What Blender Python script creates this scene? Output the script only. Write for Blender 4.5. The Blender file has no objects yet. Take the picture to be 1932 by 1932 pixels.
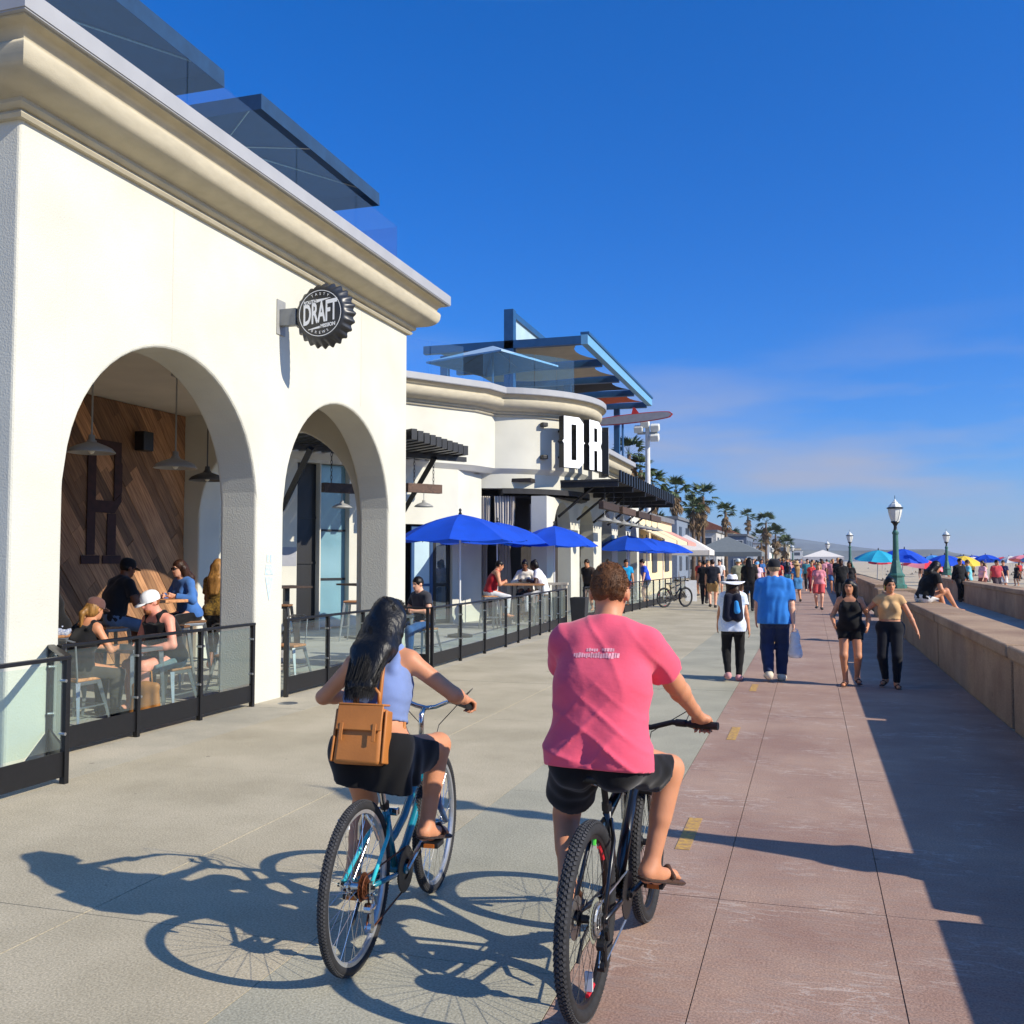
import bpy, bmesh, math, random
import numpy as np
from mathutils import Vector, Matrix
R = math.radians
random.seed(7)
sc = bpy.context.scene
col = sc.collection
# ---------------------------------------------------------------- camera
cam = bpy.data.cameras.new('camera'); camo = bpy.data.objects.new('camera', cam); col.objects.link(camo)
cam.sensor_fit = 'HORIZONTAL'; cam.sensor_width = 36.0; cam.lens = 36.0*1830/1932
cam.clip_start = 0.05; cam.clip_end = 20000
camo.location = (0, 0, 1.70)
camo.rotation_euler = (R(90+2.8156), 0, R(17.1097))
sc.camera = camo
# ---------------------------------------------------------------- sky and sun
SUN_EL, SUN_AZ = R(31.5), math.atan2(-0.17, 0.985)      # azimuth measured from +X towards +Y
wd = bpy.data.worlds.new('World'); sc.world = wd; wd.use_nodes = True
nt = wd.node_tree; nt.nodes.clear()
def wn(t): return nt.nodes.new(t)
wout = wn('ShaderNodeOutputWorld'); wbg = wn('ShaderNodeBackground'); wbg.inputs['Strength'].default_value = 0.070
sky = wn('ShaderNodeTexSky'); sky.sky_type = 'NISHITA'; sky.sun_disc = False
sky.sun_elevation = SUN_EL; sky.sun_rotation = math.pi/2 - SUN_AZ
sky.altitude = 0; sky.air_density = 1.0; sky.dust_density = 0.25; sky.ozone_density = 5.0
hs = wn('ShaderNodeHueSaturation'); hs.inputs['Saturation'].default_value = 1.22
wg = wn('ShaderNodeGamma'); wg.inputs['Gamma'].default_value = 1.12
tc = wn('ShaderNodeTexCoord'); mp = wn('ShaderNodeMapping'); mp.inputs['Scale'].default_value = (2.0, 2.0, 11)
no = wn('ShaderNodeTexNoise'); no.inputs['Scale'].default_value = 1.6; no.inputs['Detail'].default_value = 5; no.inputs['Roughness'].default_value = .5
cr = wn('ShaderNodeValToRGB'); cr.color_ramp.elements[0].position = .46; cr.color_ramp.elements[1].position = .70
sx = wn('ShaderNodeSeparateXYZ')
band = wn('ShaderNodeMapRange'); band.inputs['From Min'].default_value = .24; band.inputs['From Max'].default_value = .10
mul = wn('ShaderNodeMath'); mul.operation = 'MULTIPLY'
tr_ = wn('ShaderNodeMapRange'); tr_.inputs['From Min'].default_value = 0; tr_.inputs['From Max'].default_value = .6
tint = wn('ShaderNodeValToRGB'); te = tint.color_ramp.elements       # clear marine air: deeper blue overhead, grey blue at the horizon, all round
for pz, c in ((0, (.30, .40, .68)), (.085, (.32, .40, .58)), (.17, (.34, .44, .60)), (.33, (.14, .57, .77)), (.45, (.06, .58, .80)), (.85, (.03, .62, .90))):
    e_ = te[0] if pz == 0 else (te[1] if pz == .85 else te.new(pz)); e_.position = pz; e_.color = (*c, 1)
tm = wn('ShaderNodeVectorMath'); tm.operation = 'MULTIPLY'; ts = wn('ShaderNodeVectorMath'); ts.operation = 'SCALE'; ts.inputs['Scale'].default_value = 2.0
mul2 = wn('ShaderNodeMath'); mul2.operation = 'MULTIPLY'; mul2.inputs[1].default_value = .85
mx = wn('ShaderNodeMix'); mx.data_type = 'RGBA'; mx.inputs['B'].default_value = (4.6, 5.0, 6.6, 1)
L = nt.links.new
L(sky.outputs[0], hs.inputs['Color']); L(hs.outputs[0], wg.inputs['Color'])
L(tc.outputs['Generated'], mp.inputs['Vector']); L(mp.outputs[0], no.inputs['Vector']); L(no.outputs['Fac'], cr.inputs['Fac'])
L(tc.outputs['Generated'], sx.inputs[0]); L(sx.outputs['Z'], band.inputs['Value'])
L(cr.outputs[0], mul.inputs[0]); L(band.outputs[0], mul.inputs[1]); L(mul.outputs[0], mul2.inputs[0])
L(sx.outputs['Z'], tr_.inputs['Value']); L(tr_.outputs[0], tint.inputs[0]); L(wg.outputs[0], tm.inputs[0]); L(tint.outputs[0], tm.inputs[1]); L(tm.outputs[0], ts.inputs[0]); L(ts.outputs[0], mx.inputs['A']); L(mul2.outputs[0], mx.inputs['Factor']); L(mx.outputs['Result'], wbg.inputs['Color'])
L(wbg.outputs[0], wout.inputs['Surface'])
sl = bpy.data.lights.new('sun', 'SUN'); sl.energy = 4.9; sl.angle = R(.53); sl.color = (1, .915, .77)
so = bpy.data.objects.new('sun', sl); col.objects.link(so)
sdir = Vector((math.cos(SUN_EL)*math.cos(SUN_AZ), math.cos(SUN_EL)*math.sin(SUN_AZ), math.sin(SUN_EL)))
so.rotation_euler = sdir.to_track_quat('Z', 'Y').to_euler(); so.location = (30, -10, 30)
vs = sc.view_settings; vs.view_transform = 'Standard'; vs.look = 'None'; vs.exposure = 0.36; vs.gamma = 1.0; vs.use_curve_mapping = False
sc.cycles.transparent_max_bounces = 24; sc.cycles.max_bounces = 8
# ---------------------------------------------------------------- helpers
def lin(c):
    c /= 255.0
    return c/12.92 if c <= .04045 else ((c+.055)/1.055)**2.4
def S(r, g, b): return (lin(r), lin(g), lin(b), 1)
def tag(o, label=None, cat=None, group=None, kind=None):
    if label: o['label'] = label
    if cat: o['category'] = cat
    if group: o['group'] = group
    if kind: o['kind'] = kind
    return o
def thing(name, label, cat, loc=(0, 0, 0), rz=0, group=None):
    o = bpy.data.objects.new(name, None); o.empty_display_size = .2; col.objects.link(o)
    o.location = loc; o.rotation_euler = (0, 0, rz)
    return tag(o, label, cat, group)
def link(name, me, mat=None, parent=None, loc=None):
    o = bpy.data.objects.new(name, me); col.objects.link(o)
    if mat and not me.materials: me.materials.append(mat)
    if parent: o.parent = parent
    if loc: o.location = loc
    return o
def dup(o, parent=None, loc=None, rz=None, label=None, group=None):
    c = o.copy(); col.objects.link(c)
    if parent: c.parent = parent
    if loc is not None: c.location = loc
    if rz is not None: c.rotation_euler = (0, 0, rz)
    if label: c['label'] = label
    if group: c['group'] = group
    for ch in list(o.children): dup(ch, c)
    return c
class MB:
    def __init__(s): s.v = []; s.f = []
    def add(s, vs_, fs):
        n = len(s.v); s.v += [tuple(p) for p in vs_]; s.f += [tuple(i+n for i in f) for f in fs]; return s
    def box(s, c, d, rot=None, taper=1.0):
        x, y, z = d[0]/2, d[1]/2, d[2]/2
        P = [Vector((sx_*x*(taper if sz > 0 else 1), sy*y*(taper if sz > 0 else 1), sz*z)) for sz in (-1, 1) for sy in (-1, 1) for sx_ in (-1, 1)]
        if rot is not None: P = [rot @ p for p in P]
        c = Vector(c); P = [p+c for p in P]
        return s.add(P, [(0, 2, 3, 1), (4, 5, 7, 6), (0, 1, 5, 4), (2, 6, 7, 3), (0, 4, 6, 2), (1, 3, 7, 5)])
    def b2(s, a, b):
        return s.box([(a[i]+b[i])/2 for i in range(3)], [abs(b[i]-a[i]) for i in range(3)])
    def tube(s, path, r, n=8, cap=True, closed=False):
        path = [Vector(p) for p in path]; m = len(path)
        rs = r if isinstance(r, (list, tuple)) else [r]*m
        base = len(s.v); prev = None
        for i, p in enumerate(path):
            if closed: t = path[(i+1) % m]-path[i-1]
            else: t = path[min(i+1, m-1)]-path[max(i-1, 0)]
            t.normalize()
            if prev is None:
                up = Vector((0, 0, 1)) if abs(t.z) < .9 else Vector((0, 1, 0))
                a = t.cross(up).normalized()
            else:
                a = prev-t*prev.dot(t)
                a = a.normalized() if a.length > 1e-6 else t.orthogonal().normalized()
            prev = a; b = t.cross(a)
            for k in range(n):
                an = 2*math.pi*k/n
                s.v.append(tuple(p+(a*math.cos(an)+b*math.sin(an))*rs[i]))
        for i in range(m if closed else m-1):
            j = (i+1) % m
            for k in range(n):
                k2 = (k+1) % n
                s.f.append((base+i*n+k, base+i*n+k2, base+j*n+k2, base+j*n+k))
        if cap and not closed:
            s.f.append(tuple(base+k for k in range(n))[::-1]); s.f.append(tuple(base+(m-1)*n+k for k in range(n)))
        return s
    def cyl(s, a, b, r1, r2=None, n=12): return s.tube([a, b], [r1, r1 if r2 is None else r2], n)
    def lathe(s, prof, c=(0, 0, 0), n=24, a0=0, a1=2*math.pi, M=None):
        full = abs(a1-a0-2*math.pi) < 1e-6; base = len(s.v); m = n if full else n+1
        for r, z in prof:
            for k in range(m):
                an = a0+(a1-a0)*k/n
                p = Vector((r*math.cos(an), r*math.sin(an), z))
                if M is not None: p = M @ p
                s.v.append((p.x+c[0], p.y+c[1], p.z+c[2]))
        for i in range(len(prof)-1):
            for k in range(n if full else n):
                k2 = (k+1) % m if full else k+1
                s.f.append((base+i*m+k, base+i*m+k2, base+(i+1)*m+k2, base+(i+1)*m+k))
        return s
    def poly(s, pts, d):           # planar polygon extruded by vector d
        n = len(pts); d = Vector(d)
        A = [Vector(p) for p in pts]; B = [p+d for p in A]
        fs = [tuple(range(n))[::-1], tuple(range(n, 2*n))]+[(i, (i+1) % n, n+(i+1) % n, n+i) for i in range(n)]
        return s.add(A+B, fs)
    def sweep(s, prof, path, closed=False, cap=True):   # prof (out, z), path 2d; outward is right of travel
        m = len(path); base = len(s.v); k = len(prof)
        for i in range(m):
            p = Vector(path[i])
            d0 = (p-Vector(path[i-1])).normalized() if (i > 0 or closed) else None
            d1 = (Vector(path[(i+1) % m])-p).normalized() if (i < m-1 or closed) else None
            d0 = d0 or d1; d1 = d1 or d0
            n0 = Vector((d0.y, -d0.x)); n1 = Vector((d1.y, -d1.x)); nn = (n0+n1); nn = nn/max(.25, nn.length_squared)*2
            for o_, z in prof: s.v.append((p.x+nn.x*o_, p.y+nn.y*o_, z))
        for i in range(m if closed else m-1):
            j = (i+1) % m
            for q in range(k-1): s.f.append((base+i*k+q, base+j*k+q, base+j*k+q+1, base+i*k+q+1))
        if cap and not closed:
            s.f.append(tuple(base+q for q in range(k))[::-1]); s.f.append(tuple(base+(m-1)*k+q for q in range(k)))
        return s
    def mesh(s, name, smooth=False, fix=True):
        me = bpy.data.meshes.new(name); me.from_pydata(s.v, [], s.f)
        if fix:
            bm = bmesh.new(); bm.from_mesh(me); bmesh.ops.recalc_face_normals(bm, faces=bm.faces); bm.to_mesh(me); bm.free()
        if smooth:
            me.polygons.foreach_set('use_smooth', [True]*len(me.polygons))
        me.update(); return me
    def build(s, name, mat, parent=None, smooth=False, bevel=0, loc=None, seg=2, merge=False, autos=None):
        me = s.mesh(name, smooth)
        if merge or bevel:
            bm = bmesh.new(); bm.from_mesh(me); bmesh.ops.remove_doubles(bm, verts=bm.verts, dist=.0005)
            bmesh.ops.recalc_face_normals(bm, faces=bm.faces); bm.to_mesh(me); bm.free()
        o = link(name, me, mat, parent, loc)
        if bevel:
            b = o.modifiers.new('b', 'BEVEL'); b.width = bevel; b.segments = seg; b.limit_method = 'ANGLE'; b.angle_limit = R(35)
        if autos:
            me.polygons.foreach_set('use_smooth', [True]*len(me.polygons)); me.set_sharp_from_angle(angle=R(autos))
        return o
# ---------------------------------------------------------------- materials
MATS = {}
def newmat(name):
    m = bpy.data.materials.new(name); m.use_nodes = True; MATS[name] = m
    return m, m.node_tree, m.node_tree.nodes['Principled BSDF']
def mat(name, c, rough=.6, metal=0, var=.12, scale=6, bump=0, bscale=None, spec=.5, c2=None, coat=0, stretch=None, sheen=0, detail=4, bdist=.02, sub=0):
    """plain procedural surface: base colour broken by noise, optional relief"""
    if name in MATS: return MATS[name]
    m, t, b = newmat(name); N = t.nodes.new; Lk = t.links.new
    b.inputs['Roughness'].default_value = rough; b.inputs['Metallic'].default_value = metal
    b.inputs['Specular IOR Level'].default_value = spec; b.inputs['Coat Weight'].default_value = coat; b.inputs['Sheen Weight'].default_value = sheen
    tcn = N('ShaderNodeTexCoord'); mpn = N('ShaderNodeMapping'); Lk(tcn.outputs['Object'], mpn.inputs[0])
    if stretch: mpn.inputs['Scale'].default_value = stretch
    n = N('ShaderNodeTexNoise'); n.inputs['Scale'].default_value = scale; n.inputs['Detail'].default_value = detail; Lk(mpn.outputs[0], n.inputs['Vector'])
    c2 = c2 or tuple(x*(1-var*2) for x in c[:3])+(1,)
    hi = tuple(min(1, x*(1+var*.6)) for x in c[:3])+(1,)
    r = N('ShaderNodeValToRGB'); e = r.color_ramp.elements; e[0].position = .3; e[1].position = .68; e[0].color = c2; e[1].color = hi
    Lk(n.outputs['Fac'], r.inputs[0]); Lk(r.outputs[0], b.inputs['Base Color'])
    if sub: b.inputs['Subsurface Weight'].default_value = sub; b.inputs['Subsurface Radius'].default_value = (.02, .008, .004); b.inputs['Subsurface Scale'].default_value = .3
    if bump:
        n2 = N('ShaderNodeTexNoise'); n2.inputs['Scale'].default_value = bscale or scale*8; n2.inputs['Detail'].default_value = 3; Lk(mpn.outputs[0], n2.inputs['Vector'])
        bp = N('ShaderNodeBump'); bp.inputs['Strength'].default_value = bump; bp.inputs['Distance'].default_value = bdist
        Lk(n2.outputs['Fac'], bp.inputs['Height']); Lk(bp.outputs[0], b.inputs['Normal'])
    return m
def glass(name, c, alpha=.25, rough=.02):
    if name in MATS: return MATS[name]
    m, t, b = newmat(name); t.nodes.remove(b); N = t.nodes.new; Lk = t.links.new
    out = t.nodes['Material Output']; tr = N('ShaderNodeBsdfTransparent'); tr.inputs[0].default_value = c
    gl = N('ShaderNodeBsdfGlossy'); gl.inputs['Roughness'].default_value = rough
    fr = N('ShaderNodeFresnel'); fr.inputs[0].default_value = 1.5
    mm = N('ShaderNodeMath'); mm.operation = 'MULTIPLY_ADD'; mm.inputs[1].default_value = .9; mm.inputs[2].default_value = alpha*.12
    mxs = N('ShaderNodeMixShader'); gm = N('ShaderNodeNewGeometry'); iv = N('ShaderNodeMath'); iv.operation = 'SUBTRACT'; iv.inputs[0].default_value = 1; Lk(gm.outputs['Backfacing'], iv.inputs[1]); m0 = N('ShaderNodeMath'); m0.operation = 'MULTIPLY'; Lk(mm.outputs[0], m0.inputs[0]); Lk(iv.outputs[0], m0.inputs[1]); Lk(fr.outputs[0], mm.inputs[0]); Lk(m0.outputs[0], mxs.inputs[0]); Lk(tr.outputs[0], mxs.inputs[1]); Lk(gl.outputs[0], mxs.inputs[2])
    df = N('ShaderNodeBsdfDiffuse'); df.inputs[0].default_value = (.75, .85, .85, 1)
    mx2 = N('ShaderNodeMixShader'); mx2.inputs[0].default_value = alpha*.10; Lk(mxs.outputs[0], mx2.inputs[1]); Lk(df.outputs[0], mx2.inputs[2]); Lk(mx2.outputs[0], out.inputs[0])
    return m
def text_mesh(txt, size, depth, sx_=1.0, bold=.0, align='CENTER'):
    cu = bpy.data.curves.new('t', 'FONT'); cu.body = txt; cu.size = size; cu.extrude = depth; cu.offset = bold; cu.align_x = align; cu.align_y = 'CENTER'; cu.resolution_u = 3
    o = bpy.data.objects.new('t', cu); col.objects.link(o)
    bpy.context.view_layer.update()
    me = bpy.data.meshes.new_from_object(o.evaluated_get(bpy.context.evaluated_depsgraph_get()))
    bpy.data.objects.remove(o)
    for v in me.vertices: v.co.x *= sx_
    return me
def frame(o, x, y, z, loc):        # set an object's axes
    M = Matrix((Vector(x), Vector(y), Vector(z))).transposed().to_4x4(); M.translation = Vector(loc); o.matrix_local = M
# ---------------------------------------------------------------- setting: ground, promenade, walls, sand, sea, hills
def concrete(name, c, c2, scuff=0, speck=.26, scuffc=(.60, .52, .45, 1)):
    m, t, b = newmat(name); N = t.nodes.new; Lk = t.links.new
    b.inputs['Roughness'].default_value = .85; b.inputs['Specular IOR Level'].default_value = .25
    g = N('ShaderNodeNewGeometry')
    n1 = N('ShaderNodeTexNoise'); n1.inputs['Scale'].default_value = .9; n1.inputs['Detail'].default_value = 6; n1.inputs['Roughness'].default_value = .6; Lk(g.outputs['Position'], n1.inputs['Vector'])
    r1 = N('ShaderNodeValToRGB'); e = r1.color_ramp.elements; e[0].position = .36; e[1].position = .64; e[0].color = c2; e[1].color = c; Lk(n1.outputs['Fac'], r1.inputs[0])
    n2 = N('ShaderNodeTexNoise'); n2.inputs['Scale'].default_value = 95; n2.inputs['Detail'].default_value = 3; Lk(g.outputs['Position'], n2.inputs['Vector'])
    mr = N('ShaderNodeMapRange'); mr.inputs['From Min'].default_value = .32; mr.inputs['From Max'].default_value = .68; mr.inputs['To Min'].default_value = 1-speck; mr.inputs['To Max'].default_value = 1+speck; Lk(n2.outputs['Fac'], mr.inputs[0])
    mm = N('ShaderNodeVectorMath'); mm.operation = 'SCALE'; Lk(r1.outputs[0], mm.inputs[0]); Lk(mr.outputs[0], mm.inputs['Scale'])
    last = mm.outputs[0]
    # drips and dark stains with shapes of their own
    n3 = N('ShaderNodeTexNoise'); n3.inputs['Scale'].default_value = 4.3; n3.inputs['Detail'].default_value = 3; Lk(g.outputs['Position'], n3.inputs['Vector'])
    r3 = N('ShaderNodeMapRange'); r3.inputs['From Min'].default_value = .70; r3.inputs['From Max'].default_value = .78; r3.inputs['To Max'].default_value = .35; Lk(n3.outputs['Fac'], r3.inputs[0])
    m3 = N('ShaderNodeMix'); m3.data_type = 'RGBA'; m3.inputs['B'].default_value = tuple(x*.45 for x in c2[:3])+(1,); Lk(r3.outputs[0], m3.inputs['Factor']); Lk(last, m3.inputs['A']); last = m3.outputs['Result']
    # chewing gum and drops: small separate dark dots, a few of them only
    vo = N('ShaderNodeTexVoronoi'); vo.inputs['Scale'].default_value = 2.6; Lk(g.outputs['Position'], vo.inputs['Vector'])
    dsz = N('ShaderNodeSeparateColor'); Lk(vo.outputs['Color'], dsz.inputs[0])
    dth = N('ShaderNodeMapRange'); dth.inputs['From Min'].default_value = .55; dth.inputs['From Max'].default_value = 1.0; dth.inputs['To Min'].default_value = 0; dth.inputs['To Max'].default_value = .075; Lk(dsz.outputs[0], dth.inputs[0])
    dl = N('ShaderNodeMath'); dl.operation = 'LESS_THAN'; Lk(vo.outputs['Distance'], dl.inputs[0]); Lk(dth.outputs[0], dl.inputs[1])
    dm = N('ShaderNodeMath'); dm.operation = 'MULTIPLY'; dm.inputs[1].default_value = .42; Lk(dl.outputs[0], dm.inputs[0])
    m4 = N('ShaderNodeMix'); m4.data_type = 'RGBA'; m4.inputs['B'].default_value = (.05, .045, .04, 1); Lk(dm.outputs[0], m4.inputs['Factor']); Lk(last, m4.inputs['A']); last = m4.outputs['Result']
    if scuff:
        mp2 = N('ShaderNodeMapping'); mp2.inputs['Scale'].default_value = (1.0, 3.6, 1); mp2.inputs['Rotation'].default_value = (0, 0, .12); Lk(g.outputs['Position'], mp2.inputs[0])
        n4 = N('ShaderNodeTexNoise'); n4.inputs['Scale'].default_value = 2.7; n4.inputs['Detail'].default_value = 5; n4.inputs['Roughness'].default_value = .62; n4.inputs['Distortion'].default_value = .6; Lk(mp2.outputs[0], n4.inputs['Vector'])
        ab = N('ShaderNodeMath'); ab.operation = 'SUBTRACT'; ab.inputs[1].default_value = .5; Lk(n4.outputs['Fac'], ab.inputs[0])
        a2 = N('ShaderNodeMath'); a2.operation = 'ABSOLUTE'; Lk(ab.outputs[0], a2.inputs[0])
        rr = N('ShaderNodeMapRange'); rr.inputs['From Min'].default_value = .026; rr.inputs['From Max'].default_value = 0; Lk(a2.outputs[0], rr.inputs[0])
        n5 = N('ShaderNodeTexNoise'); n5.inputs['Scale'].default_value = 1.9; n5.inputs['Detail'].default_value = 2; Lk(g.outputs['Position'], n5.inputs['Vector'])
        r5 = N('ShaderNodeMapRange'); r5.inputs['From Min'].default_value = .48; r5.inputs['From Max'].default_value = .62; Lk(n5.outputs['Fac'], r5.inputs[0])
        mu = N('ShaderNodeMath'); mu.operation = 'MULTIPLY'; Lk(rr.outputs[0], mu.inputs[0]); Lk(r5.outputs[0], mu.inputs[1])
        mv = N('ShaderNodeMath'); mv.operation = 'MULTIPLY'; mv.inputs[1].default_value = scuff; Lk(mu.outputs[0], mv.inputs[0])
        m5 = N('ShaderNodeMix'); m5.data_type = 'RGBA'; m5.inputs['B'].default_value = scuffc; Lk(mv.outputs[0], m5.inputs['Factor']); Lk(last, m5.inputs['A']); last = m5.outputs['Result']
        n6 = N('ShaderNodeTexNoise'); n6.inputs['Scale'].default_value = 7; n6.inputs['Detail'].default_value = 4; Lk(mp2.outputs[0], n6.inputs['Vector'])
        r6 = N('ShaderNodeMapRange'); r6.inputs['From Min'].default_value = .45; r6.inputs['From Max'].default_value = .75; r6.inputs['To Max'].default_value = .5; Lk(n6.outputs['Fac'], r6.inputs[0])
        m6 = N('ShaderNodeMix'); m6.data_type = 'RGBA'; m6.inputs['B'].default_value = (.30, .235, .205, 1); Lk(r6.outputs[0], m6.inputs['Factor']); Lk(last, m6.inputs['A']); last = m6.outputs['Result']
    Lk(last, b.inputs['Base Color'])
    bp = N('ShaderNodeBump'); bp.inputs['Strength'].default_value = .35; bp.inputs['Distance'].default_value = .006; Lk(n2.outputs['Fac'], bp.inputs['Height']); Lk(bp.outputs[0], b.inputs['Normal'])
    return m
M_TAN = concrete('tan_concrete', S(184, 173, 148), S(164, 154, 130))
M_GRN = concrete('green_concrete', S(170, 165, 145), S(151, 148, 130))
M_KERB = concrete('strip_concrete', S(186, 176, 154), S(160, 154, 136))
M_RED = concrete('red_concrete', S(170, 142, 124), S(148, 118, 104), scuff=.55)
M_JNT = mat('joint', S(176, 162, 140), .9, var=.2, scale=20)
M_WALL = concrete('seawall_concrete', S(178, 150, 120), S(148, 120, 96), speck=.28)
M_SAND = mat('sand', S(196, 178, 148), .95, var=.12, scale=3, bump=.5, bscale=25)
g0 = MB(); g0.add([(-9000, -300, -.30), (9000, -300, -.30), (9000, 14000, -.30), (-9000, 14000, -.30)], [(0, 1, 2, 3)])
tag(g0.build('ground', M_SAND), kind='structure')
prom = MB().b2((-7.6, -6, -.25), (1.95, 300, -.012)).build('promenade', M_JNT)
tag(prom, 'wide concrete seaside promenade with tan, green and red lanes', kind='structure')
rows = [(-6.62, -5.52, M_KERB), (-5.52, -3.37, M_TAN), (-3.37, -2.15, M_TAN), (-2.15, -.975, M_GRN), (-.975, -.465, M_RED), (-.465, .32, M_RED), (.32, 1.90, M_RED)]
ys = [-2.06+3.0*i for i in range(15)]
for (x0, x1, m) in rows:
    me = MB().b2((x0+.0025, .0025, -.05), (x1-.0025, 2.9975, 0)).mesh('slab'); me.materials.append(m)
    for i, y in enumerate(ys):
        o = link('slab', me, None, prom, (0, y+(1.1 if m is M_RED else 0), random.uniform(-.0012, .0012)))
    yy = ys[-1]+3.0+(1.1 if m is M_RED else 0)
    MB().b2((x0+.004, yy, -.05), (x1-.004, 299, 0)).build('far_lane', m, prom)
M_PAT = concrete('patio_concrete', S(176, 172, 162), S(156, 152, 142))
tag(MB().b2((-16, -2, -.25), (-6.63, 60, -.003)).build('patio_floor', M_PAT), kind='structure')
M_YEL = mat('worn_yellow_paint', S(190, 150, 70), .8, var=.25, scale=30, c2=S(150, 118, 90))
for i, y in enumerate([5.82, 9.45, 13.0, 16.6, 20.2, 24]):
    MB().b2((-.79, y, .0015), (-.705, y+.72, .004)).build('yellow_dash', M_YEL, prom)
# ---- sea wall along the beach side, in cast panels
def seawall(name, label, pts, h, th, plen=3.2, gap=.03, skirt=.05, group=None):
    t = thing(name, label, 'wall', (pts[0][0], pts[0][1], 0), 0, group); t['kind'] = 'thing'; o0 = Vector((pts[0][0], pts[0][1], 0))
    for (a, b) in zip(pts[:-1], pts[1:]):
        a = Vector((*a, 0)); b = Vector((*b, 0)); d = (b-a); Ln = d.length; d.normalize(); n = Vector((d.y, -d.x, 0))
        k = max(1, round(Ln/plen)); seg = Ln/k
        rot = Matrix((d, n, Vector((0, 0, 1)))).transposed()
        for i in range(k):
            c = a+d*(i+.5)*seg-o0
            MB().box(c+Vector((0, 0, (h-.14)/2-.1))+n*(th/2+.0), (seg-gap, th, h-.14+.2), rot).build('panel', M_WALL, t, bevel=.02)
            MB().box(c+Vector((0, 0, h-.07))+n*(th/2), (seg-gap, th+skirt*2, .14), rot).build('cap', M_WALL, t, bevel=.025)
        MB().box((a+b)/2-o0+n*(th/2)+Vector((0, 0, (h-.14)/2)), (Ln-.05, th*.62, h+.06), rot).build('core', M_JNT2, t)
    return t
M_JNT2 = mat('dark_joint', S(70, 58, 50), .9, var=.2, scale=12)
seawall('sea_wall', 'low tan concrete sea wall edging the red bike lane, in long cast panels', [(1.92, -1.1), (1.92, 28.9)], .84, .55, 6.0, .13)
MB().b2((2.55, -3, -.29), (7.4, 60, -.02)).build('beach_path', M_PAT)
tag(bpy.data.objects['beach_path'], kind='structure')
seawall('sea_wall', 'second sea wall across the beach path, shaded face beyond the sitting person', [(5.4, 4.0), (6.1, 60)], .84, .5, 3.1)
seawall('sea_wall', 'sea wall carrying on past the green lamp post towards the crowd', [(2.15, 36.0), (2.3, 120)], .84, .5, 4.0)
ped = thing('lamp_plinth', 'square concrete plinth under the tall green lamp post', 'plinth', (2.45, 31.4, 0))
MB().b2((-.6, -.9, -.1), (.5, .9, .84)).build('block', M_WALL, ped, bevel=.03)
# ---- beach, sea, hills
sb = MB(); sb.add([(6.8, -60, -.24), (120, -60, -.6), (160, 400, -.8), (70, 1200, -.9), (-40, 1700, -.9), (6, 320, -.24)], [(0, 1, 2, 3, 4, 5)])
tag(sb.build('beach_sand', M_SAND), kind='structure')
M_SEA = mat('sea_water', S(64, 96, 124), .25, var=.3, scale=.05, bump=.6, bscale=.4, stretch=(1, .25, 1))
sea = MB(); sea.add([(95, -200, -.2), (9000, -200, -.2), (9000, 13900, -.2), (300, 13900, -.2), (-60, 1700, -.2), (60, 1150, -.2), (140, 400, -.2)], [(0, 1, 2, 3, 4, 5, 6)])
tag(sea.build('sea', M_SEA), kind='structure')
def hill(name, pts, d, depth, mat_):
    """ridge of real depth: pts (x, height) along the crest"""
    m = MB(); n = len(pts); rng = random.Random(3)
    prof = [(-1, 0), (-.7, .35), (-.35, .8), (0, 1), (.4, .7), (1, 0)]
    for q, (t, hh) in enumerate(prof):
        for (x, h) in pts: m.v.append((x+rng.uniform(-20, 20), d+t*depth+rng.uniform(-20, 20), h*hh-1+(rng.uniform(-3, 3) if 0 < q < 5 else 0)))
    for q in range(len(prof)-1):
        for i in range(n-1): m.f.append((q*n+i, q*n+i+1, (q+1)*n+i+1, (q+1)*n+i))
    return tag(m.build(name, mat_, smooth=True), kind='structure')
M_HILL = mat('hill_scrub', S(92, 100, 92), .95, var=.3, scale=.01)
M_HILL2 = mat('headland_scrub', S(110, 112, 100), .95, var=.3, scale=.012)
hill('hills', [(-1500, 60), (-1100, 75), (-800, 84), (-560, 78), (-400, 92), (-250, 104), (-130, 96), (-20, 82), (90, 66), (200, 50), (330, 36), (460, 22), (560, 8)], 4000, 600, M_HILL)
hill('headland', [(-500, 6), (-120, 22), (0, 24), (90, 23), (170, 22), (260, 21), (300, 8), (340, 0)], 2100, 160, M_HILL2)
# ---------------------------------------------------------------- first building: white stucco porch with arches
M_STUC = mat('white_stucco', S(204, 202, 188), .9, var=.055, scale=1.1, detail=8, bump=.7, bscale=55, spec=.2, bdist=.006)
M_CORN = mat('cornice_plaster', S(186, 177, 154), .9, var=.06, scale=4, bump=.4, bscale=70, spec=.2, bdist=.006, stretch=(1, 1, 3))
M_CAP = mat('cap_metal', S(160, 161, 163), .55, var=.04, scale=3, metal=.0)
M_CEIL = mat('ceiling_plaster', S(205, 196, 178), .9, var=.05, scale=2, bump=.2)
M_BLK = mat('black_metal', S(20, 20, 22), .42, var=.15, scale=25, spec=.5, bump=.04, bscale=300)
M_STEEL = mat('brushed_steel', S(190, 190, 188), .32, metal=.9, var=.08, scale=30)
M_GLS = glass('railing_glass', (.91, .97, .955, 1), .2)
M_GLSB = glass('roof_glass', (.70, .88, .97, 1), .2)
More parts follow.
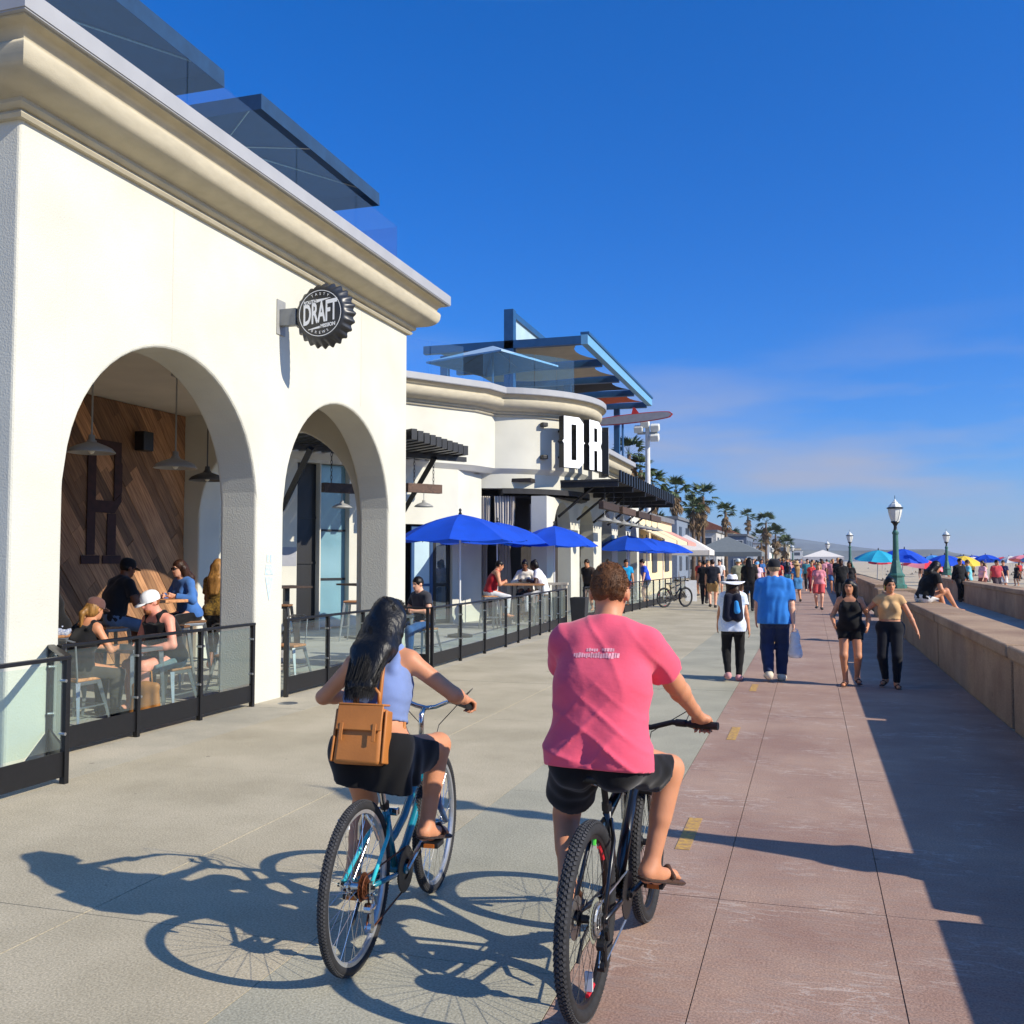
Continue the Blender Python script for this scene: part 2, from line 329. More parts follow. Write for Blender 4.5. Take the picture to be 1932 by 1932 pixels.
def arch_wall(mb, p0, d, n, Ln, z0, z1, th, ops, N=28):
    """wall from p0 along unit d, outer face normal n, openings (s0, s1, spring, rise, sill)"""
    p0 = Vector((*p0, 0)); d = Vector((*d, 0)); n = Vector((*n, 0))
    def Q(s, z, o): return p0+d*s-n*o+Vector((0, 0, z))
    def slab(s0, s1, za0, za1, zb0, zb1):   # z at bottom (s0, s1), at top
        for o in (0, th):
            mb.add([Q(s0, za0, o), Q(s1, za1, o), Q(s1, zb1, o), Q(s0, zb0, o)], [(0, 1, 2, 3)])
    cur = 0
    for (s0, s1, sp, rise) in ops:
        slab(cur, s0, z0, z0, sp, sp); slab(cur, s0, sp, sp, z1, z1)
        c = (s0+s1)/2; r = (s1-s0)/2
        P = [(c-r*math.cos(math.pi*k/N), sp+rise*math.sin(math.pi*k/N)) for k in range(N+1)]
        for (a, b) in zip(P[:-1], P[1:]):
            slab(a[0], b[0], a[1], b[1], z1, z1)
            mb.add([Q(a[0], a[1], 0), Q(b[0], b[1], 0), Q(b[0], b[1], th), Q(a[0], a[1], th)], [(0, 1, 2, 3)])
        for s in (s0, s1):
            mb.add([Q(s, z0, 0), Q(s, sp, 0), Q(s, sp, th), Q(s, z0, th)], [(0, 1, 2, 3)])
        # shared corners between jamb, pier and spandrel need matching vertices
        cur = s1
    slab(cur, Ln, z0, z0, sp, sp); slab(cur, Ln, sp, sp, z1, z1)
    for s in (0, Ln):
        for (za, zb) in ((z0, sp), (sp, z1)): mb.add([Q(s, za, 0), Q(s, zb, 0), Q(s, zb, th), Q(s, za, th)], [(0, 1, 2, 3)])
    mb.add([Q(0, z1, 0), Q(Ln, z1, 0), Q(Ln, z1, th), Q(0, z1, th)], [(0, 1, 2, 3)])
    return mb
def corn(z):
    P = [(-.05, -.03), (.05, -.03), (.07, 0), (.05, .035), (.085, .04), (.115, .07), (.11, .105), (.13, .115), (.15, .125)]
    P += [(.15+.27*math.sin(t), .125+.20*(1-math.cos(t))) for t in [R(a) for a in (12, 25, 38, 52, 66, 80, 90)]]
    P += [(.425, .36), (.415, .39), (.39, .405), (.375, .42)]
    P += [(.375+.13*(1-math.cos(t)), .42+.10*math.sin(t)) for t in [R(a) for a in (30, 60, 90)]]
    P += [(.505, .535), (-.05, .535)]
    return [(o, z+h) for o, h in P]
def capp(z): return [(-.3, z+.536), (.545, z+.536), (.545, z+.55), (.555, z+.55), (.555, z+.70), (.54, z+.715), (-.3, z+.735)]
AX, AY0, AY1 = -6.30, 6.42, 14.6
bA = thing('restaurant_building', 'white stucco restaurant building with two tall open arches and a deep cornice', 'building', (AX, AY0, 0)); oA = Vector((AX, AY0, 0))
def rel(o): o.location = Vector(o.location)-Vector(o.parent.location); return o
def part(mb, name, m, t, **k):
    lo = t.location
    mb.v = [(x-lo.x, y-lo.y, z-lo.z) for x, y, z in mb.v]
    return mb.build(name, m, t, **k)
w = MB(); arch_wall(w, (AX, AY0), (0, 1), (1, 0), AY1-AY0, 0, 5.5, .5, [(.58, 3.71, 2.33, 1.55), (4.33, 7.50, 2.33, 1.55)])
wallA = part(w, 'wall', M_STUC, bA, bevel=.035, seg=3, merge=True)
part(MB().b2((-10.7, AY0, 0), (AX-.502, AY0+.4, 5.5)), 'wall', M_STUC, bA)
w = MB(); arch_wall(w, (-10.7, AY1-.001), (1, 0), (0, 1), 3.898, 0, 5.5, .6, [(.9, 3.80, 2.40, 1.45)]); part(w, 'wall', M_STUC, bA, bevel=.03, merge=True)
part(MB().b2((-10.9, AY0+.1, 0), (-10.16, AY1-.05, 5.5)), 'wall', M_STUC, bA)
part(MB().b2((-10.15, AY0+.41, 4.13), (AX-.503, AY1-.603, 4.4)), 'ceiling', M_CEIL, bA)
path = [(-10.9, AY0), (AX, AY0), (AX, AY1), (-10.9, AY1)]
co = part(MB().sweep(corn(5.43), path), 'cornice', M_CORN, bA, merge=True, autos=50)
cp_ = part(MB().sweep(capp(5.43), path), 'roof_cap', M_CAP, bA)
part(MB().b2((-11, AY0+.2, 5.9), (AX-.2, AY1-.2, 6.05)), 'roof_deck', M_CAP, bA)
for y in (8.48, 12.9): part(MB().b2((AX-.002, y-.004, 3.95), (AX+.0025, y+.004, 5.4)), 'control_joint', M_CEIL, bA)
# faint wall stencil on the pier
M_STEN = mat('faded_blue_stencil', S(160, 196, 214), .9, var=.1, scale=40, c2=S(206, 208, 204))
st = thing('wall_stencil', 'small faded blue stencil mark on the white pier between the arches', 'mark', (AX+.004, 10.42, 1.62))
MB().poly([(0, -.10, -.10), (0, .10, -.10), (0, .07, .02), (0, -.07, .02)][::-1], (.002, 0, 0)).build('mark', M_STEN, st)
MB().poly([(0, -.09, -.13), (0, .09, -.13), (0, 0, -.42)][::-1], (.002, 0, 0)).build('mark', M_STEN, st)
for dy in (-.055, .02): MB().b2((0, dy, .05), (.002, dy+.045, .14)).build('mark', M_STEN, st)
# diagonal plank wall at the back of the porch
def woodmat(name, c, c2, STR=(3, 30, 30)):
    m, t, b = newmat(name); N = t.nodes.new; Lk = t.links.new
    b.inputs['Roughness'].default_value = .75
    tcn = N('ShaderNodeTexCoord'); oi = N('ShaderNodeObjectInfo'); mpn = N('ShaderNodeMapping'); mpn.inputs['Scale'].default_value = STR; Lk(tcn.outputs['Object'], mpn.inputs[0])
    ad = N('ShaderNodeVectorMath'); ad.operation = 'ADD'; Lk(mpn.outputs[0], ad.inputs[0]); Lk(oi.outputs['Location'], ad.inputs[1])
    n = N('ShaderNodeTexNoise'); n.inputs['Scale'].default_value = 1; n.inputs['Detail'].default_value = 5; Lk(ad.outputs[0], n.inputs['Vector'])
    r = N('ShaderNodeValToRGB'); e = r.color_ramp.elements; e[0].position = .3; e[1].position = .7; e[0].color = c2; e[1].color = c; Lk(n.outputs['Fac'], r.inputs[0])
    hsv = N('ShaderNodeHueSaturation'); mr = N('ShaderNodeMapRange'); mr.inputs['To Min'].default_value = .38; mr.inputs['To Max'].default_value = 1.55; Lk(oi.outputs['Random'], mr.inputs[0]); Lk(mr.outputs[0], hsv.inputs['Value']); Lk(r.outputs[0], hsv.inputs['Color']); Lk(hsv.outputs[0], b.inputs['Base Color'])
    bp = N('ShaderNodeBump'); bp.inputs['Strength'].default_value = .3; bp.inputs['Distance'].default_value = .01; Lk(n.outputs['Fac'], bp.inputs['Height']); Lk(bp.outputs[0], b.inputs['Normal'])
    return m
M_PLK = woodmat('reclaimed_wood', S(176, 132, 92), S(120, 82, 56), (40, 2.5, 40))
M_WOOD = woodmat('table_wood', S(178, 128, 84), S(126, 84, 52))
M_DWOOD = woodmat('dark_wood', S(92, 70, 56), S(58, 42, 34))
ww = part(MB().b2((-10.155, 6.85, 0), (-10.12, 14.0, 4.12)), 'plank_wall', M_DWOOD, bA)
def clip_poly(P, a, b, c):    # keep a*y+b*z<=c
    out = []
    for i in range(len(P)):
        p, q = P[i-1], P[i]; dp = a*p[0]+b*p[1]-c; dq = a*q[0]+b*q[1]-c
        if (dp <= 0) != (dq <= 0): t = dp/(dp-dq); out.append((p[0]+(q[0]-p[0])*t, p[1]+(q[1]-p[1])*t))
        if dq <= 0: out.append(q)
    return out
ang = R(-52); dv = (math.cos(ang), math.sin(ang)); nv = (-dv[1], dv[0]); k = -6.0
rp = random.Random(5)
while k < 12:
    wd_ = rp.choice([.13, .16, .19, .22]); s = -14+rp.uniform(0, 2)
    while s < 14:
        Ln = rp.uniform(1.6, 3.2)
        c0 = (9+dv[0]*s+nv[0]*k, 2+dv[1]*s+nv[1]*k)
        P = [(c0[0]+dv[0]*a+nv[0]*b, c0[1]+dv[1]*a+nv[1]*b) for a, b in ((0, 0), (Ln-.004, 0), (Ln-.004, wd_-.005), (0, wd_-.005))]
        for (a, b, c) in ((-1, 0, -6.86), (1, 0, 13.99), (0, -1, -.02), (0, 1, 4.12)):
            P = clip_poly(P, a, b, c)
            if len(P) < 3: break
        if len(P) >= 3:
            cy_ = sum(p[0] for p in P)/len(P); cz_ = sum(p[1] for p in P)/len(P); dx = rp.uniform(0, .012)
            rm = Matrix.Rotation(-ang, 4, 'X')
            me = MB().poly([rm @ Vector((0, p[0]-cy_, p[1]-cz_)) for p in P], (.022+dx, 0, 0)).mesh('plank'); me.materials.append(M_PLK)
            # grain runs along local y after the turn; swap to x for the shader
            o = link('plank', me, None, ww); o.location = Vector((-10.12, cy_, cz_))-oA; o.rotation_euler = (ang, 0, 0)
        s += Ln
    k += wd_
# painted shadow letter R on the planks
M_RPAINT = mat('dark_maroon_paint', S(58, 30, 28), .8, var=.25, scale=9)
def lett(rects, name, m, t, x, th=.012):
    for P in rects:
        part(MB().poly([(x, y, z) for y, z in P], (th, 0, 0)), name, m, t)
def rl(y0, z0, sy_=.86, sz_=.725):
    f = lambda a, b: (y0+a*sy_, z0+b*sz_)
    return [[f(.12, .18), f(.32, .18), f(.32, 2.55), f(.12, 2.55)], [f(.0, 0), f(.44, 0), f(.44, .17), f(.0, .17)], [f(.32, 2.30), f(.78, 2.30), f(.95, 2.12), f(.95, 2.549), f(.32, 2.549)],
            [f(.78, 1.32), f(.98, 1.5), f(.98, 2.11), f(.78, 2.28)], [f(.32, 1.05), f(.80, 1.05), f(.97, 1.3), f(.97, 1.48), f(.78, 1.30), f(.32, 1.30)],
            [f(.62, .18), f(.84, .18), f(.84, 1.04), f(.62, 1.04)], [f(.52, 0), f(.98, 0), f(.98, .17), f(.52, .17)]]
lt = thing('painted_letter', 'tall dark slab letter R fixed on the diagonal plank wall', 'letter', (-10.08, 11.9, 1.2))
lett(rl(11.57, 1.64), 'stroke', M_RPAINT, lt, -10.082)
# speaker on the plank wall
sp = thing('wall_speaker', 'black box loudspeaker high on the diagonal plank wall', 'speaker', (-9.95, 12.75, 3.55))
MB().box((0, 0, 0), (.18, .24, .30)).build('cabinet', M_BLK, sp, bevel=.015); MB().b2((-.2, -.04, -.04), (-.1, .04, .04)).build('bracket', M_BLK, sp)
# barn pendant lamps
M_ENAM = mat('grey_enamel', S(150, 150, 146), .45, var=.06, scale=10)
M_BULB = mat('frosted_bulb', S(225, 222, 210), .5, var=.02)
def pendant(loc, drop, label, r=.27, m=None, rod='grey'):
    t = thing('pendant_lamp', label, 'lamp', loc)
    m = m or M_ENAM
    P = [(.0, .19), (.035, .19), (.04, .13), (.055, .12), (.06, .10), (.10, .085), (r*.62, .06), (r*.88, .025), (r, -.015), (r+.004, -.03), (r-.004, -.03), (r*.85, .012), (r*.5, .05), (.05, .08), (0, .08)]
    MB().lathe(P, n=28).build('shade', m, t, smooth=True)
    MB().cyl((0, 0, .18), (0, 0, drop), .011, n=8).build('rod', m, t)
    MB().lathe([(0, drop), (.075, drop), (.075, drop-.03), (.02, drop-.05), (0, drop-.05)], n=16).build('canopy', m, t, smooth=False)
    MB().lathe([(0, .05), (.03, .03), (.04, -.005), (.025, -.035), (0, -.045)], n=12).build('bulb', M_BULB, t, smooth=True)
    return t
pendant((-8.3, 9.67, 3.02), 1.11, 'grey barn pendant lamp in front of the plank letter')
pendant((-7.9, 10.75, 2.92), 1.21, 'grey barn pendant lamp hanging clear of the plank wall under the porch ceiling')
pendant((-8.9, 12.9, 2.95), 1.18, 'grey barn pendant lamp low before the inner arch at the porch end', m=mat('dark_enamel', S(70, 70, 70), .5))
# bottle cap blade sign
M_CAPB = mat('cap_black_paint', S(38, 40, 44), .38, var=.1, scale=14, spec=.6)
M_WHT = mat('white_print', S(232, 234, 236), .6, var=.03)
sg = thing('blade_sign', 'round black bottle cap sign reading DRAFT on a grey wall bracket', 'sign', (AX, 10.62, 4.72))
MB().b2((.012, -.05, -.11), (.24, .05, .10)).build('bracket_arm', mat('bracket_grey', S(120, 124, 128), .5), sg, bevel=.006)
MB().b2((.0005, -.10, -.22), (.014, .10, .22)).build('wall_plate', M_ENAM, sg, bevel=.004)
sc_ = MB(); NT = 24; nn_ = NT*6; cx_ = .59
prof = [(0, -.075), (.30, -.075), (.315, -.068), (.335, -.05), (.365, .0), (.392, .055), (.398, .075), (.39, .08), (0, .06)]
base = 0
for (r, y) in prof:
    for q in range(nn_):
        a = 2*math.pi*q/nn_; amp = max(0, (r-.32)/.08)
        rr = r+.020*amp*math.cos(NT*a)
        sc_.v.append((cx_+rr*math.cos(a), y, rr*math.sin(a)))
for i in range(len(prof)-1):
    for q in range(nn_): sc_.f.append((i*nn_+q, i*nn_+(q+1) % nn_, (i+1)*nn_+(q+1) % nn_, (i+1)*nn_+q))
disc = sc_.build('cap_disc', M_CAPB, sg, smooth=True)
def ring(mb, c, r0, r1, y, th, n=64):
    V = []
    for rr in (r0, r1):
        for yy in (y, y-th): V += [(c[0]+rr*math.cos(2*math.pi*q/n), yy, c[1]+rr*math.sin(2*math.pi*q/n)) for q in range(n)]
    F = []
    for q in range(n):
        p = (q+1) % n; a, b, c2, d = 0, n, 2*n, 3*n
        F += [(b+q, b+p, d+p, d+q), (a+q, a+p, b+p, b+q), (c2+q, c2+p, d+p, d+q)]
    return mb.add(V, F)
ring(MB(), (cx_, 0), .278, .286, -.0755, .002).build('ring', M_WHT, disc)
def sgn_text(txt, size, x, z, sx_=1, rot=0, name='lettering', bold=.0, shear=0, m=None):
    me = text_mesh(txt, size, .001, sx_, bold)
    for v in me.vertices: v.co.y += v.co.x*shear
    me.materials.append(m or M_WHT)
    o = link(name, me, None, disc); c, s_ = math.cos(rot), math.sin(rot)
    frame(o, (c, 0, s_), (-s_, 0, c), (0, -1, 0), (cx_+x, -.0775, z))
    return o
sgn_text('DRAFT', .36, 0, .0, .415, bold=.009, shear=.13)
sgn_text('SOUTH', .062, -.135, .140, .85, shear=.13, bold=.002); sgn_text('MISSION', .062, .110, -.152, .85, shear=.13, bold=.002)
for (pts) in ([(-.045, .132), (.12, .176), (.15, .186), (-.045, .172)], [(-.16, -.196), (.0, -.158), (.0, -.186), (-.16, -.203)]):
    MB().poly([(cx_+x, -.0755, z) for x, z in pts], (0, -.0022, 0)).build('lettering', M_WHT, disc)
def arc_text(txt, r, a_mid, size, inv=False):
    for i, ch in enumerate(txt):
        a = a_mid+(-1 if not inv else 1)*(i-(len(txt)-1)/2)*R(13)
        sgn_text(ch, size, r*math.cos(a), r*math.sin(a), .9, a-math.pi/2 if not inv else a+math.pi/2)
arc_text('TASTY', .240, R(90), .048); arc_text('BREWS', .240, R(-90), .048, True)
# rooftop glass rail and square black parasols
rg = thing('roof_glass_rail', 'clear frameless glass rail along the roof edge above the arches', 'railing', (AX-.05, AY0, 6.10))
ypos = [0.15, 2.3, 4.62, 6.35, 7.85]
for a, b in zip(ypos[:-1], ypos[1:]):
    MB().b2((0, a+.01, 0), (.012, b-.01, 1.0)).build('pane', M_GLSB, rg)
MB().b2((-.03, .1, -.02), (.045, 7.9, .05)).build('base_channel', M_STEEL, rg)
MB().b2((-4.2, 7.86, 0), (-.01, 7.872, 1.0)).build('pane', M_GLSB, rg)
M_PARA = mat('black_canvas', S(24, 62, 98), .9, var=.1, scale=6, bump=.1)
def sq_parasol(loc, half, h, label, drop=.22, tilt=0, apex=.35, m=None, rz=0):
    t = thing('roof_parasol', label, 'parasol', loc, rz)
    m = m or M_PARA
    c = [(-half, -half), (half, -half), (half, half), (-half, half)]
    A = Vector((0, 0, h+apex)); mb = MB()
    top = [Vector((x, y, h)) for x, y in c]; low = [Vector((x*1.003, y*1.003, h-drop)) for x, y in c]
    mb.add(top+low+[A], [(0, 1, 8), (1, 2, 8), (2, 3, 8), (3, 0, 8), (0, 4, 5, 1), (1, 5, 6, 2), (2, 6, 7, 3), (3, 7, 4, 0)])
    o = mb.build('canopy', m, t); s_ = o.modifiers.new('s', 'SOLIDIFY'); s_.thickness = .012
    MB().cyl((0, 0, 0), (0, 0, h+apex-.02), .03, n=10).build('pole', M_STEEL, t)
    for x, y in c: MB().cyl((0, 0, h+apex-.06), (x*.99, y*.99, h-.01), .012, n=6).build('rib', M_STEEL, t)
    for k2 in range(4):
        x, y = [(c[k2][j]+c[k2-1][j])/2 for j in (0, 1)]
        MB().cyl((0, 0, h+apex-.06), (x*.99, y*.99, h+.01), .010, n=6).build('rib', M_STEEL, t)
    MB().b2((-.3, -.3, 0), (.3, .3, .06)).build('base', M_BLK, t)
    return t
sq_parasol((-9.1, 8.72, 6.05), 1.92, 1.98, 'square black roof parasol above the tall plank-wall arch')
sq_parasol((-9.1, 13.45, 6.05), 1.92, 2.1, 'square black roof parasol above the bottle cap sign end of the roof')
# ---------------------------------------------------------------- glass patio fences
def fence(label, pts, h=.94, posts=None, group='glass and black metal patio fences', endcap=True):
    t = thing('glass_fence', label, 'fence', (pts[0][0], pts[0][1], 0), 0, group); o0 = Vector((pts[0][0], pts[0][1], 0))
    for si, (a, b) in enumerate(zip(pts[:-1], pts[1:])):
        a = Vector((*a, 0))-o0; b = Vector((*b, 0))-o0; d = b-a; Ln = d.length; d.normalize(); n = Vector((d.y, -d.x, 0)); rot = Matrix((d, n, Vector((0, 0, 1)))).transposed()
        k2 = posts[si] if posts else max(1, round(Ln/1.1)); seg = Ln/k2
        for i in range(k2+1):
            MB().box(a+d*(i*seg)+Vector((0, 0, h/2)), (.045, .05, h), rot).build('post', M_BLK, t, bevel=.003)
        MB().box((a+b)/2+Vector((0, 0, h+.012)), (Ln+.05, .06, .03), rot).build('top_rail', M_BLK, t, bevel=.006)
        for i in range(k2):
            c = a+d*((i+.5)*seg)
            MB().box(c+Vector((0, 0, .15)), (seg-.046, .012, .19), rot).build('kick_plate', M_BLK, t)
            MB().box(c+Vector((0, 0, .59)), (seg-.075, .009, .64), rot).build('pane', M_GLS, t)
            for zz in (.38, .78):
                for sgn in (-1, 1):
                    q = c+d*(sgn*(seg/2-.03))+Vector((0, 0, zz))
                    MB().cyl(q-n*.022, q+n*.03, .013, n=8).build('glass_clamp', M_STEEL, t)
    return t
fence('glass fence across the tall arch with the seated diners, black posts', [(-6.22, 6.93), (-6.22, 9.95)], posts=[3])
fence('glass fence standing forward of the building corner with black kick plate', [(-5.45, 3.2), (-5.45, 6.13)], posts=[2])
fence('short glass fence return from the building corner to the forward fence', [(-5.47, 6.16), (-6.28, 6.88)], posts=[1])
fence('glass fence across the arch beyond the bottle cap sign', [(-6.24, 10.75), (-6.24, 13.98)], posts=[3])
fence('short glass fence stepping out from the far arch', [(-6.22, 14.0), (-5.68, 14.02)], posts=[1])
fence('long glass fence round the parasol terrace with many black posts', [(-5.64, 14.1), (-5.70, 18.1), (-6.0, 24.2)], posts=[3, 6])
# ---------------------------------------------------------------- second building: rotunda, angled wing and long arcade
Bd = Vector((.56687, .82381)); Bn = Vector((.82381, -.56687)); BP0 = Vector((-13.592, 17.756))
def AB(s, o, z): p = BP0+Bd*s+Bn*o; return Vector((p.x, p.y, z))
DC = Vector((-9.64, 28.76)); DR = 3.15
def drum(a, r, z): return Vector((DC.x+r*math.cos(R(a)), DC.y+r*math.sin(R(a)), z))
bB = thing('restaurant_building', 'white restaurant with a round corner drum carrying the big letters D and R', 'building', (-9.64, 28.76, 0))
cornr = AB(8.6, 0, 0)
pathB = [tuple(AB(-1, 0, 0)[:2]), tuple(cornr[:2])]+[tuple(drum(a, DR, 0)[:2]) for a in range(-68, 41, 4)]
part(MB().sweep(corn(5.765), pathB), 'cornice', M_CORN, bB, merge=True, autos=50)
part(MB().sweep(capp(5.765), pathB), 'roof_cap', M_CAP, bB)
part(MB().sweep([(0, 5.8), (0, 4.27), (-.14, 4.13), (-.9, 4.13), (-.9, 4.26), (-.4, 4.26), (-.4, 5.8)], pathB), 'upper_wall', M_STUC, bB, autos=40)
lp = [(AB(-1, -.14, 0)[:2]), tuple(AB(8.15, -.14, 0)[:2]), tuple(drum(-75, DR-.14, 0)[:2])]
dd_ = (Vector(lp[2])-Vector(lp[1])).normalized()
w = MB(); arch_wall(w, AB(-1, -.14, 0)[:2], Bd, Bn, 9.15, 0, 4.2, .3, [(4.45, 5.05, 4.05, .01), (5.08, 5.86, 4.05, .01), (6.6, 8.98, 2.62, .01)], N=2); part(w, 'lower_wall', M_STUC, bB)
w = MB(); arch_wall(w, lp[1], dd_, (dd_.y, -dd_.x), (Vector(lp[2])-Vector(lp[1])).length, 0, 4.2, .3, [], 2) if False else w.poly([(*lp[1], 0), (*lp[2], 0), (lp[2][0]-.3, lp[2][1], 0), (lp[1][0]-.3, lp[1][1], 0)], (0, 0, 4.2)); part(w, 'lower_wall', M_STUC, bB)
# drum lower ring, soffit, dark canopy rim
arcd = [tuple(drum(a, DR, 0)[:2]) for a in range(-84, 61, 4)]
part(MB().sweep([(-.14, 4.14), (-.16, 3.72), (-.5, 3.72), (-.5, 4.14)], arcd), 'drum_band', M_STUC, bB, autos=40)
mb = MB(); mb.add([drum(a, DR-.3, 3.75) for a in range(-90, 91, 6)]+[(DC.x-1, DC.y, 3.75)], [tuple(range(32))]); part(mb, 'soffit', M_CEIL, bB)
M_CANV = mat('charcoal_canvas', S(44, 44, 46), .85, var=.12, scale=5)
part(MB().sweep([(.03, 3.56), (.03, 3.71), (-1.3, 3.71), (-1.3, 3.50), (-.05, 3.50)], [tuple(drum(a, DR, 0)[:2]) for a in range(-64, 45, 4)]), 'rim_canopy', M_CANV, bB)
# recessed dark entrance wall of the drum, floor to soffit
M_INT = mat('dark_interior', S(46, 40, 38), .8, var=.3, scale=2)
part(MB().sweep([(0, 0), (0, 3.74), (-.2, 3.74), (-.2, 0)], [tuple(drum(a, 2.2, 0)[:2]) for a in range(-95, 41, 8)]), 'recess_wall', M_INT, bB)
# rooms behind the doors of the angled wing
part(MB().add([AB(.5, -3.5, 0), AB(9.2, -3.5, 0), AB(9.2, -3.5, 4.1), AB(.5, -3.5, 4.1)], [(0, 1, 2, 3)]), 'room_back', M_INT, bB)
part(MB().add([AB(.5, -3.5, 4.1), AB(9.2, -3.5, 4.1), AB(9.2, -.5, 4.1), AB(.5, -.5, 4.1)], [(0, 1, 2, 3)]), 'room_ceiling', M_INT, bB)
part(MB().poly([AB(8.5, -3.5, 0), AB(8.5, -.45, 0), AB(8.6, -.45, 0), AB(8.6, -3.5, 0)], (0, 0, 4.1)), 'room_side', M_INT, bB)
M_BLUEF = mat('blue_door_frame', S(34, 74, 118), .45, var=.08)
M_DGLS = glass('door_glass', (.62, .74, .80, 1), .9)
def ABbox(mb, s0, s1, o0, o1, z0, z1):
    return mb.add([AB(s, o, z) for z in (z0, z1) for o in (o0, o1) for s in (s0, s1)], [(0, 2, 3, 1), (4, 5, 7, 6), (0, 1, 5, 4), (2, 6, 7, 3), (0, 4, 6, 2), (1, 3, 7, 5)])
M_WGLS = mat('sky_blue_window', S(120, 160, 172), .08, var=.10, scale=.8, spec=.9)
M_PANEL = mat('pale_blue_panel', S(176, 200, 208), .35, var=.06, scale=1)
for (s0, s1, z1) in ((3.452, 4.048, 4.04), (4.082, 4.858, 4.04)):
    f = part(ABbox(MB(), s0, s1, -.40, -.36, .05, z1), 'window', M_WGLS if s0 > 4 else M_BLK, bB)
    for zz in ((1.2, 2.4) if s0 > 4 else (1.6, 2.7)): part(ABbox(MB(), s0, s1, -.359, -.33, zz, zz+.05), 'mullion', M_BLK, bB)
    part(ABbox(MB(), s0, s0+.06, -.359, -.32, .05, z1), 'mullion', M_BLK, bB)
for (s0, s1) in ((6.75, 7.42), (7.43, 7.96)):
    t = part(MB(), 'door', M_BLUEF, bB) if False else None
    d_ = MB()
    for a, b, c, e in ((s0, s0+.09, .02, 2.58), (s1-.09, s1, .02, 2.58), (s0+.09, s1-.09, .02, .12), (s0+.09, s1-.09, 2.48, 2.58), (s0+.09, s1-.09, 1.0, 1.07)):
        ABbox(d_, a, b, -.30, -.24, c, e)
    dr = part(d_, 'door', M_BLUEF if s0 < 7 else M_BLK, bB)
    mbp = ABbox(MB(), s0+.09, s1-.09, -.28, -.265, .12, 2.48); mbp.v = [(x-bB.location.x, y-bB.location.y, z) for x, y, z in mbp.v]; mbp.build('pane', M_PANEL if s0 < 7 else M_DGLS, dr)
# grey painted band and stripes on the angled wall below the pergola
M_GRYP = mat('grey_paint', S(150, 152, 158), .9, var=.05)
part(ABbox(MB(), 2.3, 3.44, -.139, -.135, 1.55, 2.0), 'paint_band', M_GRYP, bB)
# pergola of black beams sticking out of the angled wall
pg = thing('pergola', 'black timber pergola beams projecting from the angled white wall', 'pergola', tuple(AB(7, 0, 0)))
s = 1.6
while s < 7.25:
    out = (5.40-.567*s)/.824
    part(ABbox(MB(), s, s+.14, .0, min(out, 3.6), 4.30, 4.53), 'beam', M_BLK, pg); s += .30
ML = [AB(1.5, 2.9, 4.23), AB(3.6, 2.9, 4.23)]
part(MB().box((AB(4.6, 1.25, 4.24)), (5.6, .12, .12), Matrix((Vector((*Bd, 0)), Vector((*Bn, 0)), Vector((0, 0, 1)))).transposed()), 'purlin', M_BLK, pg)
part(MB().tube([AB(3.05, -.13, 2.9), AB(3.05, 1.35, 4.22)], .085, 4), 'brace', M_BLK, pg)
part(MB().tube([AB(6.4, -.13, 2.9), AB(6.4, 1.35, 4.22)], .085, 4), 'brace', M_BLK, pg)
# chained wooden beam light
def chain_light(p, label, ztop, zb, L_=1.0, dirv=None):
    t = thing('beam_light', label, 'lamp', p)
    dv_ = Vector((*(dirv or Bd), 0)); rot = Matrix((dv_, Vector((-dv_.y, dv_.x, 0)), Vector((0, 0, 1)))).transposed()
    MB().box((0, 0, zb), (L_, .15, .22), rot).build('wood_beam', M_DWOOD, t, bevel=.01)
    for sg_ in (-.28, .28):
        c = MB(); z = zb+.1; i = 0
        while z < ztop-.02:
            q = dv_*sg_*L_; n1 = dv_ if i % 2 else Vector((-dv_.y, dv_.x, 0))
            c.tube([q+Vector((0, 0, z))+n1*.022*math.cos(a)+Vector((0, 0, .05+.055*math.sin(a))) for a in [math.pi*2*j/8 for j in range(8)]], .007, 5, closed=True); z += .088; i += 1
        c.build('chain', M_BLK, t)
    for q in ((-.3, .3) if L_ > 1.3 else (0,)):
        o = dv_*q*L_
        MB().cyl(o+Vector((0, 0, zb-.1)), o+Vector((0, 0, zb-.34)), .009, n=6).build('rod', M_ENAM, t)
        r = .24; P = [(.0, .13), (.035, .13), (.045, .08), (.10, .06), (r*.62, .04), (r*.9, .0), (r, -.03), (r-.01, -.035), (r*.6, .015), (.0, .03)]
        MB().lathe(P, c=(o.x, o.y, zb-.42), n=24).build('shade', M_ENAM, t, smooth=True)
    return t
chain_light((AB(6.15, 1.25, 0)), 'weathered beam lamp on chains beside the white wall above the blue parasols', 4.25, 3.45)
chain_light((AB(3.9, 1.25, 0)), 'weathered beam lamp on chains seen through the arch beyond the bottle cap sign', 4.25, 3.35)
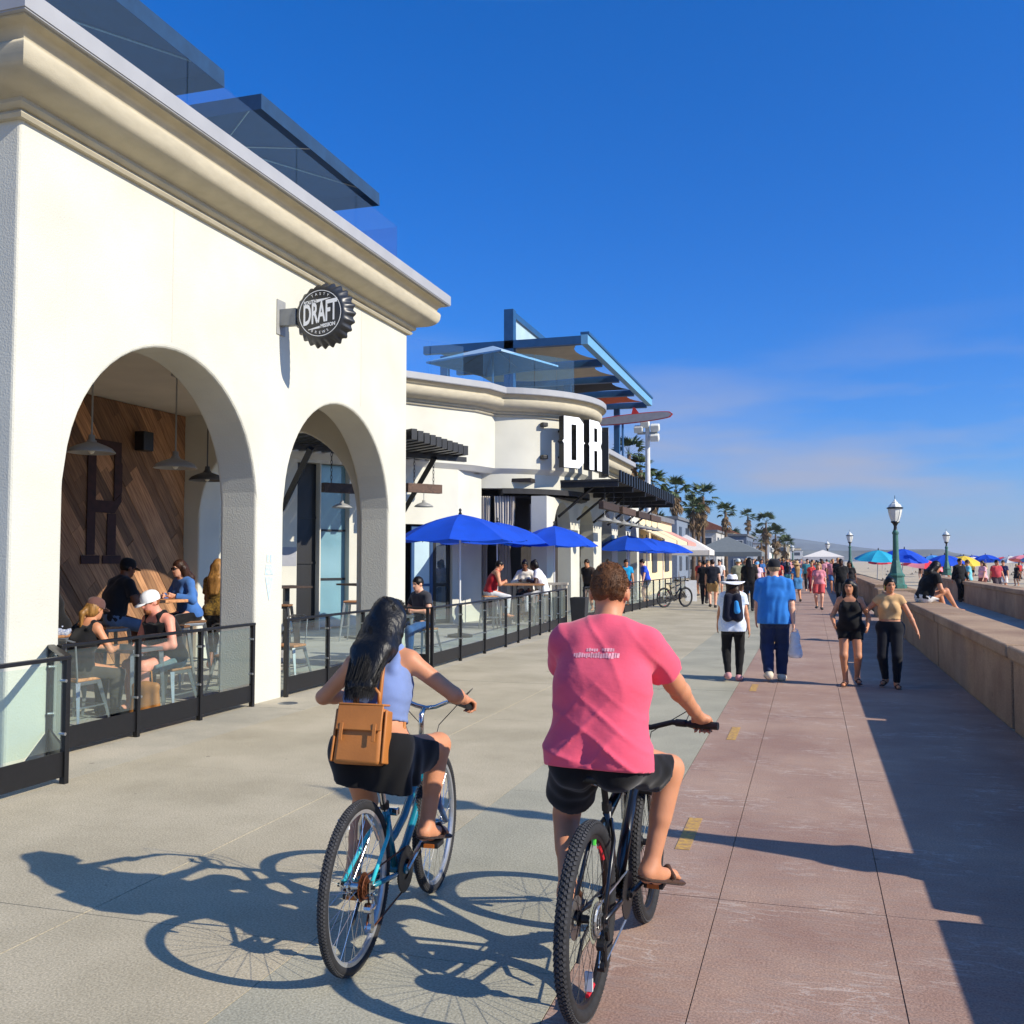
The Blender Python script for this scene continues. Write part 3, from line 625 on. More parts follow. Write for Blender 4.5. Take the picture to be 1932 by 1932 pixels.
# the big letters on the drum
M_LW = mat('white_letter_face', S(238, 240, 242), .5, var=.02)
ls = thing('letter_sign', 'tall white block letters D R A F T with black sides round the drum', 'sign', tuple(drum(-20, DR, 0)))
LET = {
 'D': ([(0, 0), (.62, 0), (.80, .16), (.80, .70), (.86, .74), (.80, .78), (.80, 1.30), (.62, 1.46), (0, 1.46), (0, .80), (-.06, .74), (0, .68)], [[(.30, .22), (.50, .22), (.50, 1.24), (.30, 1.24)]]),
 'R': ([(0, 0), (.30, 0), (.30, .58), (.50, .58), (.50, 0), (.80, 0), (.80, .62), (.72, .74), (.80, .86), (.80, 1.30), (.62, 1.46), (0, 1.46), (0, .80), (-.06, .74), (0, .68)], [[(.30, .84), (.50, .84), (.50, 1.24), (.30, 1.24)]]),
 'A': ([(0, 0), (.28, 0), (.28, .5), (.52, .5), (.52, 0), (.80, 0), (.80, 1.30), (.62, 1.46), (.18, 1.46), (0, 1.30)], [[(.28, .74), (.52, .74), (.52, 1.22), (.28, 1.22)]]),
 'F': ([(0, 0), (.30, 0), (.30, .6), (.62, .6), (.62, .84), (.30, .84), (.30, 1.22), (.80, 1.22), (.80, 1.46), (0, 1.46)], []),
 'T': ([(.25, 0), (.55, 0), (.55, 1.22), (.80, 1.22), (.80, 1.46), (0, 1.46), (0, 1.22), (.25, 1.22)], [])}
def letter(ch, a, th=.20):
    o, holes = LET[ch]
    bm = bmesh.new(); loops = [o]+holes; ed = []
    for lp_ in loops:
        vs_ = [bm.verts.new((x, y, 0)) for x, y in lp_]
        ed += [bm.edges.new((vs_[i], vs_[(i+1) % len(vs_)])) for i in range(len(vs_))]
    bmesh.ops.triangle_fill(bm, use_beauty=True, edges=ed, normal=(0, 0, 1))
    r = bmesh.ops.extrude_face_region(bm, geom=bm.faces[:]); bmesh.ops.translate(bm, vec=(0, 0, th), verts=[v for v in r['geom'] if isinstance(v, bmesh.types.BMVert)])
    bmesh.ops.recalc_face_normals(bm, faces=bm.faces)
    me = bpy.data.meshes.new('letter'); me.materials.append(M_BLK); me.materials.append(M_LW)
    for f in bm.faces:
        if f.normal.z > .9 and f.calc_center_median().z > th*.9: f.material_index = 1
    bm.to_mesh(me); bm.free()
    ob = link('letter', me, None, ls); tang = Vector((-math.sin(R(a)), math.cos(R(a)), 0)); nor = Vector((math.cos(R(a)), math.sin(R(a)), 0))
    frame(ob, tang, (0, 0, 1), nor, drum(a, DR+.42, 4.31)-tang*.40-ls.location)
    for zz in (.35, 1.1):
        MB().tube([drum(a, DR-.02, 4.31+zz)-ls.location, drum(a, DR+.45, 4.31+zz)-ls.location], .035, 6).build('bracket', M_BLK, ls)
for ch, a in zip('DRAFT', (-31, -14.5, 11, 28, 45)): letter(ch, a)
for zz in (4.62, 5.55):
    part(MB().box(drum(-42, DR+.1, zz), (.16, .18, .12), Matrix.Rotation(R(-42), 3, 'Z')), 'spot_box', M_BLK, ls, bevel=.02)
# curtains in the drum entrance
M_CURT = mat('beige_curtain', S(206, 198, 184), .9, var=.08, scale=3, stretch=(4, 4, .4))
def curtain(a0, a1, r, z0, z1, label, gather=.5):
    t = thing('curtain', label, 'curtain', tuple(drum((a0+a1)/2, r, 0)), group='curtains round the drum entrance')
    mb = MB(); n = 44; rows_ = [z1, z1*.8+z0*.2, z1*.55+z0*.45, z1*.35+z0*.65, z0]; sq = [1, .95, gather, .62, .8]
    for z, q in zip(rows_, sq):
        for i in range(n+1):
            u = (i/n-.5)*q; a = (a0+a1)/2+(a1-a0)*u
            mb.v.append(drum(a, r+.06*math.sin(i*1.15)+.02*math.sin(i*2.9+z), z))
    for j in range(len(rows_)-1):
        for i in range(n): mb.f.append((j*(n+1)+i, j*(n+1)+i+1, (j+1)*(n+1)+i+1, (j+1)*(n+1)+i))
    return part(mb, 'cloth', M_CURT, t, smooth=True)
curtain(-79, -70, 2.85, .05, 3.5, 'beige curtain gathered hard against the white corner', .6)
curtain(-68, -56, 2.9, .05, 3.5, 'beige curtain tied back at the left of the dark doorway', .5)
curtain(-46, -37, 2.8, .05, 3.3, 'beige curtain hanging straight beside the white column', .9)
# ---- arcade wing
WX = -7.05
bW = thing('arcade_building', 'long white arcade of round arches running on from the drum', 'building', (WX, 26.2, 0))
w = MB(); arch_wall(w, (WX, 26.2), (0, 1), (1, 0), 3.9, 0, 3.49, .45, [(.8, 2.85, 2.5, .90)], N=16); part(w, 'wall', M_STUC, bW)
w = MB(); arch_wall(w, (WX+.002, 30.1), (0, 1), (1, 0), 11.3, 0, 4.0, .45, [(.1, 2.2, 2.5, .98), (3.5, 5.4, 2.5, .92), (6.5, 8.3, 2.5, .9), (9.2, 10.8, 2.5, .8)], N=16); part(w, 'wall', M_STUC, bW)
part(MB().b2((WX-.3, 30.62, 4.0), (WX, 37.0, 4.83)), 'upper_wall', M_STUC, bW)
part(MB().b2((-12.0, 36.9, 0), (WX-.31, 37.0, 4.83)), 'upper_wall', M_STUC, bW)
pw = [(WX, 30.62), (WX, 37.0), (-12, 37.0)]
part(MB().sweep(corn(4.765), pw), 'cornice', M_CORN, bW, merge=True, autos=50); part(MB().sweep(capp(4.765), pw), 'roof_cap', M_CAP, bW)
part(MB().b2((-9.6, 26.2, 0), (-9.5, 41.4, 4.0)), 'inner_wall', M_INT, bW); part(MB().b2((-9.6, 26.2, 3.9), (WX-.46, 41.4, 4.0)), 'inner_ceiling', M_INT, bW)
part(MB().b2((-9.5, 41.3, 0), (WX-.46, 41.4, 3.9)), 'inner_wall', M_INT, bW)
aw = thing('slat_awning', 'flat black awning with an upright slatted edge over the arcade', 'awning', (-6.2, 27.4, 0))
part(MB().b2((-7.0, 27.4, 3.96), (-5.25, 39.2, 4.02)), 'roof_sheet', M_CANV, aw)
y = 27.5
while y < 39.2:
    part(MB().b2((-5.25, y, 3.93), (-5.19, y+.16, 4.28)), 'slat', M_BLK, aw); y += .45
for y in (27.43, 29.8, 32.2, 34.6, 37, 39.1): part(MB().b2((-7.03, y, 3.80), (-5.26, y+.09, 3.955)), 'rafter', M_BLK, aw); part(MB().tube([(-7.04, y+.045, 2.95), (-6.0, y+.045, 3.79)], .04, 4), 'strut', M_BLK, aw)
for i, y in enumerate((28.6, 31.6, 34.6, 37.4)):
    chain_light((-5.75, y, 0), ['weathered beam lamp on chains at the drum end of the black awning', 'second weathered beam lamp from the drum under the black awning', 'third weathered beam lamp from the drum under the black awning', 'last weathered beam lamp at the far end of the black awning'][i], 3.95, 3.28, 2.4, (0, 1))
# planter at the terrace corner, timber end post
pl = thing('planter', 'tall dark tapered planter at the end of the terrace fence', 'planter', (-5.78, 24.75, 0))
MB().box((0, 0, .36), (.34, .34, .72), None, 1.25).build('pot', M_CANV, pl, bevel=.015); MB().box((0, 0, .71), (.36, .36, .03)).build('soil', M_INT, pl)
tp = thing('terrace_gate', 'pale timber end frame closing the parasol terrace', 'gate', (-6.05, 24.3, 0))
M_PALE = mat('pale_timber', S(190, 178, 158), .8, var=.1, scale=3, stretch=(1, 1, .2))
for x in (-1.5, 0): MB().b2((x-.05, -.05, 0), (x+.05, .05, 1.05)).build('post', M_PALE, tp, bevel=.006)
MB().b2((-1.58, -.06, 1.05), (.08, .06, 1.11)).build('top_board', M_PALE, tp, bevel=.006)
for i in range(9): MB().b2((-1.4+i*.15, -.015, .08), (-1.4+i*.15+.09, .015, 1.045)).build('board', M_PALE, tp)
# ---- rooftop of the second building
rg = thing('roof_glass_rail', 'clear glass rail on the roof of the angled white wing', 'railing', tuple(AB(4, -.1, 6.5)))
for a, b in ((1.5, 3.4), (3.41, 5.3), (5.31, 7.2), (7.21, 8.3)): part(ABbox(MB(), a+.01, b-.01, -.1, -.088, 6.5, 7.5), 'pane', M_GLSB, rg)
rg = thing('roof_glass_rail', 'curved glass rail on the drum roof above the letters', 'railing', tuple(drum(-45, 3.3, 6.5)))
for a in range(-74, -22, 13):
    mb = MB()
    for q in range(7):
        for r in (3.32, 3.332):
            for z in (6.5, 7.52): mb.v.append(drum(a+q*12.7/6, r, z))
    for q in range(6):
        i = q*4
        mb.f += [(i, i+4, i+5, i+1), (i+2, i+3, i+7, i+6), (i+1, i+5, i+7, i+3), (i, i+2, i+6, i+4)]
    mb.f += [(0, 1, 3, 2), (24, 26, 27, 25)]
    part(mb, 'pane', M_GLSB, rg)
sq_parasol((-12.6, 22.9, 6.4), 1.6, 1.35, 'square black roof parasol behind the glass of the angled wing', rz=R(-34.5))
sq_parasol((-9.3, 28.2, 6.45), 1.45, 1.30, 'pale blue square parasol behind the curved drum glass', drop=.05, apex=.55, m=mat('pale_blue_canvas', S(150, 178, 200), .9, var=.06), rz=R(-20))
# blue steel canopy with fabric strips
M_BLST = mat('blue_steel', S(38, 82, 124), .45, var=.1, scale=3)
M_BLST2 = mat('pale_blue_steel', S(110, 165, 200), .45, var=.06)
M_FAB = mat('beige_shade_cloth', S(196, 182, 156), .9, var=.06, scale=2); M_ORG = mat('orange_shade_cloth', S(206, 92, 52), .9, var=.06)
cn = thing('roof_canopy', 'blue steel roof canopy with beige and orange shade cloths', 'canopy', (-9.4, 41, 6))
def cb(a, b, name, m=M_BLST): return part(MB().b2(a, b), name, m, cn)
cb((-14, 34.0, 9.52), (-7.85, 34.25, 9.82), 'beam'); cb((-7.85, 34.0, 9.5), (-7.6, 48.9, 9.85), 'beam', M_BLST2); cb((-7.87, 34.0, 9.86), (-7.55, 48.9, 9.95), 'edge_trim')
for y in (37.6, 41.2, 44.9, 48.6): cb((-14, y, 9.40), (-7.86, y+.25, 9.68), 'beam')
for i, y in enumerate((34.4, 38.0, 41.6, 45.3)):
    mb = MB(); nx, ny = 10, 6
    for a in range(nx+1):
        for b in range(ny+1):
            u, v = a/nx, b/ny; pinch = .5*(4*(v-.5)**2)
            mb.v.append((-13.6+u*(5.1+pinch), y+v*3.1, 9.66-.30*math.sin(math.pi*u)*math.sin(math.pi*v)))
    for a in range(nx):
        for b in range(ny): k2 = a*(ny+1)+b; mb.f.append((k2, k2+1, k2+ny+2, k2+ny+1))
    part(mb, 'shade_cloth', M_ORG if i == 3 else (M_FAB if i < 2 else M_CANV), cn, smooth=True)
for (x, y) in ((-9.4, 48.7), (-13, 48.7), (-13.2, 34.1), (-10.2, 41.4)): cb((x-.14, y-.02, 5.5 if y > 40 else 6.3), (x+.14, y+.26, 9.42), 'post')
fr_ = thing('roof_frame', 'tall blue steel frame with two glass panes standing on the roof', 'frame', (-10.6, 34, 6.4))
for a, b in (((-10.78, 34.0, 6.4), (-10.42, 34.36, 11.0)), ((-10.7, 34.37, 10.78), (-10.5, 42.5, 11.0)), ((-10.7, 34.37, 9.85), (-10.5, 42.5, 9.99)), ((-10.7, 38.3, 9.99), (-10.5, 38.5, 10.78)), ((-10.7, 42.3, 9.99), (-10.5, 42.5, 10.78))): part(MB().b2(a, b), 'bar', M_BLST, fr_)
for a, b in ((34.4, 38.3), (38.5, 42.3)): part(MB().b2((-10.61, a, 9.99), (-10.59, b, 10.78)), 'pane', M_PANEL, fr_)
# surfboard sign
M_SURF = mat('grey_board', S(150, 146, 150), .4, var=.06); M_SRED = mat('board_red', S(196, 48, 40), .4, var=.05)
sf = thing('surfboard_sign', 'long grey surfboard sign with red outline and fin on a mast', 'sign', (-7.3, 42, 0))
def board(L_, W_, n=24):
    P = []
    for i in range(n+1):
        t = i/n; P.append((-L_/2+L_*t, W_*max(0, math.sin(math.pi*min(1, max(0, t*.94+.06))))**.25 if 0 < t < 1 else 0))
    return [(x, y) for x, y in P]+[(x, -y) for x, y in P[-2:0:-1]]
ob = MB().poly([(x, 0, z) for x, z in board(3.35, .21)], (0, .09, 0)).build('rim', M_SRED, sf); ob.location = (0, 0, 7.9); ob.rotation_euler = (0, R(-4), 0)
ob2 = MB().poly([(x, -.012, z) for x, z in board(3.24, .175)], (0, .114, 0)).build('board', M_SURF, sf); ob2.location = (0, 0, 7.9); ob2.rotation_euler = (0, R(-4), 0)
MB().poly([(-.15, .02, 8.08), (.22, .02, 8.08), (.02, .02, 8.36), (-.08, .02, 8.38)], (0, .05, 0)).build('fin', M_SRED, sf)
MB().cyl((-.55, .09, 3.9), (-.55, .09, 7.8), .05, n=8).build('mast', M_BLST, sf)
# ---------------------------------------------------------------- blue parasols
M_BLUE = mat('blue_canvas', S(12, 82, 216), .75, var=.06, scale=3, bump=.08, bscale=60)
def add_translucent(m, w=.25):
    t = m.node_tree; b = t.nodes['Principled BSDF']; out = t.nodes['Material Output']; tl = t.nodes.new('ShaderNodeBsdfTranslucent'); mxs = t.nodes.new('ShaderNodeMixShader'); mxs.inputs[0].default_value = w
    src = b.inputs['Base Color'].links[0].from_socket; t.links.new(src, tl.inputs[0]); t.links.new(b.outputs[0], mxs.inputs[1]); t.links.new(tl.outputs[0], mxs.inputs[2]); t.links.new(mxs.outputs[0], out.inputs[0])
add_translucent(M_BLUE, .3)
def parasol(loc, r, h, rise, label, group=None, mats=None, n=8, tilt=(0, 0), pole=True, valance=.0, a0=.2, cat='parasol', name='parasol'):
    t = thing(name, label, cat, loc, a0, group); t.rotation_euler = (tilt[0], tilt[1], a0)
    for k in range(n):
        mb = MB(); a, b = 2*math.pi*k/n, 2*math.pi*(k+1)/n; J = 6; sub = 4
        for j in range(J+1):
            u = .03+.97*j/J; zz = h+rise*(1-u)+rise*.16*math.sin(math.pi*u)
            for q in range(sub+1):
                w = q/sub; an = a+(b-a)*w
                ch = math.cos((b-a)/2)/math.cos((w-.5)*(b-a))      # straight panel edge
                sag = .05*r*u*math.sin(math.pi*w)*.6
                mb.v.append((r*u*ch*math.cos(an), r*u*ch*math.sin(an), zz-sag))
        for j in range(J):
            for q in range(sub): i = j*(sub+1)+q; mb.f.append((i, i+1, i+sub+2, i+sub+1))
        if valance:
            i0 = len(mb.v)
            for q in range(sub+1): x, y, z = mb.v[J*(sub+1)+q]; mb.v.append((x, y, z-valance))
            for q in range(sub): mb.f.append((J*(sub+1)+q, J*(sub+1)+q+1, i0+q+1, i0+q))
        mb.build('panel', (mats[k % len(mats)] if mats else M_BLUE), t, smooth=True)
        MB().tube([(0, 0, h+rise-.05), (r*math.cos(a)*.995, r*math.sin(a)*.995, h-.015)], .009, 5).build('rib', M_BLK, t)
    if pole:
        MB().cyl((0, 0, 0), (0, 0, h+rise), .022, n=10).build('pole', M_STEEL if r < 1.2 else M_PWHT, t)
        MB().lathe([(0, h+rise-.02), (.045, h+rise), (.02, h+rise+.05), (.035, h+rise+.09), (.02, h+rise+.12), (0, h+rise+.13)], n=10).build('finial', M_BLK, t, smooth=True)
        MB().lathe([(0, 0), (.28, 0), (.28, .05), (.05, .09), (.05, .25), (0, .25)], n=16).build('base', M_BLK, t)
    return t
M_PWHT = mat('pole_white', S(214, 214, 210), .5, var=.05)
G = 'blue market parasols on the terrace'
parasol((-7.42, 20.2, 0), 1.50, 2.13, .58, 'blue parasol just past the white building end, first on the terrace', G)
parasol((-8.05, 24.8, 0), 1.55, 2.13, .58, 'blue parasol above the person in the red tank top', G, a0=.5)
parasol((-6.78, 26.0, 0), 1.22, 2.08, .56, 'blue parasol before the first dark arch of the arcade', G, a0=.3)
parasol((-6.45, 35.5, 0), 1.35, 2.05, .55, 'blue parasol over the person in the bright blue tee', G, a0=.1)
parasol((-6.40, 39.5, 0), 1.35, 2.05, .55, 'blue parasol second from the end of the terrace row', G, a0=.6)
parasol((-6.25, 43.0, 0), 1.35, 2.02, .52, 'blue parasol at the far end of the terrace row by the white tent', G, a0=.3)
# ---------------------------------------------------------------- green street lamps
M_GREEN = mat('green_lamp_paint', S(62, 112, 98), .5, var=.15, scale=8)
M_LANT = mat('lantern_white', S(226, 226, 216), .35, var=.04)
def street_lamp(loc, label, s=1.0, detail=True):
    t = thing('street_lamp', label, 'street lamp', loc, 0, 'green promenade lamps with white lanterns'); t.scale = (s, s, s); n = 16
    MB().lathe([(0, 0), (.30, 0), (.30, .10), (.24, .13), (.22, .34), (.25, .36), (.25, .40), (.19, .46), (.15, .62), (.115, .8), (.105, .84)], n=8).build('base', M_GREEN, t)
    MB().lathe([(.10, .83), (.085, 1.1), (.078, 1.62), (.095, 1.64), (.095, 1.69), (.07, 1.72), (.06, 1.76)], n=n).build('shaft', M_GREEN, t, smooth=False)
    MB().lathe([(.06, 1.75), (.05, 1.80), (.045, 1.88), (.08, 1.95), (.13, 1.99), (.12, 2.02), (0, 2.02)], n=n).build('neck', M_BLK, t)
    ln = MB().lathe([(.10, 2.01), (.15, 2.15), (.185, 2.30), (.195, 2.40)], n=8).build('lantern', M_LANT, t)
    MB().lathe([(.195, 2.395), (.235, 2.40), (.235, 2.435), (.19, 2.45)], n=n).build('collar', M_BLK, ln)
    MB().lathe([(.20, 2.44), (.15, 2.53), (.09, 2.57), (.085, 2.60), (.05, 2.62), (.02, 2.68), (.0, 2.70)], n=8).build('lantern_cap', M_LANT, t)
    for k in range(8):
        a = math.pi*2*k/8
        MB().tube([(.10*math.cos(a), .10*math.sin(a), 2.01), (.152*math.cos(a), .152*math.sin(a), 2.15), (.187*math.cos(a), .187*math.sin(a), 2.30), (.197*math.cos(a), .197*math.sin(a), 2.40)], .008, 4).build('glazing_bar', M_PWHT, ln)
    MB().cyl((0, 0, 2.68), (0, 0, 2.80), .008, n=5).build('spike', M_BLK, t)
    return t
street_lamp((2.45, 31.4, .84), 'tall green street lamp on the concrete plinth behind the person in the tan top')
street_lamp((7.25, 59, .84), 'green street lamp beyond the second sea wall by the person in black', .92)
for i, (x, y, lab) in enumerate([(2.55, 70, 'green street lamp rising behind the turquoise and blue beach umbrella'), (1.6, 102, 'green street lamp farther along, before the hills'), (-2.4, 140, 'green street lamp over the middle of the crowd'), (-6.5, 178, 'small distant street lamp over the crowd, left of two others'), (-9.8, 205, 'smallest distant street lamp before the far palms')]):
    street_lamp((x, y, .8 if i < 1 else .6), lab, 1.05+.05*i)
# lamp post out of frame whose shadow crosses the lane
street_lamp((2.2, 5.62, .84), 'green street lamp standing on the near sea wall', 1.0)
# floodlight pole
fp = thing('floodlight_pole', 'tall pale pole with white floodlights above the arcade awning', 'light pole', (-7.7, 48, 0))
MB().cyl((0, 0, 0), (0, 0, 8.3), .17, .11, n=12).build('pole', M_PWHT, fp)
MB().b2((-.5, -.06, 7.95), (.5, .06, 8.07)).build('crossarm', M_STEEL, fp)
for x, z in ((-.42, 8.2), (.40, 8.25), (.38, 7.75), (-.1, 8.45)):
    f = MB().box((x, -.15, z), (.44, .34, .34), Matrix.Rotation(R(25), 3, 'X')).build('floodlight', M_LANT, fp, bevel=.05)
# ---------------------------------------------------------------- palms
M_TRUNK = mat('palm_bark', S(104, 86, 70), .95, var=.25, scale=2, stretch=(1, 1, 6), bump=.5, bscale=12)
M_LEAF = mat('palm_leaf', S(70, 88, 42), .6, var=.35, scale=3); M_DEAD = mat('dead_palm_leaf', S(128, 104, 74), .9, var=.25, scale=3)
def fan(mb, M, L_, pet, n=13, spread=2.5):
    o = Vector((0, 0, 0)); k = Vector((pet, 0, -.02*pet))
    mb.add([M @ Vector(p) for p in ((0, -.02, 0), (0, .02, 0), (pet, .012, 0), (pet, -.012, 0))], [(0, 1, 2, 3)])
    for i in range(n):
        a = (i/(n-1)-.5)*spread; l = L_*(1-.25*abs(a)/spread*2)*random.uniform(.85, 1.05)
        d = Vector((math.cos(a), math.sin(a), 0)); s_ = Vector((-math.sin(a), math.cos(a), 0)); w = .055*L_
        p1 = k+d*l*.55+s_*w; p2 = k+d*l*.55-s_*w; p3 = k+d*l+Vector((0, 0, -.22*L_*random.uniform(.5, 1.5)))
        up = Vector((0, 0, .03*(1 if i % 2 else -1)))
        mb.add([M @ q for q in (k, p1+up, p3, p2-up)], [(0, 1, 2, 3)])
def palm(loc, h, cr, label, seed, dead=20, live=24, lean=0, group='palms along the promenade'):
    random.seed(seed)
    t = thing('palm_tree', label, 'palm tree', loc, seed*1.3, group)
    MB().tube([(lean*(i/8)**2, 0, h*i/8) for i in range(9)], [.22*(1-.35*i/8)+(.08 if i == 0 else 0) for i in range(9)], 9).build('trunk', M_TRUNK, t, smooth=True)
    mb = MB(); top = Vector((lean, 0, h))
    for i in range(live):
        el = R(random.uniform(-25, 75)); az = random.uniform(0, 6.28)
        M = Matrix.Translation(top) @ Matrix.Rotation(az, 4, 'Z') @ Matrix.Rotation(-el, 4, 'Y') @ Matrix.Rotation(random.uniform(-.5, .5), 4, 'X')
        fan(mb, M, cr*.62, cr*.5)
    mb.build('crown', M_LEAF, t)
    mb = MB()
    for i in range(dead):
        el = R(random.uniform(-85, -45)); az = random.uniform(0, 6.28)
        M = Matrix.Translation(top-Vector((0, 0, random.uniform(0, cr*1.1)))) @ Matrix.Rotation(az, 4, 'Z') @ Matrix.Rotation(-el, 4, 'Y')
        fan(mb, M, cr*.6, cr*.35, 9, 1.8)
    mb.build('dead_skirt', M_DEAD, t)
    return t
for i, (x, y, h, cr, lab) in enumerate([
    (-12.6, 70, 9.6, 1.55, 'tall shaggy palm behind the floodlight pole'), (-11.2, 72, 7.5, 1.4, 'shorter shaggy palm right of the floodlight pole'), (-11.9, 71, 8.5, 1.4, 'palm with a thick dead skirt close behind the floodlight pole'),
    (-12.2, 80, 4.8, 1.3, 'low palm under the awning edge'), (-11.2, 85, 8.0, 1.5, 'palm standing alone left of the pair beyond the white tent'), (-10.5, 92, 6.9, 1.4, 'palm with a drooping brown skirt beyond the white tent'),
    (-9.9, 95, 8.0, 1.7, 'broad palm beside the small white floodlight'), (-10.6, 97, 6.6, 1.5, 'shorter palm tucked against the broad one'), (-9.0, 110, 7.2, 1.35, 'small lone palm over the grey tent'),
    (-10.2, 170, 9.3, 1.6, 'thin far palm with a small round head'), (-7.3, 172, 8.3, 2.2, 'far bushy palm, tallest of the hazy cluster'), (-8.3, 176, 5.5, 2.4, 'hazy far palm low in the cluster'), (-12.6, 165, 5.6, 2.2, 'hazy far palm at the side of the grey tent'), (-4.6, 185, 4.6, 2.3, 'lowest hazy palm beside the far lamps'), (-6.0, 180, 6.4, 2.2, 'hazy palm between the tallest far one and the lamps')]):
    palm((x, y, -.2), h, cr*.95, lab, i+1)
random.seed(11)
# ---------------------------------------------------------------- tents and stalls, far buildings
M_TW = mat('white_canvas', S(226, 218, 206), .9, var=.04); M_TG = mat('grey_canvas', S(112, 118, 118), .9, var=.05)
def tent(loc, w, d, h, rise, m, label, rz=0):
    t = thing('market_tent', label, 'tent', loc, rz)
    c = [(-w/2, -d/2), (w/2, -d/2), (w/2, d/2), (-w/2, d/2)]
    mb = MB().add([(x, y, h) for x, y in c]+[(x, y, h-.28) for x, y in c]+[(0, 0, h+rise)], [(0, 1, 8), (1, 2, 8), (2, 3, 8), (3, 0, 8), (0, 4, 5, 1), (1, 5, 6, 2), (2, 6, 7, 3), (3, 7, 4, 0)])
    o = mb.build('roof', m, t); sd = o.modifiers.new('s', 'SOLIDIFY'); sd.thickness = .015
    for x, y in c: MB().cyl((x*.98, y*.98, 0), (x*.98, y*.98, h), .035, n=6).build('leg', M_STEEL, t)
    return t
tent((-7.1, 58.5, 0), 3.0, 3.0, 2.25, .95, M_TW, 'white peaked market tent beside the last blue parasol')
tent((-5.3, 66, 0), 4.6, 4.2, 2.2, 1.05, M_TG, 'grey peaked market tent over the crowd')
tent((1.0, 88, 0), 3.4, 3.0, 1.95, .6, M_TW, 'small distant white canopy over the crowd')
M_CREAM = mat('cream_wall', S(226, 206, 166), .9, var=.05); M_SHUT = mat('dusky_glass', S(60, 70, 82), .3, var=.2); M_ROOFG = mat('grey_roof', S(110, 112, 116), .9, var=.1); M_ROOFR = mat('tile_roof', S(150, 92, 70), .9, var=.15)
def house(loc, w, d, h, m, label, nx=3, nz=2, roof='flat', rz=0, name='beach_building', group='buildings along the far promenade', win=True):
    t = thing(name, label, 'building', loc, rz, group)
    wl = MB().b2((-w/2, 0, 0), (w/2, d, h)).build('wall', m, t)
    if roof == 'flat': MB().b2((-w/2-.15, -.15, h), (w/2+.15, d+.15, h+.25)).build('roof', M_ROOFG, t)
    else: MB().poly([(-w/2-.3, -.3, h), (w/2+.3, -.3, h), (0, -.3, h+w*.22)], (0, d+.6, 0)).build('roof', M_ROOFR, t)
    if win:
        for i in range(nx):
            for k in range(nz):
                x = -w/2+w*(i+.5)/nx; z = h*(k+.52)/nz
                f = MB().b2((x-w/nx*.30, -.06, z-h/nz*.27), (x+w/nx*.30, .02, z+h/nz*.27)).build('window_frame', M_PWHT, t)
                MB().b2((x-w/nx*.26, -.075, z-h/nz*.23), (x+w/nx*.26, -.061, z+h/nz*.23)).build('pane', M_SHUT, f)
        ny = max(1, int(d/3.5))
        for i in range(ny):
            for k in range(nz):
                y = d*(i+.5)/ny; z = h*(k+.52)/nz
                MB().b2((w/2-.02, y-.7, z-h/nz*.23), (w/2+.06, y+.7, z+h/nz*.25)).build('window', M_SHUT, t)
    return t
# shop beyond the arcade
house((-10.8, 42.0, 0), 6.6, 13, 3.7, M_CREAM, 'cream single-storey shop beyond the arcade', 4, 1)
M_PINK = mat('faded_pink_canvas', S(208, 150, 136), .9, var=.08)
for i, y in enumerate((43.2, 47.4, 51.6)):
    t = thing('shop_awning', ['cream shop awning next to the arcade', 'cream shop awning in the middle of the cream shop', 'faded pink shop awning at the far end of the cream shop'][i], 'awning', (-7.48, y, 0))
    MB().poly([(0, 0, 3.25), (1.3, 0, 2.62), (1.3, 0, 2.45), (1.27, 0, 2.45), (1.27, 0, 2.58), (0, 0, 3.2)], (0, 3.8, 0)).build('canvas', M_CREAM if i < 2 else M_PINK, t)
    for q in (0.1, 3.7): MB().cyl((0, q, 2.6), (1.25, q, 2.56), .02, n=5).build('arm', M_STEEL, t)
house((-14.5, 84, 0), 7, 9, 5.2, mat('grey_blue_siding', S(118, 130, 146), .9), 'grey-blue two-storey beach house behind the white tent', 3, 2)
house((-13.5, 104, 0), 8, 12, 4.6, mat('pale_siding', S(186, 184, 178), .9), 'pale two-storey building over the grey tent', 4, 2)
house((-11.5, 122, 0), 8, 14, 4.6, mat('slate_siding', S(96, 108, 126), .9), 'slate-coloured building with a dark top storey', 4, 2)
house((-15, 142, 0), 9, 14, 5.6, M_CREAM, 'cream beach house left of the hazy palms', 3, 2, 'gable')
house((-13, 215, 0), 9, 14, 5.0, mat('white_siding', S(220, 220, 214), .9), 'white beach house behind the hazy palms', 3, 2)
rh = random.Random(21); HW = [mat('white_siding', S(220, 220, 214)), M_CREAM, mat('pale_siding', S(186, 184, 178))]
for i in range(34):
    y = rh.uniform(330, 1500); x = -y*.06+rh.uniform(-.05, .045)*y; hh = rh.uniform(5, 10)+max(0, (y-600)/70)
    house((x, y, -1), rh.uniform(7, 15), 12, hh, rh.choice(HW), 'tiny pale far-off house below the hills in the hazy shore town', 2, 2, 'flat' if rh.random() < .6 else 'gable', name='far_house', group='hazy shore town below the hills', win=y < 700)
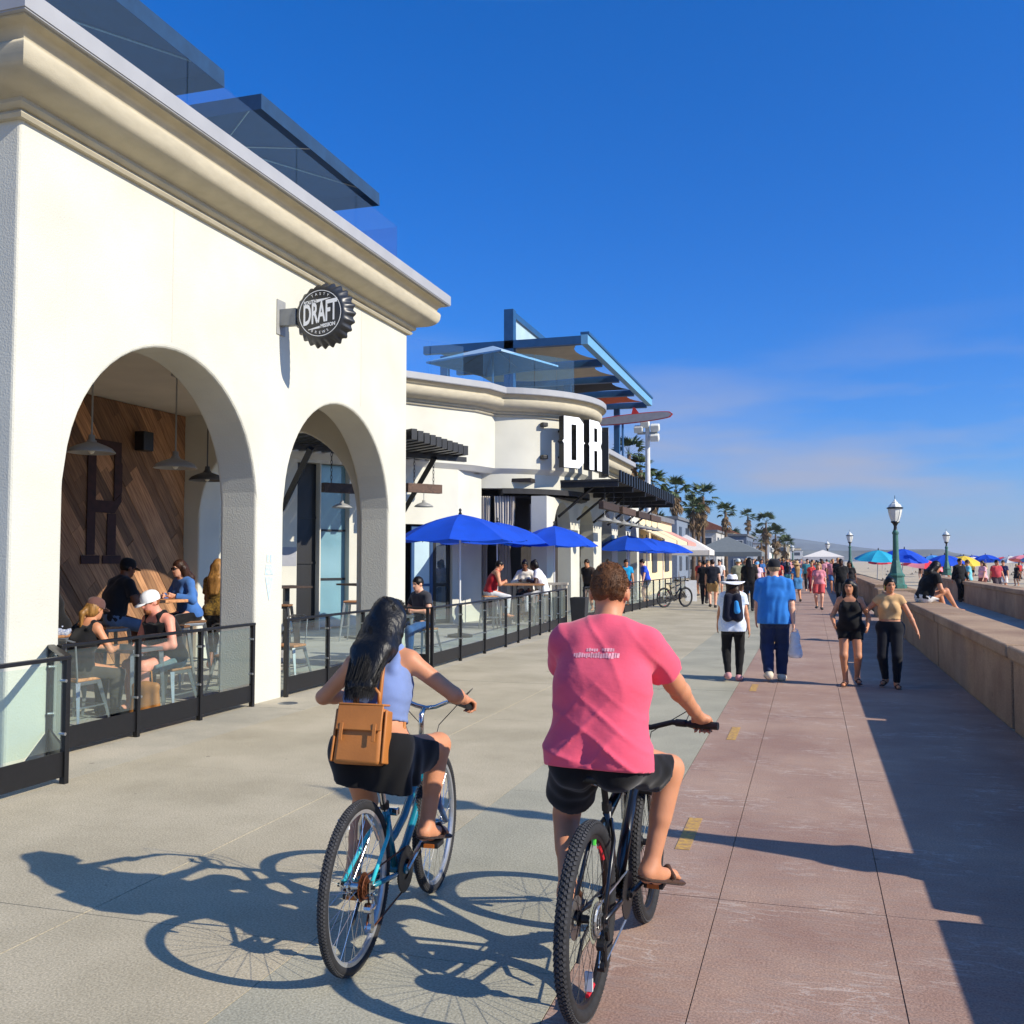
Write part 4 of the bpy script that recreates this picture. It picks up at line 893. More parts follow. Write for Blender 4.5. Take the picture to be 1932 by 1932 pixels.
# ---------------------------------------------------------------- beach umbrellas
UC = {'blue': M_BLUE, 'turq': mat('turquoise_canvas', S(20, 160, 190), .8, var=.05), 'red': mat('red_canvas', S(204, 40, 56), .8, var=.05), 'white': M_TW, 'navy': mat('navy_canvas', S(20, 54, 120), .8, var=.05), 'sky': mat('sky_canvas', S(70, 150, 220), .8, var=.05), 'yel': mat('yellow_canvas', S(226, 190, 60), .8, var=.05), 'pink': mat('pink_canvas', S(222, 130, 140), .8, var=.05)}
def beach(x, y, r, h, cols, label, tilt=(0, 0), z=0): return parasol((x, y, z-.3), r, h, r*.42, label, 'beach umbrellas on the sand', [UC[c] for c in cols], 8, tilt, a0=x, name='beach_umbrella', cat='umbrella')
beach(3.6, 60, 1.35, 2.0, ['turq', 'turq', 'turq', 'turq', 'blue', 'blue', 'turq', 'turq'], 'large turquoise beach umbrella with a dark side behind the green lamp', (R(-6), 0))
beach(4.9, 60.5, 1.45, 2.05, ['blue'], 'royal blue beach umbrella partly behind the green lamp post', (R(-4), R(8)))
beach(6.2, 63, 1.35, 1.5, ['red', 'pink'], 'low red beach umbrella beyond the green lamp post', (0, R(10)))
ub = random.Random(4)
LB = [(8.0, 66, 'blue', 'low blue beach umbrella tilted by the sitting person'), (9.5, 84, 'sky', 'light blue beach umbrella far out behind the sitting person'), (11.0, 90, 'white', 'white beach umbrella far out on the sand'), (10.6, 78, 'yel', 'yellow beach umbrella low on the sand'), (16.2, 80, 'sky', 'light blue beach umbrella behind the pair at the second wall'), (15.0, 95, 'blue', 'deep blue beach umbrella next to the person in black'), (18.5, 88, 'navy', 'navy beach umbrella between the standing pair and the bench group'), (21.5, 84, 'red', 'red beach umbrella behind the pink shirt group'), (23.2, 92, 'sky', 'broad light blue beach umbrella near the end of the second wall'), (20.5, 110, 'pink', 'pale pink beach umbrella farther out'), (25.0, 100, 'blue', 'blue beach umbrella at the far water side'), (13.2, 120, 'turq', 'small turquoise beach umbrella near the headland'), (9.0, 130, 'navy', 'small navy beach umbrella in the distance'), (6.6, 100, 'red', 'small red beach umbrella over the crowd'), (19.0, 130, 'white', 'small white beach umbrella near the water')]
for i, (x, y, c, lab) in enumerate(LB): beach(x, y, 1.25+.2*ub.random(), 1.75+.3*ub.random(), [c], lab, (R(ub.uniform(-10, 10)), R(ub.uniform(-10, 10))))
cwd = {'blue': 'royal blue', 'sky': 'light blue', 'red': 'red', 'white': 'white', 'navy': 'navy', 'turq': 'turquoise', 'pink': 'pink', 'yel': 'yellow'}
for i in range(22):
    c = ub.choice(list(cwd)); y = ub.uniform(100, 240); x = y*ub.uniform(.05, .27)
    beach(x, y, 1.3+.3*ub.random(), 1.8+.3*ub.random(), [c], 'tiny far %s beach umbrella out on the crowded sand' % cwd[c], (R(ub.uniform(-10, 10)), R(ub.uniform(-10, 10))))
# ---------------------------------------------------------------- tables, stools, chairs
M_GALV = mat('galvanised_steel', S(150, 154, 156), .38, metal=.8, var=.12, scale=8)
def stool(loc, h, label, rz=0, group='metal stools with wooden seats', back=False, dark=False, cat='stool', name='stool'):
    t = thing(name, label, cat, loc, rz, group); m = M_GALV if not dark else M_BLK; w = .17; b = .235
    MB().box((0, 0, h-.0175), (.36, .36, .035)).build('seat', M_WOOD, t, bevel=.012)
    MB().box((0, 0, h-.055), (.34, .34, .04)).build('apron', m, t, bevel=.008)
    for sx_ in (-1, 1):
        for sy in (-1, 1):
            MB().tube([(sx_*w*.9, sy*w*.9, h-.045), (sx_*b, sy*b, 0)], [.032, .016], 4).build('leg', m, t)
    zz = h*.35; q = b-(b-w*.9)*.35
    for a, c in (((-q, -q), (q, -q)), ((q, -q), (q, q)), ((q, q), (-q, q)), ((-q, q), (-q, -q))): MB().tube([(*a, zz), (*c, zz)], .01, 5).build('stretcher', m, t)
    if back:
        for sx_ in (-1, 1): MB().tube([(sx_*w*.95, -w, h-.04), (sx_*w*.98, -w-.05, h+.38)], .012, 6).build('back_post', m, t)
        MB().tube([(-w*.98, -w-.05, h+.38), (-w*.5, -w-.09, h+.41), (w*.5, -w-.09, h+.41), (w*.98, -w-.05, h+.38)], .013, 6).build('back_rail', m, t)
        MB().box((0, -w-.045, h+.2), (.10, .012, .40)).build('back_splat', m, t)
    return t
def table(loc, w, d, h, label, rz=0, ped=False, top=None):
    t = thing('table', label, 'table', loc, rz)
    MB().box((0, 0, h-.02), (w, d, .04)).build('table_top', top or M_WOOD, t, bevel=.006)
    if ped:
        MB().b2((-.05, -.05, .04), (.05, .05, h-.04)).build('pedestal', M_BLK, t); MB().box((0, 0, .02), (.5, .5, .04)).build('foot', M_BLK, t)
    else:
        for sx_ in (-1, 1):
            for sy in (-1, 1): MB().tube([(sx_*(w/2-.06), sy*(d/2-.06), h-.041), (sx_*(w/2-.03), sy*(d/2-.03), 0)], [.035, .02], 4).build('leg', M_GALV, t)
    return t
# ---------------------------------------------------------------- figures: smooth-union fields turned into one continuous mesh
def V3(*a): return np.array(a if len(a) == 3 else a[0], float)
def nrm(v): v = V3(v); return v/max(1e-9, np.linalg.norm(v))
def nets(D, lo, h):
    s_ = D < 0; nx, ny, nz = D.shape
    c = np.zeros((nx-1, ny-1, nz-1), np.uint8)
    for i in (0, 1):
        for j in (0, 1):
            for k in (0, 1): c += s_[i:nx-1+i, j:ny-1+j, k:nz-1+k]
    act = (c > 0) & (c < 8); I = np.stack(np.nonzero(act), 1); m = len(I)
    idx = -np.ones(act.shape, np.int64); idx[act] = np.arange(m)
    acc = np.zeros((m, 3)); cnt = np.zeros(m)
    for ax in range(3):
        for a in (0, 1):
            for b in (0, 1):
                o1 = np.zeros(3, int); oth = [q for q in range(3) if q != ax]; o1[oth[0]] = a; o1[oth[1]] = b; o2 = o1.copy(); o2[ax] = 1
                p = I+o1; q = I+o2; d1 = D[p[:, 0], p[:, 1], p[:, 2]]; d2 = D[q[:, 0], q[:, 1], q[:, 2]]
                mk = (d1 < 0) != (d2 < 0); t = np.where(mk, d1/np.where(mk, d1-d2, 1), 0)
                e = o1+t[:, None]*(o2-o1); acc[mk] += e[mk]; cnt += mk
    v = (I+acc/cnt[:, None])*h+lo
    F = []
    for ax in range(3):
        sl = [slice(0, n) for n in D.shape]; A = [slice(0, n) for n in D.shape]; B = [slice(0, n) for n in D.shape]
        A[ax] = slice(0, D.shape[ax]-1); B[ax] = slice(1, D.shape[ax])
        a, b = s_[tuple(A)], s_[tuple(B)]; cr_ = a != b; E_ = np.stack(np.nonzero(cr_), 1); o = [q for q in range(3) if q != ax]
        ok = (E_[:, o[0]] > 0) & (E_[:, o[1]] > 0) & (E_[:, o[0]] < D.shape[o[0]]-1) & (E_[:, o[1]] < D.shape[o[1]]-1); E_ = E_[ok]
        flip = a[E_[:, 0], E_[:, 1], E_[:, 2]]
        if ax == 1: flip = ~flip
        def cell(da, db): q = E_.copy(); q[:, o[0]] -= da; q[:, o[1]] -= db; return idx[q[:, 0], q[:, 1], q[:, 2]]
        f = np.stack([cell(1, 1), cell(0, 1), cell(0, 0), cell(1, 0)], 1)
        f[~flip] = f[~flip][:, ::-1]; F.append(f)
    return v, np.concatenate(F)
def cap(a, b, ra, rb, k=.03, fl=None, cut=None, op='+'): return dict(a=V3(a), b=V3(b), ra=ra, rb=rb, k=k, fl=fl, cut=cut, op=op)
def ell(c, rad, axes=None, k=.03, op='+', cut=None): return dict(c=V3(c), rad=V3(rad), axes=np.eye(3) if axes is None else np.array(axes, float), k=k, op=op, cut=cut, fl=None)
def field(prims, res, cuts=(), disp=None):
    lo = np.full(3, 1e9); hi = -lo
    for p in prims:
        if p['op'] == '-': continue
        if 'c' in p: r = max(p['rad']); lo = np.minimum(lo, p['c']-r); hi = np.maximum(hi, p['c']+r)
        else:
            r = max(p['ra'], p['rb']); lo = np.minimum(lo, np.minimum(p['a'], p['b'])-r); hi = np.maximum(hi, np.maximum(p['a'], p['b'])+r)
    lo -= 3*res+.01; hi += 3*res+.01; n = np.ceil((hi-lo)/res).astype(int)+1
    D = np.full(n, .3, np.float32); ax = [lo[i]+np.arange(n[i])*res for i in range(3)]
    for p in prims:
        if 'c' in p: r = max(p['rad'])+p['k']+2.5*res; l, h_ = p['c']-r, p['c']+r
        else: r = max(p['ra'], p['rb'])+p['k']+2.5*res; l, h_ = np.minimum(p['a'], p['b'])-r, np.maximum(p['a'], p['b'])+r
        i0 = np.clip(np.floor((l-lo)/res).astype(int), 0, n); i1 = np.clip(np.ceil((h_-lo)/res).astype(int)+1, 0, n)
        if (i1 <= i0).any(): continue
        X = ax[0][i0[0]:i1[0]][:, None, None]; Y = ax[1][i0[1]:i1[1]][None, :, None]; Z = ax[2][i0[2]:i1[2]][None, None, :]
        if 'c' in p:
            x, y, z = X-p['c'][0], Y-p['c'][1], Z-p['c'][2]; A = p['axes']; rd = p['rad']
            q0 = (x*A[0, 0]+y*A[0, 1]+z*A[0, 2]); q1 = (x*A[1, 0]+y*A[1, 1]+z*A[1, 2]); q2 = (x*A[2, 0]+y*A[2, 1]+z*A[2, 2])
            k0 = np.sqrt((q0/rd[0])**2+(q1/rd[1])**2+(q2/rd[2])**2); k1 = np.sqrt((q0/rd[0]**2)**2+(q1/rd[1]**2)**2+(q2/rd[2]**2)**2)
            d = k0*(k0-1)/np.maximum(k1, 1e-6)
        else:
            a, b = p['a'], p['b']; ba = b-a; L2 = max(1e-9, ba@ba)
            x, y, z = X-a[0], Y-a[1], Z-a[2]
            t = np.clip((x*ba[0]+y*ba[1]+z*ba[2])/L2, 0, 1)
            x, y, z = x-t*ba[0], y-t*ba[1], z-t*ba[2]
            if p['fl'] is not None:
                f, s_ = p['fl']; dt = (x*f[0]+y*f[1]+z*f[2])*(s_-1); x, y, z = x+dt*f[0], y+dt*f[1], z+dt*f[2]
            d = np.sqrt(x*x+y*y+z*z)-(p['ra']+(p['rb']-p['ra'])*t)
        for (cp, cn_) in (p['cut'] or ()):
            d = np.maximum(d, (X-cp[0])*cn_[0]+(Y-cp[1])*cn_[1]+(Z-cp[2])*cn_[2])
        S_ = (slice(i0[0], i1[0]), slice(i0[1], i1[1]), slice(i0[2], i1[2])); o = D[S_]; k = max(1e-4, p['k'])
        if p['op'] == '-':
            h2 = np.clip(.5-.5*(o+d)/k, 0, 1); D[S_] = o*(1-h2)-d*h2+k*h2*(1-h2)
        else:
            h2 = np.clip(.5+.5*(d-o)/k, 0, 1); D[S_] = d*(1-h2)+o*h2-k*h2*(1-h2)
    if disp is not None:
        ii = np.nonzero(np.abs(D) < .05); D[ii] += disp(ax[0][ii[0]], ax[1][ii[1]], ax[2][ii[2]]).astype(np.float32)
    for (cp, cn_) in cuts:
        D = np.maximum(D, (ax[0][:, None, None]-cp[0])*cn_[0]+(ax[1][None, :, None]-cp[1])*cn_[1]+(ax[2][None, None, :]-cp[2])*cn_[2])
    D[0], D[-1], D[:, 0], D[:, -1], D[:, :, 0], D[:, :, -1] = .1, .1, .1, .1, .1, .1
    v, f = nets(D, lo, res)
    return v, f
def npmesh(name, v, f, smooth=True):
    me = bpy.data.meshes.new(name); me.vertices.add(len(v)); me.vertices.foreach_set('co', v.astype(np.float32).ravel())
    me.loops.add(len(f)*4); me.loops.foreach_set('vertex_index', f.astype(np.int32).ravel()); me.polygons.add(len(f)); me.polygons.foreach_set('loop_start', np.arange(0, len(f)*4, 4, dtype=np.int32))
    me.update(calc_edges=True); me.polygons.foreach_set('use_smooth', [smooth]*len(f)); me.validate(); return me
def wrinkle(amp, seed=0, wl=.07, dirv=None):
    r = np.random.RandomState(seed); K = []
    for i in range(4):
        d = nrm(r.normal(size=3) if dirv is None else np.array(dirv)+r.normal(size=3)*.45); K.append((d*2*math.pi/(wl*r.uniform(.7, 1.6)), r.uniform(0, 6), nrm(r.normal(size=3))*2*math.pi/(wl*3.5), r.uniform(.5, 1)))
    def f(x, y, z):
        o = 0
        for k, ph, k2, w in K:
            o = o+w*np.sin(x*k[0]+y*k[1]+z*k[2]+ph+1.6*np.sin(x*k2[0]+y*k2[1]+z*k2[2]))*(.5+.5*np.sin(x*k2[1]+y*k2[2]+z*k2[0]+ph))
        return amp*o*.6
    return f
def ik(a, t, l1, l2, pole):
    a, t = V3(a), V3(t); d = t-a; L_ = np.linalg.norm(d)
    if L_ > (l1+l2)*.999: t = a+d/L_*(l1+l2)*.999; d = t-a; L_ = np.linalg.norm(d)
    x = (L_*L_+l1*l1-l2*l2)/(2*L_); hh = math.sqrt(max(0, l1*l1-x*x)); u = d/L_; p = V3(pole)-u*(V3(pole)@u)
    return a+u*x+nrm(p)*hh, t
M_SKINS = {}
def skinmat(c):
    key = tuple(c)
    if key in M_SKINS: return M_SKINS[key]
    m, t, b = newmat('skin_%d' % len(M_SKINS)); N = t.nodes.new; Lk = t.links.new
    at = N('ShaderNodeAttribute'); at.attribute_name = 'Col'; tcn = N('ShaderNodeTexCoord'); n = N('ShaderNodeTexNoise'); n.inputs['Scale'].default_value = 14; Lk(tcn.outputs['Object'], n.inputs['Vector'])
    mr = N('ShaderNodeMapRange'); mr.inputs['To Min'].default_value = .82; mr.inputs['To Max'].default_value = 1.14; Lk(n.outputs['Fac'], mr.inputs[0])
    vm = N('ShaderNodeVectorMath'); vm.operation = 'SCALE'; Lk(at.outputs['Color'], vm.inputs[0]); Lk(mr.outputs[0], vm.inputs['Scale']); Lk(vm.outputs[0], b.inputs['Base Color'])
    b.inputs['Roughness'].default_value = .52; b.inputs['Specular IOR Level'].default_value = .35
    b.inputs['Subsurface Weight'].default_value = .12; b.inputs['Subsurface Radius'].default_value = (.02, .008, .004); b.inputs['Subsurface Scale'].default_value = .25
    M_SKINS[key] = m; return m
CL = {}
def cloth(rgb, rough=.85, pattern=None, c2=None):
    key = (rgb, pattern, c2)
    if key in CL: return CL[key]
    nm = 'cloth_%d' % len(CL); c = S(*rgb)
    m = mat(nm, c, rough, var=.10 if pattern is None else .05, scale=7 if pattern is None else 38, bump=.12, bscale=260, spec=.2, sheen=.15, c2=S(*c2) if c2 else None, bdist=.004)
    CL[key] = m; return m
HAIRM = {}
def hairmat(rgb, rough=.42):
    if rgb in HAIRM: return HAIRM[rgb]
    c = S(*rgb); m = mat('hair_%d' % len(HAIRM), c, rough, var=.3, scale=40, stretch=(1, 1, .12), bump=.6, bscale=150, spec=.25, bdist=.004)
    HAIRM[rgb] = m; return m
SKIN = dict(fair=(224, 168, 138), tan=(200, 138, 102), olive=(186, 126, 90), brown=(120, 76, 52), dark=(70, 44, 34), pink=(226, 150, 126))
class Fig:
    """posed figure in its own frame: +Y is forward, ground at z=0"""
    def __init__(s, h=1.72, sex='m', pelvis=(0, 0, None), lean=0., side=0., curve=0., twist=0., feet=None, hands=None, knee=None, elbow=None, head=(0, 0), toes=None, fat=1., sh_tilt=0., legspan=.0, handdir=None, res=.014, shw=1.0, armfix=None):
        k = s.k = h/1.75; s.h = h; s.sex = sex; s.res = res; s.fat = fat
        pz = pelvis[2] if pelvis[2] is not None else .93*k
        P = s.P = V3(pelvis[0], pelvis[1], pz)
        sp = nrm((math.sin(side), math.sin(lean)*math.cos(side), math.cos(lean)*math.cos(side))); l2 = lean+curve
        sp2 = nrm((math.sin(side), math.sin(l2)*math.cos(side), math.cos(l2)*math.cos(side)))
        s.C = P+sp*.27*k; s.N = s.C+sp2*.235*k; s.sp, s.sp2 = sp, sp2
        rt = nrm((math.cos(twist), math.sin(twist), -math.sin(side)*.6+sh_tilt)); s.rt = rt
        s.fw = nrm(np.cross(sp2, rt)); s.fw0 = nrm(np.cross(sp, (1, 0, 0)))
        sw = (.185 if sex == 'm' else .160)*k*shw; hw = (.088 if sex == 'm' else .092)*k
        s.sh = {q: s.N-sp2*.045*k+rt*sw*q for q in (-1, 1)}
        s.hip = {q: P+V3(hw*q, 0, -.01) for q in (-1, 1)}
        feet = feet or {q: (q*.10*k, 0, .075*k) for q in (-1, 1)}; hands = hands or {q: (q*.27*k, .06, .80*k) for q in (-1, 1)}
        knee = knee or {q: (q*.15, 1, 0) for q in (-1, 1)}; elbow = elbow or {q: (q*.5, -1, -.1) for q in (-1, 1)}
        s.kn, s.an, s.el, s.wr = {}, {}, {}, {}
        for q in (-1, 1):
            s.kn[q], s.an[q] = ik(s.hip[q], feet[q], .435*k, .425*k, knee[q])
            s.el[q], s.wr[q] = ik(s.sh[q], hands[q], .285*k, .25*k, elbow[q])
        s.toe = toes or {q: s.an[q]+V3(q*.03, .15*k, -.045*k) for q in (-1, 1)}
        hy, hp = head; hr = nrm((math.cos(twist*.5-hy), math.sin(twist*.5-hy), 0)); hf0 = V3(-hr[1], hr[0], 0)
        s.hu = nrm(V3(0, 0, 1)*math.cos(hp)+hf0*math.sin(hp)+sp2*.3); s.hf = nrm(hf0-s.hu*(hf0@s.hu)); s.hr = np.cross(s.hf, s.hu)
        s.neck = s.N+sp2*.04*k; s.H = s.neck+s.hu*.145*k+s.hf*.02*k
        s.handdir = handdir or {}
        s.grip = {}
    # ---- body
    def torso(s, g=0., hips=True):
        k, f = s.k, s.fat; fem = s.sex == 'f'; fw = s.fw; L_ = []
        ch = (.132 if not fem else .112)*k*(1+(f-1)*.5); wa = (.128 if not fem else .102)*k*f; pe = (.115 if not fem else .118)*k*(1+(f-1)*.6)
        off = s.rt*(.055 if not fem else .045)*k
        for q in (-1, 1):
            L_.append(cap(s.C+s.sp2*.02*k+off*q, s.N-s.sp2*.075*k+off*q*1.25, ch+g, ch*.86+g, .05*k, (fw, 1.08)))
            L_.append(cap(s.P+s.sp*.09*k+V3(.038*k*q, 0, 0), s.C+s.rt*.045*k*q, wa+g, ch*.98+g, .05*k, (s.fw0, 1.06)))
            if hips: L_.append(cap(s.hip[q]+s.sp*.03*k-s.fw0*.02*k, s.P+V3(.045*k*q, 0, 0)+s.sp*.09*k, pe+g, wa+g, .05*k, (s.fw0, 1.02)))
            if hips: L_.append(ell(s.hip[q]-s.fw0*.045*k-s.sp*.02*k, np.array((.088, .088, .10))*k*(1.05 if fem else 1)*(1+(f-1)*.4)+g, k=.05*k))
        if fem:
            for q in (-1, 1): L_.append(ell(s.C+s.sp2*.07*k+s.rt*.072*k*q+s.fw*.085*k, np.array((.066, .066, .07))*k*(1+(f-1)*.8)+g*.8, k=.04*k))
        if f > 1.08: L_.append(ell(s.P+s.sp*.14*k+s.fw0*.06*k*f, np.array((.13, .11, .13))*k*f+g, k=.06*k))
        return L_
    def shoulders(s, g=0.):
        k = s.k; r = (.058 if s.sex == 'm' else .047)*k; L_ = []
        for q in (-1, 1):
            L_.append(cap(s.sh[q]-s.rt*q*.02*k, s.N-s.sp2*.03*k, r+g, .062*k+g, .05*k))
            L_.append(cap(s.N+s.sp2*.02*k-s.fw*.012*k, s.sh[q]+s.sp2*.012*k, .05*k+g, .036*k+g, .04*k))
        return L_
    def arm(s, q, g=0., f1=1., g2=None, lower=True):
        k = s.k; m = 1. if s.sex == 'm' else .86; L_ = []; a, b, c = s.sh[q], s.el[q], s.wr[q]
        e = a+(b-a)*f1; d = nrm(b-a)
        L_.append(cap(a, e, .056*k*m+g, (.045*k*m if f1 > .9 else .050*k*m)+(g if g2 is None else g2), .03*k, cut=[(e, d)] if f1 < 1 else None))
        if f1 >= 1 and lower:
            L_.append(cap(b, b+(c-b)*.3, .042*k*m+g, .043*k*m+g, .02*k)); L_.append(cap(b+(c-b)*.3, c, .043*k*m+g, .027*k*m+g, .02*k))
        return L_
    def leg(s, q, g=0., f1=1., f2=1., g2=None):
        k = s.k; m = (1. if s.sex == 'm' else 1.04)*(1+(s.fat-1)*.35); L_ = []; a, b, c = s.hip[q], s.kn[q], s.an[q]; gg = g if g2 is None else g2
        e = a+(b-a)*f1; d = nrm(b-a)
        L_.append(cap(a, e, .090*k*m+g, (.090+(.058-.090)*f1)*k*m+gg, .04*k, cut=[(e, d)] if f1 < 1 else None))
        if f1 >= 1 and f2 > 0:
            fw = nrm(np.cross(np.cross(b-a, c-b)+V3(1e-4, 0, 0), c-b)); e2 = b+(c-b)*f2; d2 = nrm(c-b); back = nrm(V3(0, -1, 0)-d2*(V3(0, -1, 0)@d2))
            L_.append(cap(b, e2, .056*k*m+gg, (.056+(.036-.056)*f2)*k*m+gg, .03*k, cut=[(e2, d2)] if f2 < 1 else None))
            if f2 > .3: L_.append(cap(b+(c-b)*.12+back*.018*k, b+(c-b)*.48+back*.014*k, .045*k*m+gg, .036*k*m+gg, .04*k))
        return L_
    def foot(s, q, g=0.):
        k = s.k; a, t = s.an[q], s.toe[q]; d = nrm(t-a); up = V3(0, 0, 1)
        heel = a-d*.03*k-up*.03*k
        return [cap(heel, heel+V3(0, 0, -.006), .036*k+g, .034*k+g, .02), cap(a, a-up*.03*k+d*.05*k, .038*k+g, .034*k+g, .03*k), cap(a-up*.015*k+d*.03*k, t, .035*k+g, .026*k+g, .03*k, (up, 1.25)), cap(heel, t, .030*k+g, .028*k+g, .02*k, (nrm(np.cross(d, (1, 0, 0))), 1.2))]
    def toes_(s, q):
        k = s.k; a, t = s.an[q], s.toe[q]; d = nrm(t-a); sd = nrm(np.cross(d, (0, 0, 1))); L_ = []
        for i in range(5): o = sd*(.030-.015*i)*q*-1*k; L_.append(cap(t+o-d*.01*k, t+o+d*(.035-.004*i)*k+V3(0, 0, -.006), (.011 if i else .0135)*k, .009*k, .008))
        return L_
    def hand(s, q):
        k = s.k*(1. if s.sex == 'm' else .9); w = s.wr[q]; fa = nrm(w-s.el[q]); L_ = []
        if q in s.grip:      # closed round a bar: centre, bar axis
            c, axb = s.grip[q]; axb = nrm(axb); up = nrm(V3(0, 0, 1)-axb*axb[2]); fw = nrm(np.cross(up, axb)); fw = fw if fw[1] > 0 else -fw
            pc = c+up*.030-fw*.015
            L_.append(cap(w, pc, .027*k, .026*k, .02, )); L_.append(cap(pc-axb*.028*k, pc+axb*.028*k, .020*k, .020*k, .015))
            for i in range(4):
                o = axb*(-.033+.022*i)*k; ln = (.95, 1, .97, .85)[i]
                p0 = c+o+up*.032+fw*.004; p1 = c+o+up*.012+fw*.034*ln; p2 = c+o-up*.022*ln+fw*.026; p3 = c+o-up*.030-fw*.004
                L_ += [cap(p0, p1, .0105*k, .010*k, .006), cap(p1, p2, .010*k, .009*k, .004), cap(p2, p3, .009*k, .008*k, .004)]
            inn = axb*(-q if axb[0] > 0 else q); b0 = pc+inn*.026*k
            L_ += [cap(b0, c+inn*.050*k+fw*.006+up*.004, .0125*k, .011*k, .008), cap(c+inn*.050*k+fw*.006+up*.004, c+inn*.046*k+fw*.022-up*.020, .0105*k, .009*k, .004)]
            return L_
        dr, pn = s.handdir.get(q, (fa, V3(-q, 0, 0))); dr = nrm(dr); pn = nrm(V3(pn)-dr*(V3(pn)@dr)); sd = np.cross(pn, dr)*q; sd = nrm(sd)
        if sd[1] < 0 and q not in s.handdir: sd = -sd
        pc = w+dr*.045*k
        L_ += [cap(w-dr*.01, w+dr*.03*k, .025*k, .027*k, .015, (pn, 1.3)), cap(w+dr*.03*k+sd*.016*k, w+dr*.085*k+sd*.024*k, .021*k, .019*k, .012, (pn, 1.35)), cap(w+dr*.03*k-sd*.014*k, w+dr*.08*k-sd*.022*k, .020*k, .017*k, .012, (pn, 1.35))]
        for i in range(4):
            o = sd*(.033-.021*i)*k; ln = (.9, 1, .95, .78)[i]; p0 = w+dr*.085*k+o; p1 = p0+(dr*.036+pn*.010)*k*ln+o*.12; p2 = p1+(dr*.030+pn*.022)*k*ln
            L_ += [cap(p0, p1, .0098*k, .009*k, .005), cap(p1, p2, .009*k, .0075*k, .003)]
        b0 = w+dr*.025*k+sd*.026*k; b1 = b0+(dr*.032+sd*.022+pn*.012)*k; b2 = b1+(dr*.030+sd*.004+pn*.008)*k
        L_ += [cap(b0, b1, .0125*k, .011*k, .008), cap(b1, b2, .0105*k, .0085*k, .003)]
        return L_
    def headp(s, g=0., face=True):
        k = s.k; H, r, f, u = s.H, s.hr, s.hf, s.hu; A = [r, f, u]
        L_ = [ell(H+u*.018*k-f*.006*k, np.array((.077, .097, .098))*k+g, A, .02), cap(s.N, s.neck+s.hu*.05*k, (.060 if s.sex == 'm' else .048)*k, (.056 if s.sex == 'm' else .045)*k, .03)]
        if face:
            L_ += [ell(H-u*.055*k+f*.035*k, np.array((.055, .062, .068))*k, A, .035), ell(H-u*.098*k+f*.070*k, np.array((.024, .022, .02))*k, A, .025),
                   cap(H+u*.008*k+f*.090*k, H-u*.032*k+f*.108*k, .009*k, .013*k, .014), cap(H+u*.022*k+f*.083*k+r*.035*k, H+u*.022*k+f*.083*k-r*.035*k, .012*k, .012*k, .018)]
            for q in (-1, 1):
                L_ += [ell(H+u*.000*k+f*.088*k+r*.031*k*q, np.array((.018, .010, .010))*k, A, .012, '-'), ell(H-u*.012*k-f*.008*k+r*.078*k*q, np.array((.010, .024, .032))*k, [r, nrm(f+.2*u), nrm(u-.2*f)], .01)]
            L_ += [cap(H-u*.066*k+f*.092*k+r*.016*k, H-u*.066*k+f*.092*k-r*.016*k, .0085*k, .0085*k, .008)]
        return L_
    def body(s, skin, label, loc, rz, name='person', group=None, feet=True, facecol=True, res=None):
        res = res or s.res; L_ = s.torso()+s.shoulders()
        for q in (-1, 1):
            L_ += s.arm(q)+s.leg(q)+s.hand(q)+s.foot(q)
            if res < .011: L_ += s.toes_(q)
        L_ += s.headp()
        v, f = field(L_, res); me = npmesh('body', v, f); c = S(*SKIN.get(skin, skin)) if not isinstance(skin, str) or skin in SKIN else None
        colr = np.tile(np.array(c), (len(v), 1)); k = s.k
        if facecol:
            d = v-s.H; X, Y, Z = d@s.hr/k, d@s.hf/k, d@s.hu/k
            lips = (np.abs(Z+.067) < .010) & (np.abs(X) < .026) & (Y > .07); colr[lips, :3] *= (.80, .50, .50)
            for q in (-1, 1):
                eye = (np.abs(Z-.001) < .008) & (np.abs(X-q*.031) < .015) & (Y > .06); colr[eye, :3] = (.03, .02, .018)
                br = (np.abs(Z-.024) < .006) & (np.abs(X-q*.032) < .022) & (Y > .06); colr[br, :3] *= .35
        at = me.color_attributes.new('Col', 'FLOAT_COLOR', 'POINT'); at.data.foreach_set('color', colr.astype(np.float32).ravel())
        me.materials.append(skinmat(SKIN[skin])); o = link(name, me); o.location = loc; o.rotation_euler = (0, 0, rz); tag(o, label, 'person', group)
        s.o = o; return s
    def wear(s, name, prims, m, res=None, amp=.003, seed=1, wl=.08, cuts=(), label=None, dirv=None, fn=None):
        v, f = field(prims, res or s.res, cuts, (lambda x, y, z: wrinkle(amp, seed, wl, dirv)(x, y, z)+(fn(x, y, z) if fn else 0)) if amp or fn else None)
        me = npmesh(name, v, f); o = link(name, me, m, s.o)
        if label: o['label'] = label
        return o
    # ---- garments
    def tee(s, m, sleeve=.55, hem=.06, g=.016, amp=.004, name='shirt', seed=1, low=None, loose=0., extra=(), **kw):
        L_ = [p for p in s.torso(g)]+s.shoulders(g*.75)+list(extra)
        for q in (-1, 1): L_ += s.arm(q, g, sleeve, g+.012)
        if sleeve >= 1: L_ = [p for p in L_]
        cuts = [(s.P-s.sp*hem*s.k, -s.sp)]
        if loose: L_ += [cap(s.P-s.sp*(hem+.05)*s.k+V3(.07*s.k*q, 0, 0), s.C+s.rt*.05*q, .13*s.k*s.fat+loose, .12*s.k*s.fat+loose*.5, .05) for q in (-1, 1)]
        nk = [ell(s.N+s.sp2*.062*s.k+s.fw*.018*s.k, (.078*s.k, .078*s.k, .058*s.k), k=.012, op='-')]
        return s.wear(name, L_+nk, m, amp=amp, seed=seed, cuts=cuts, **kw)
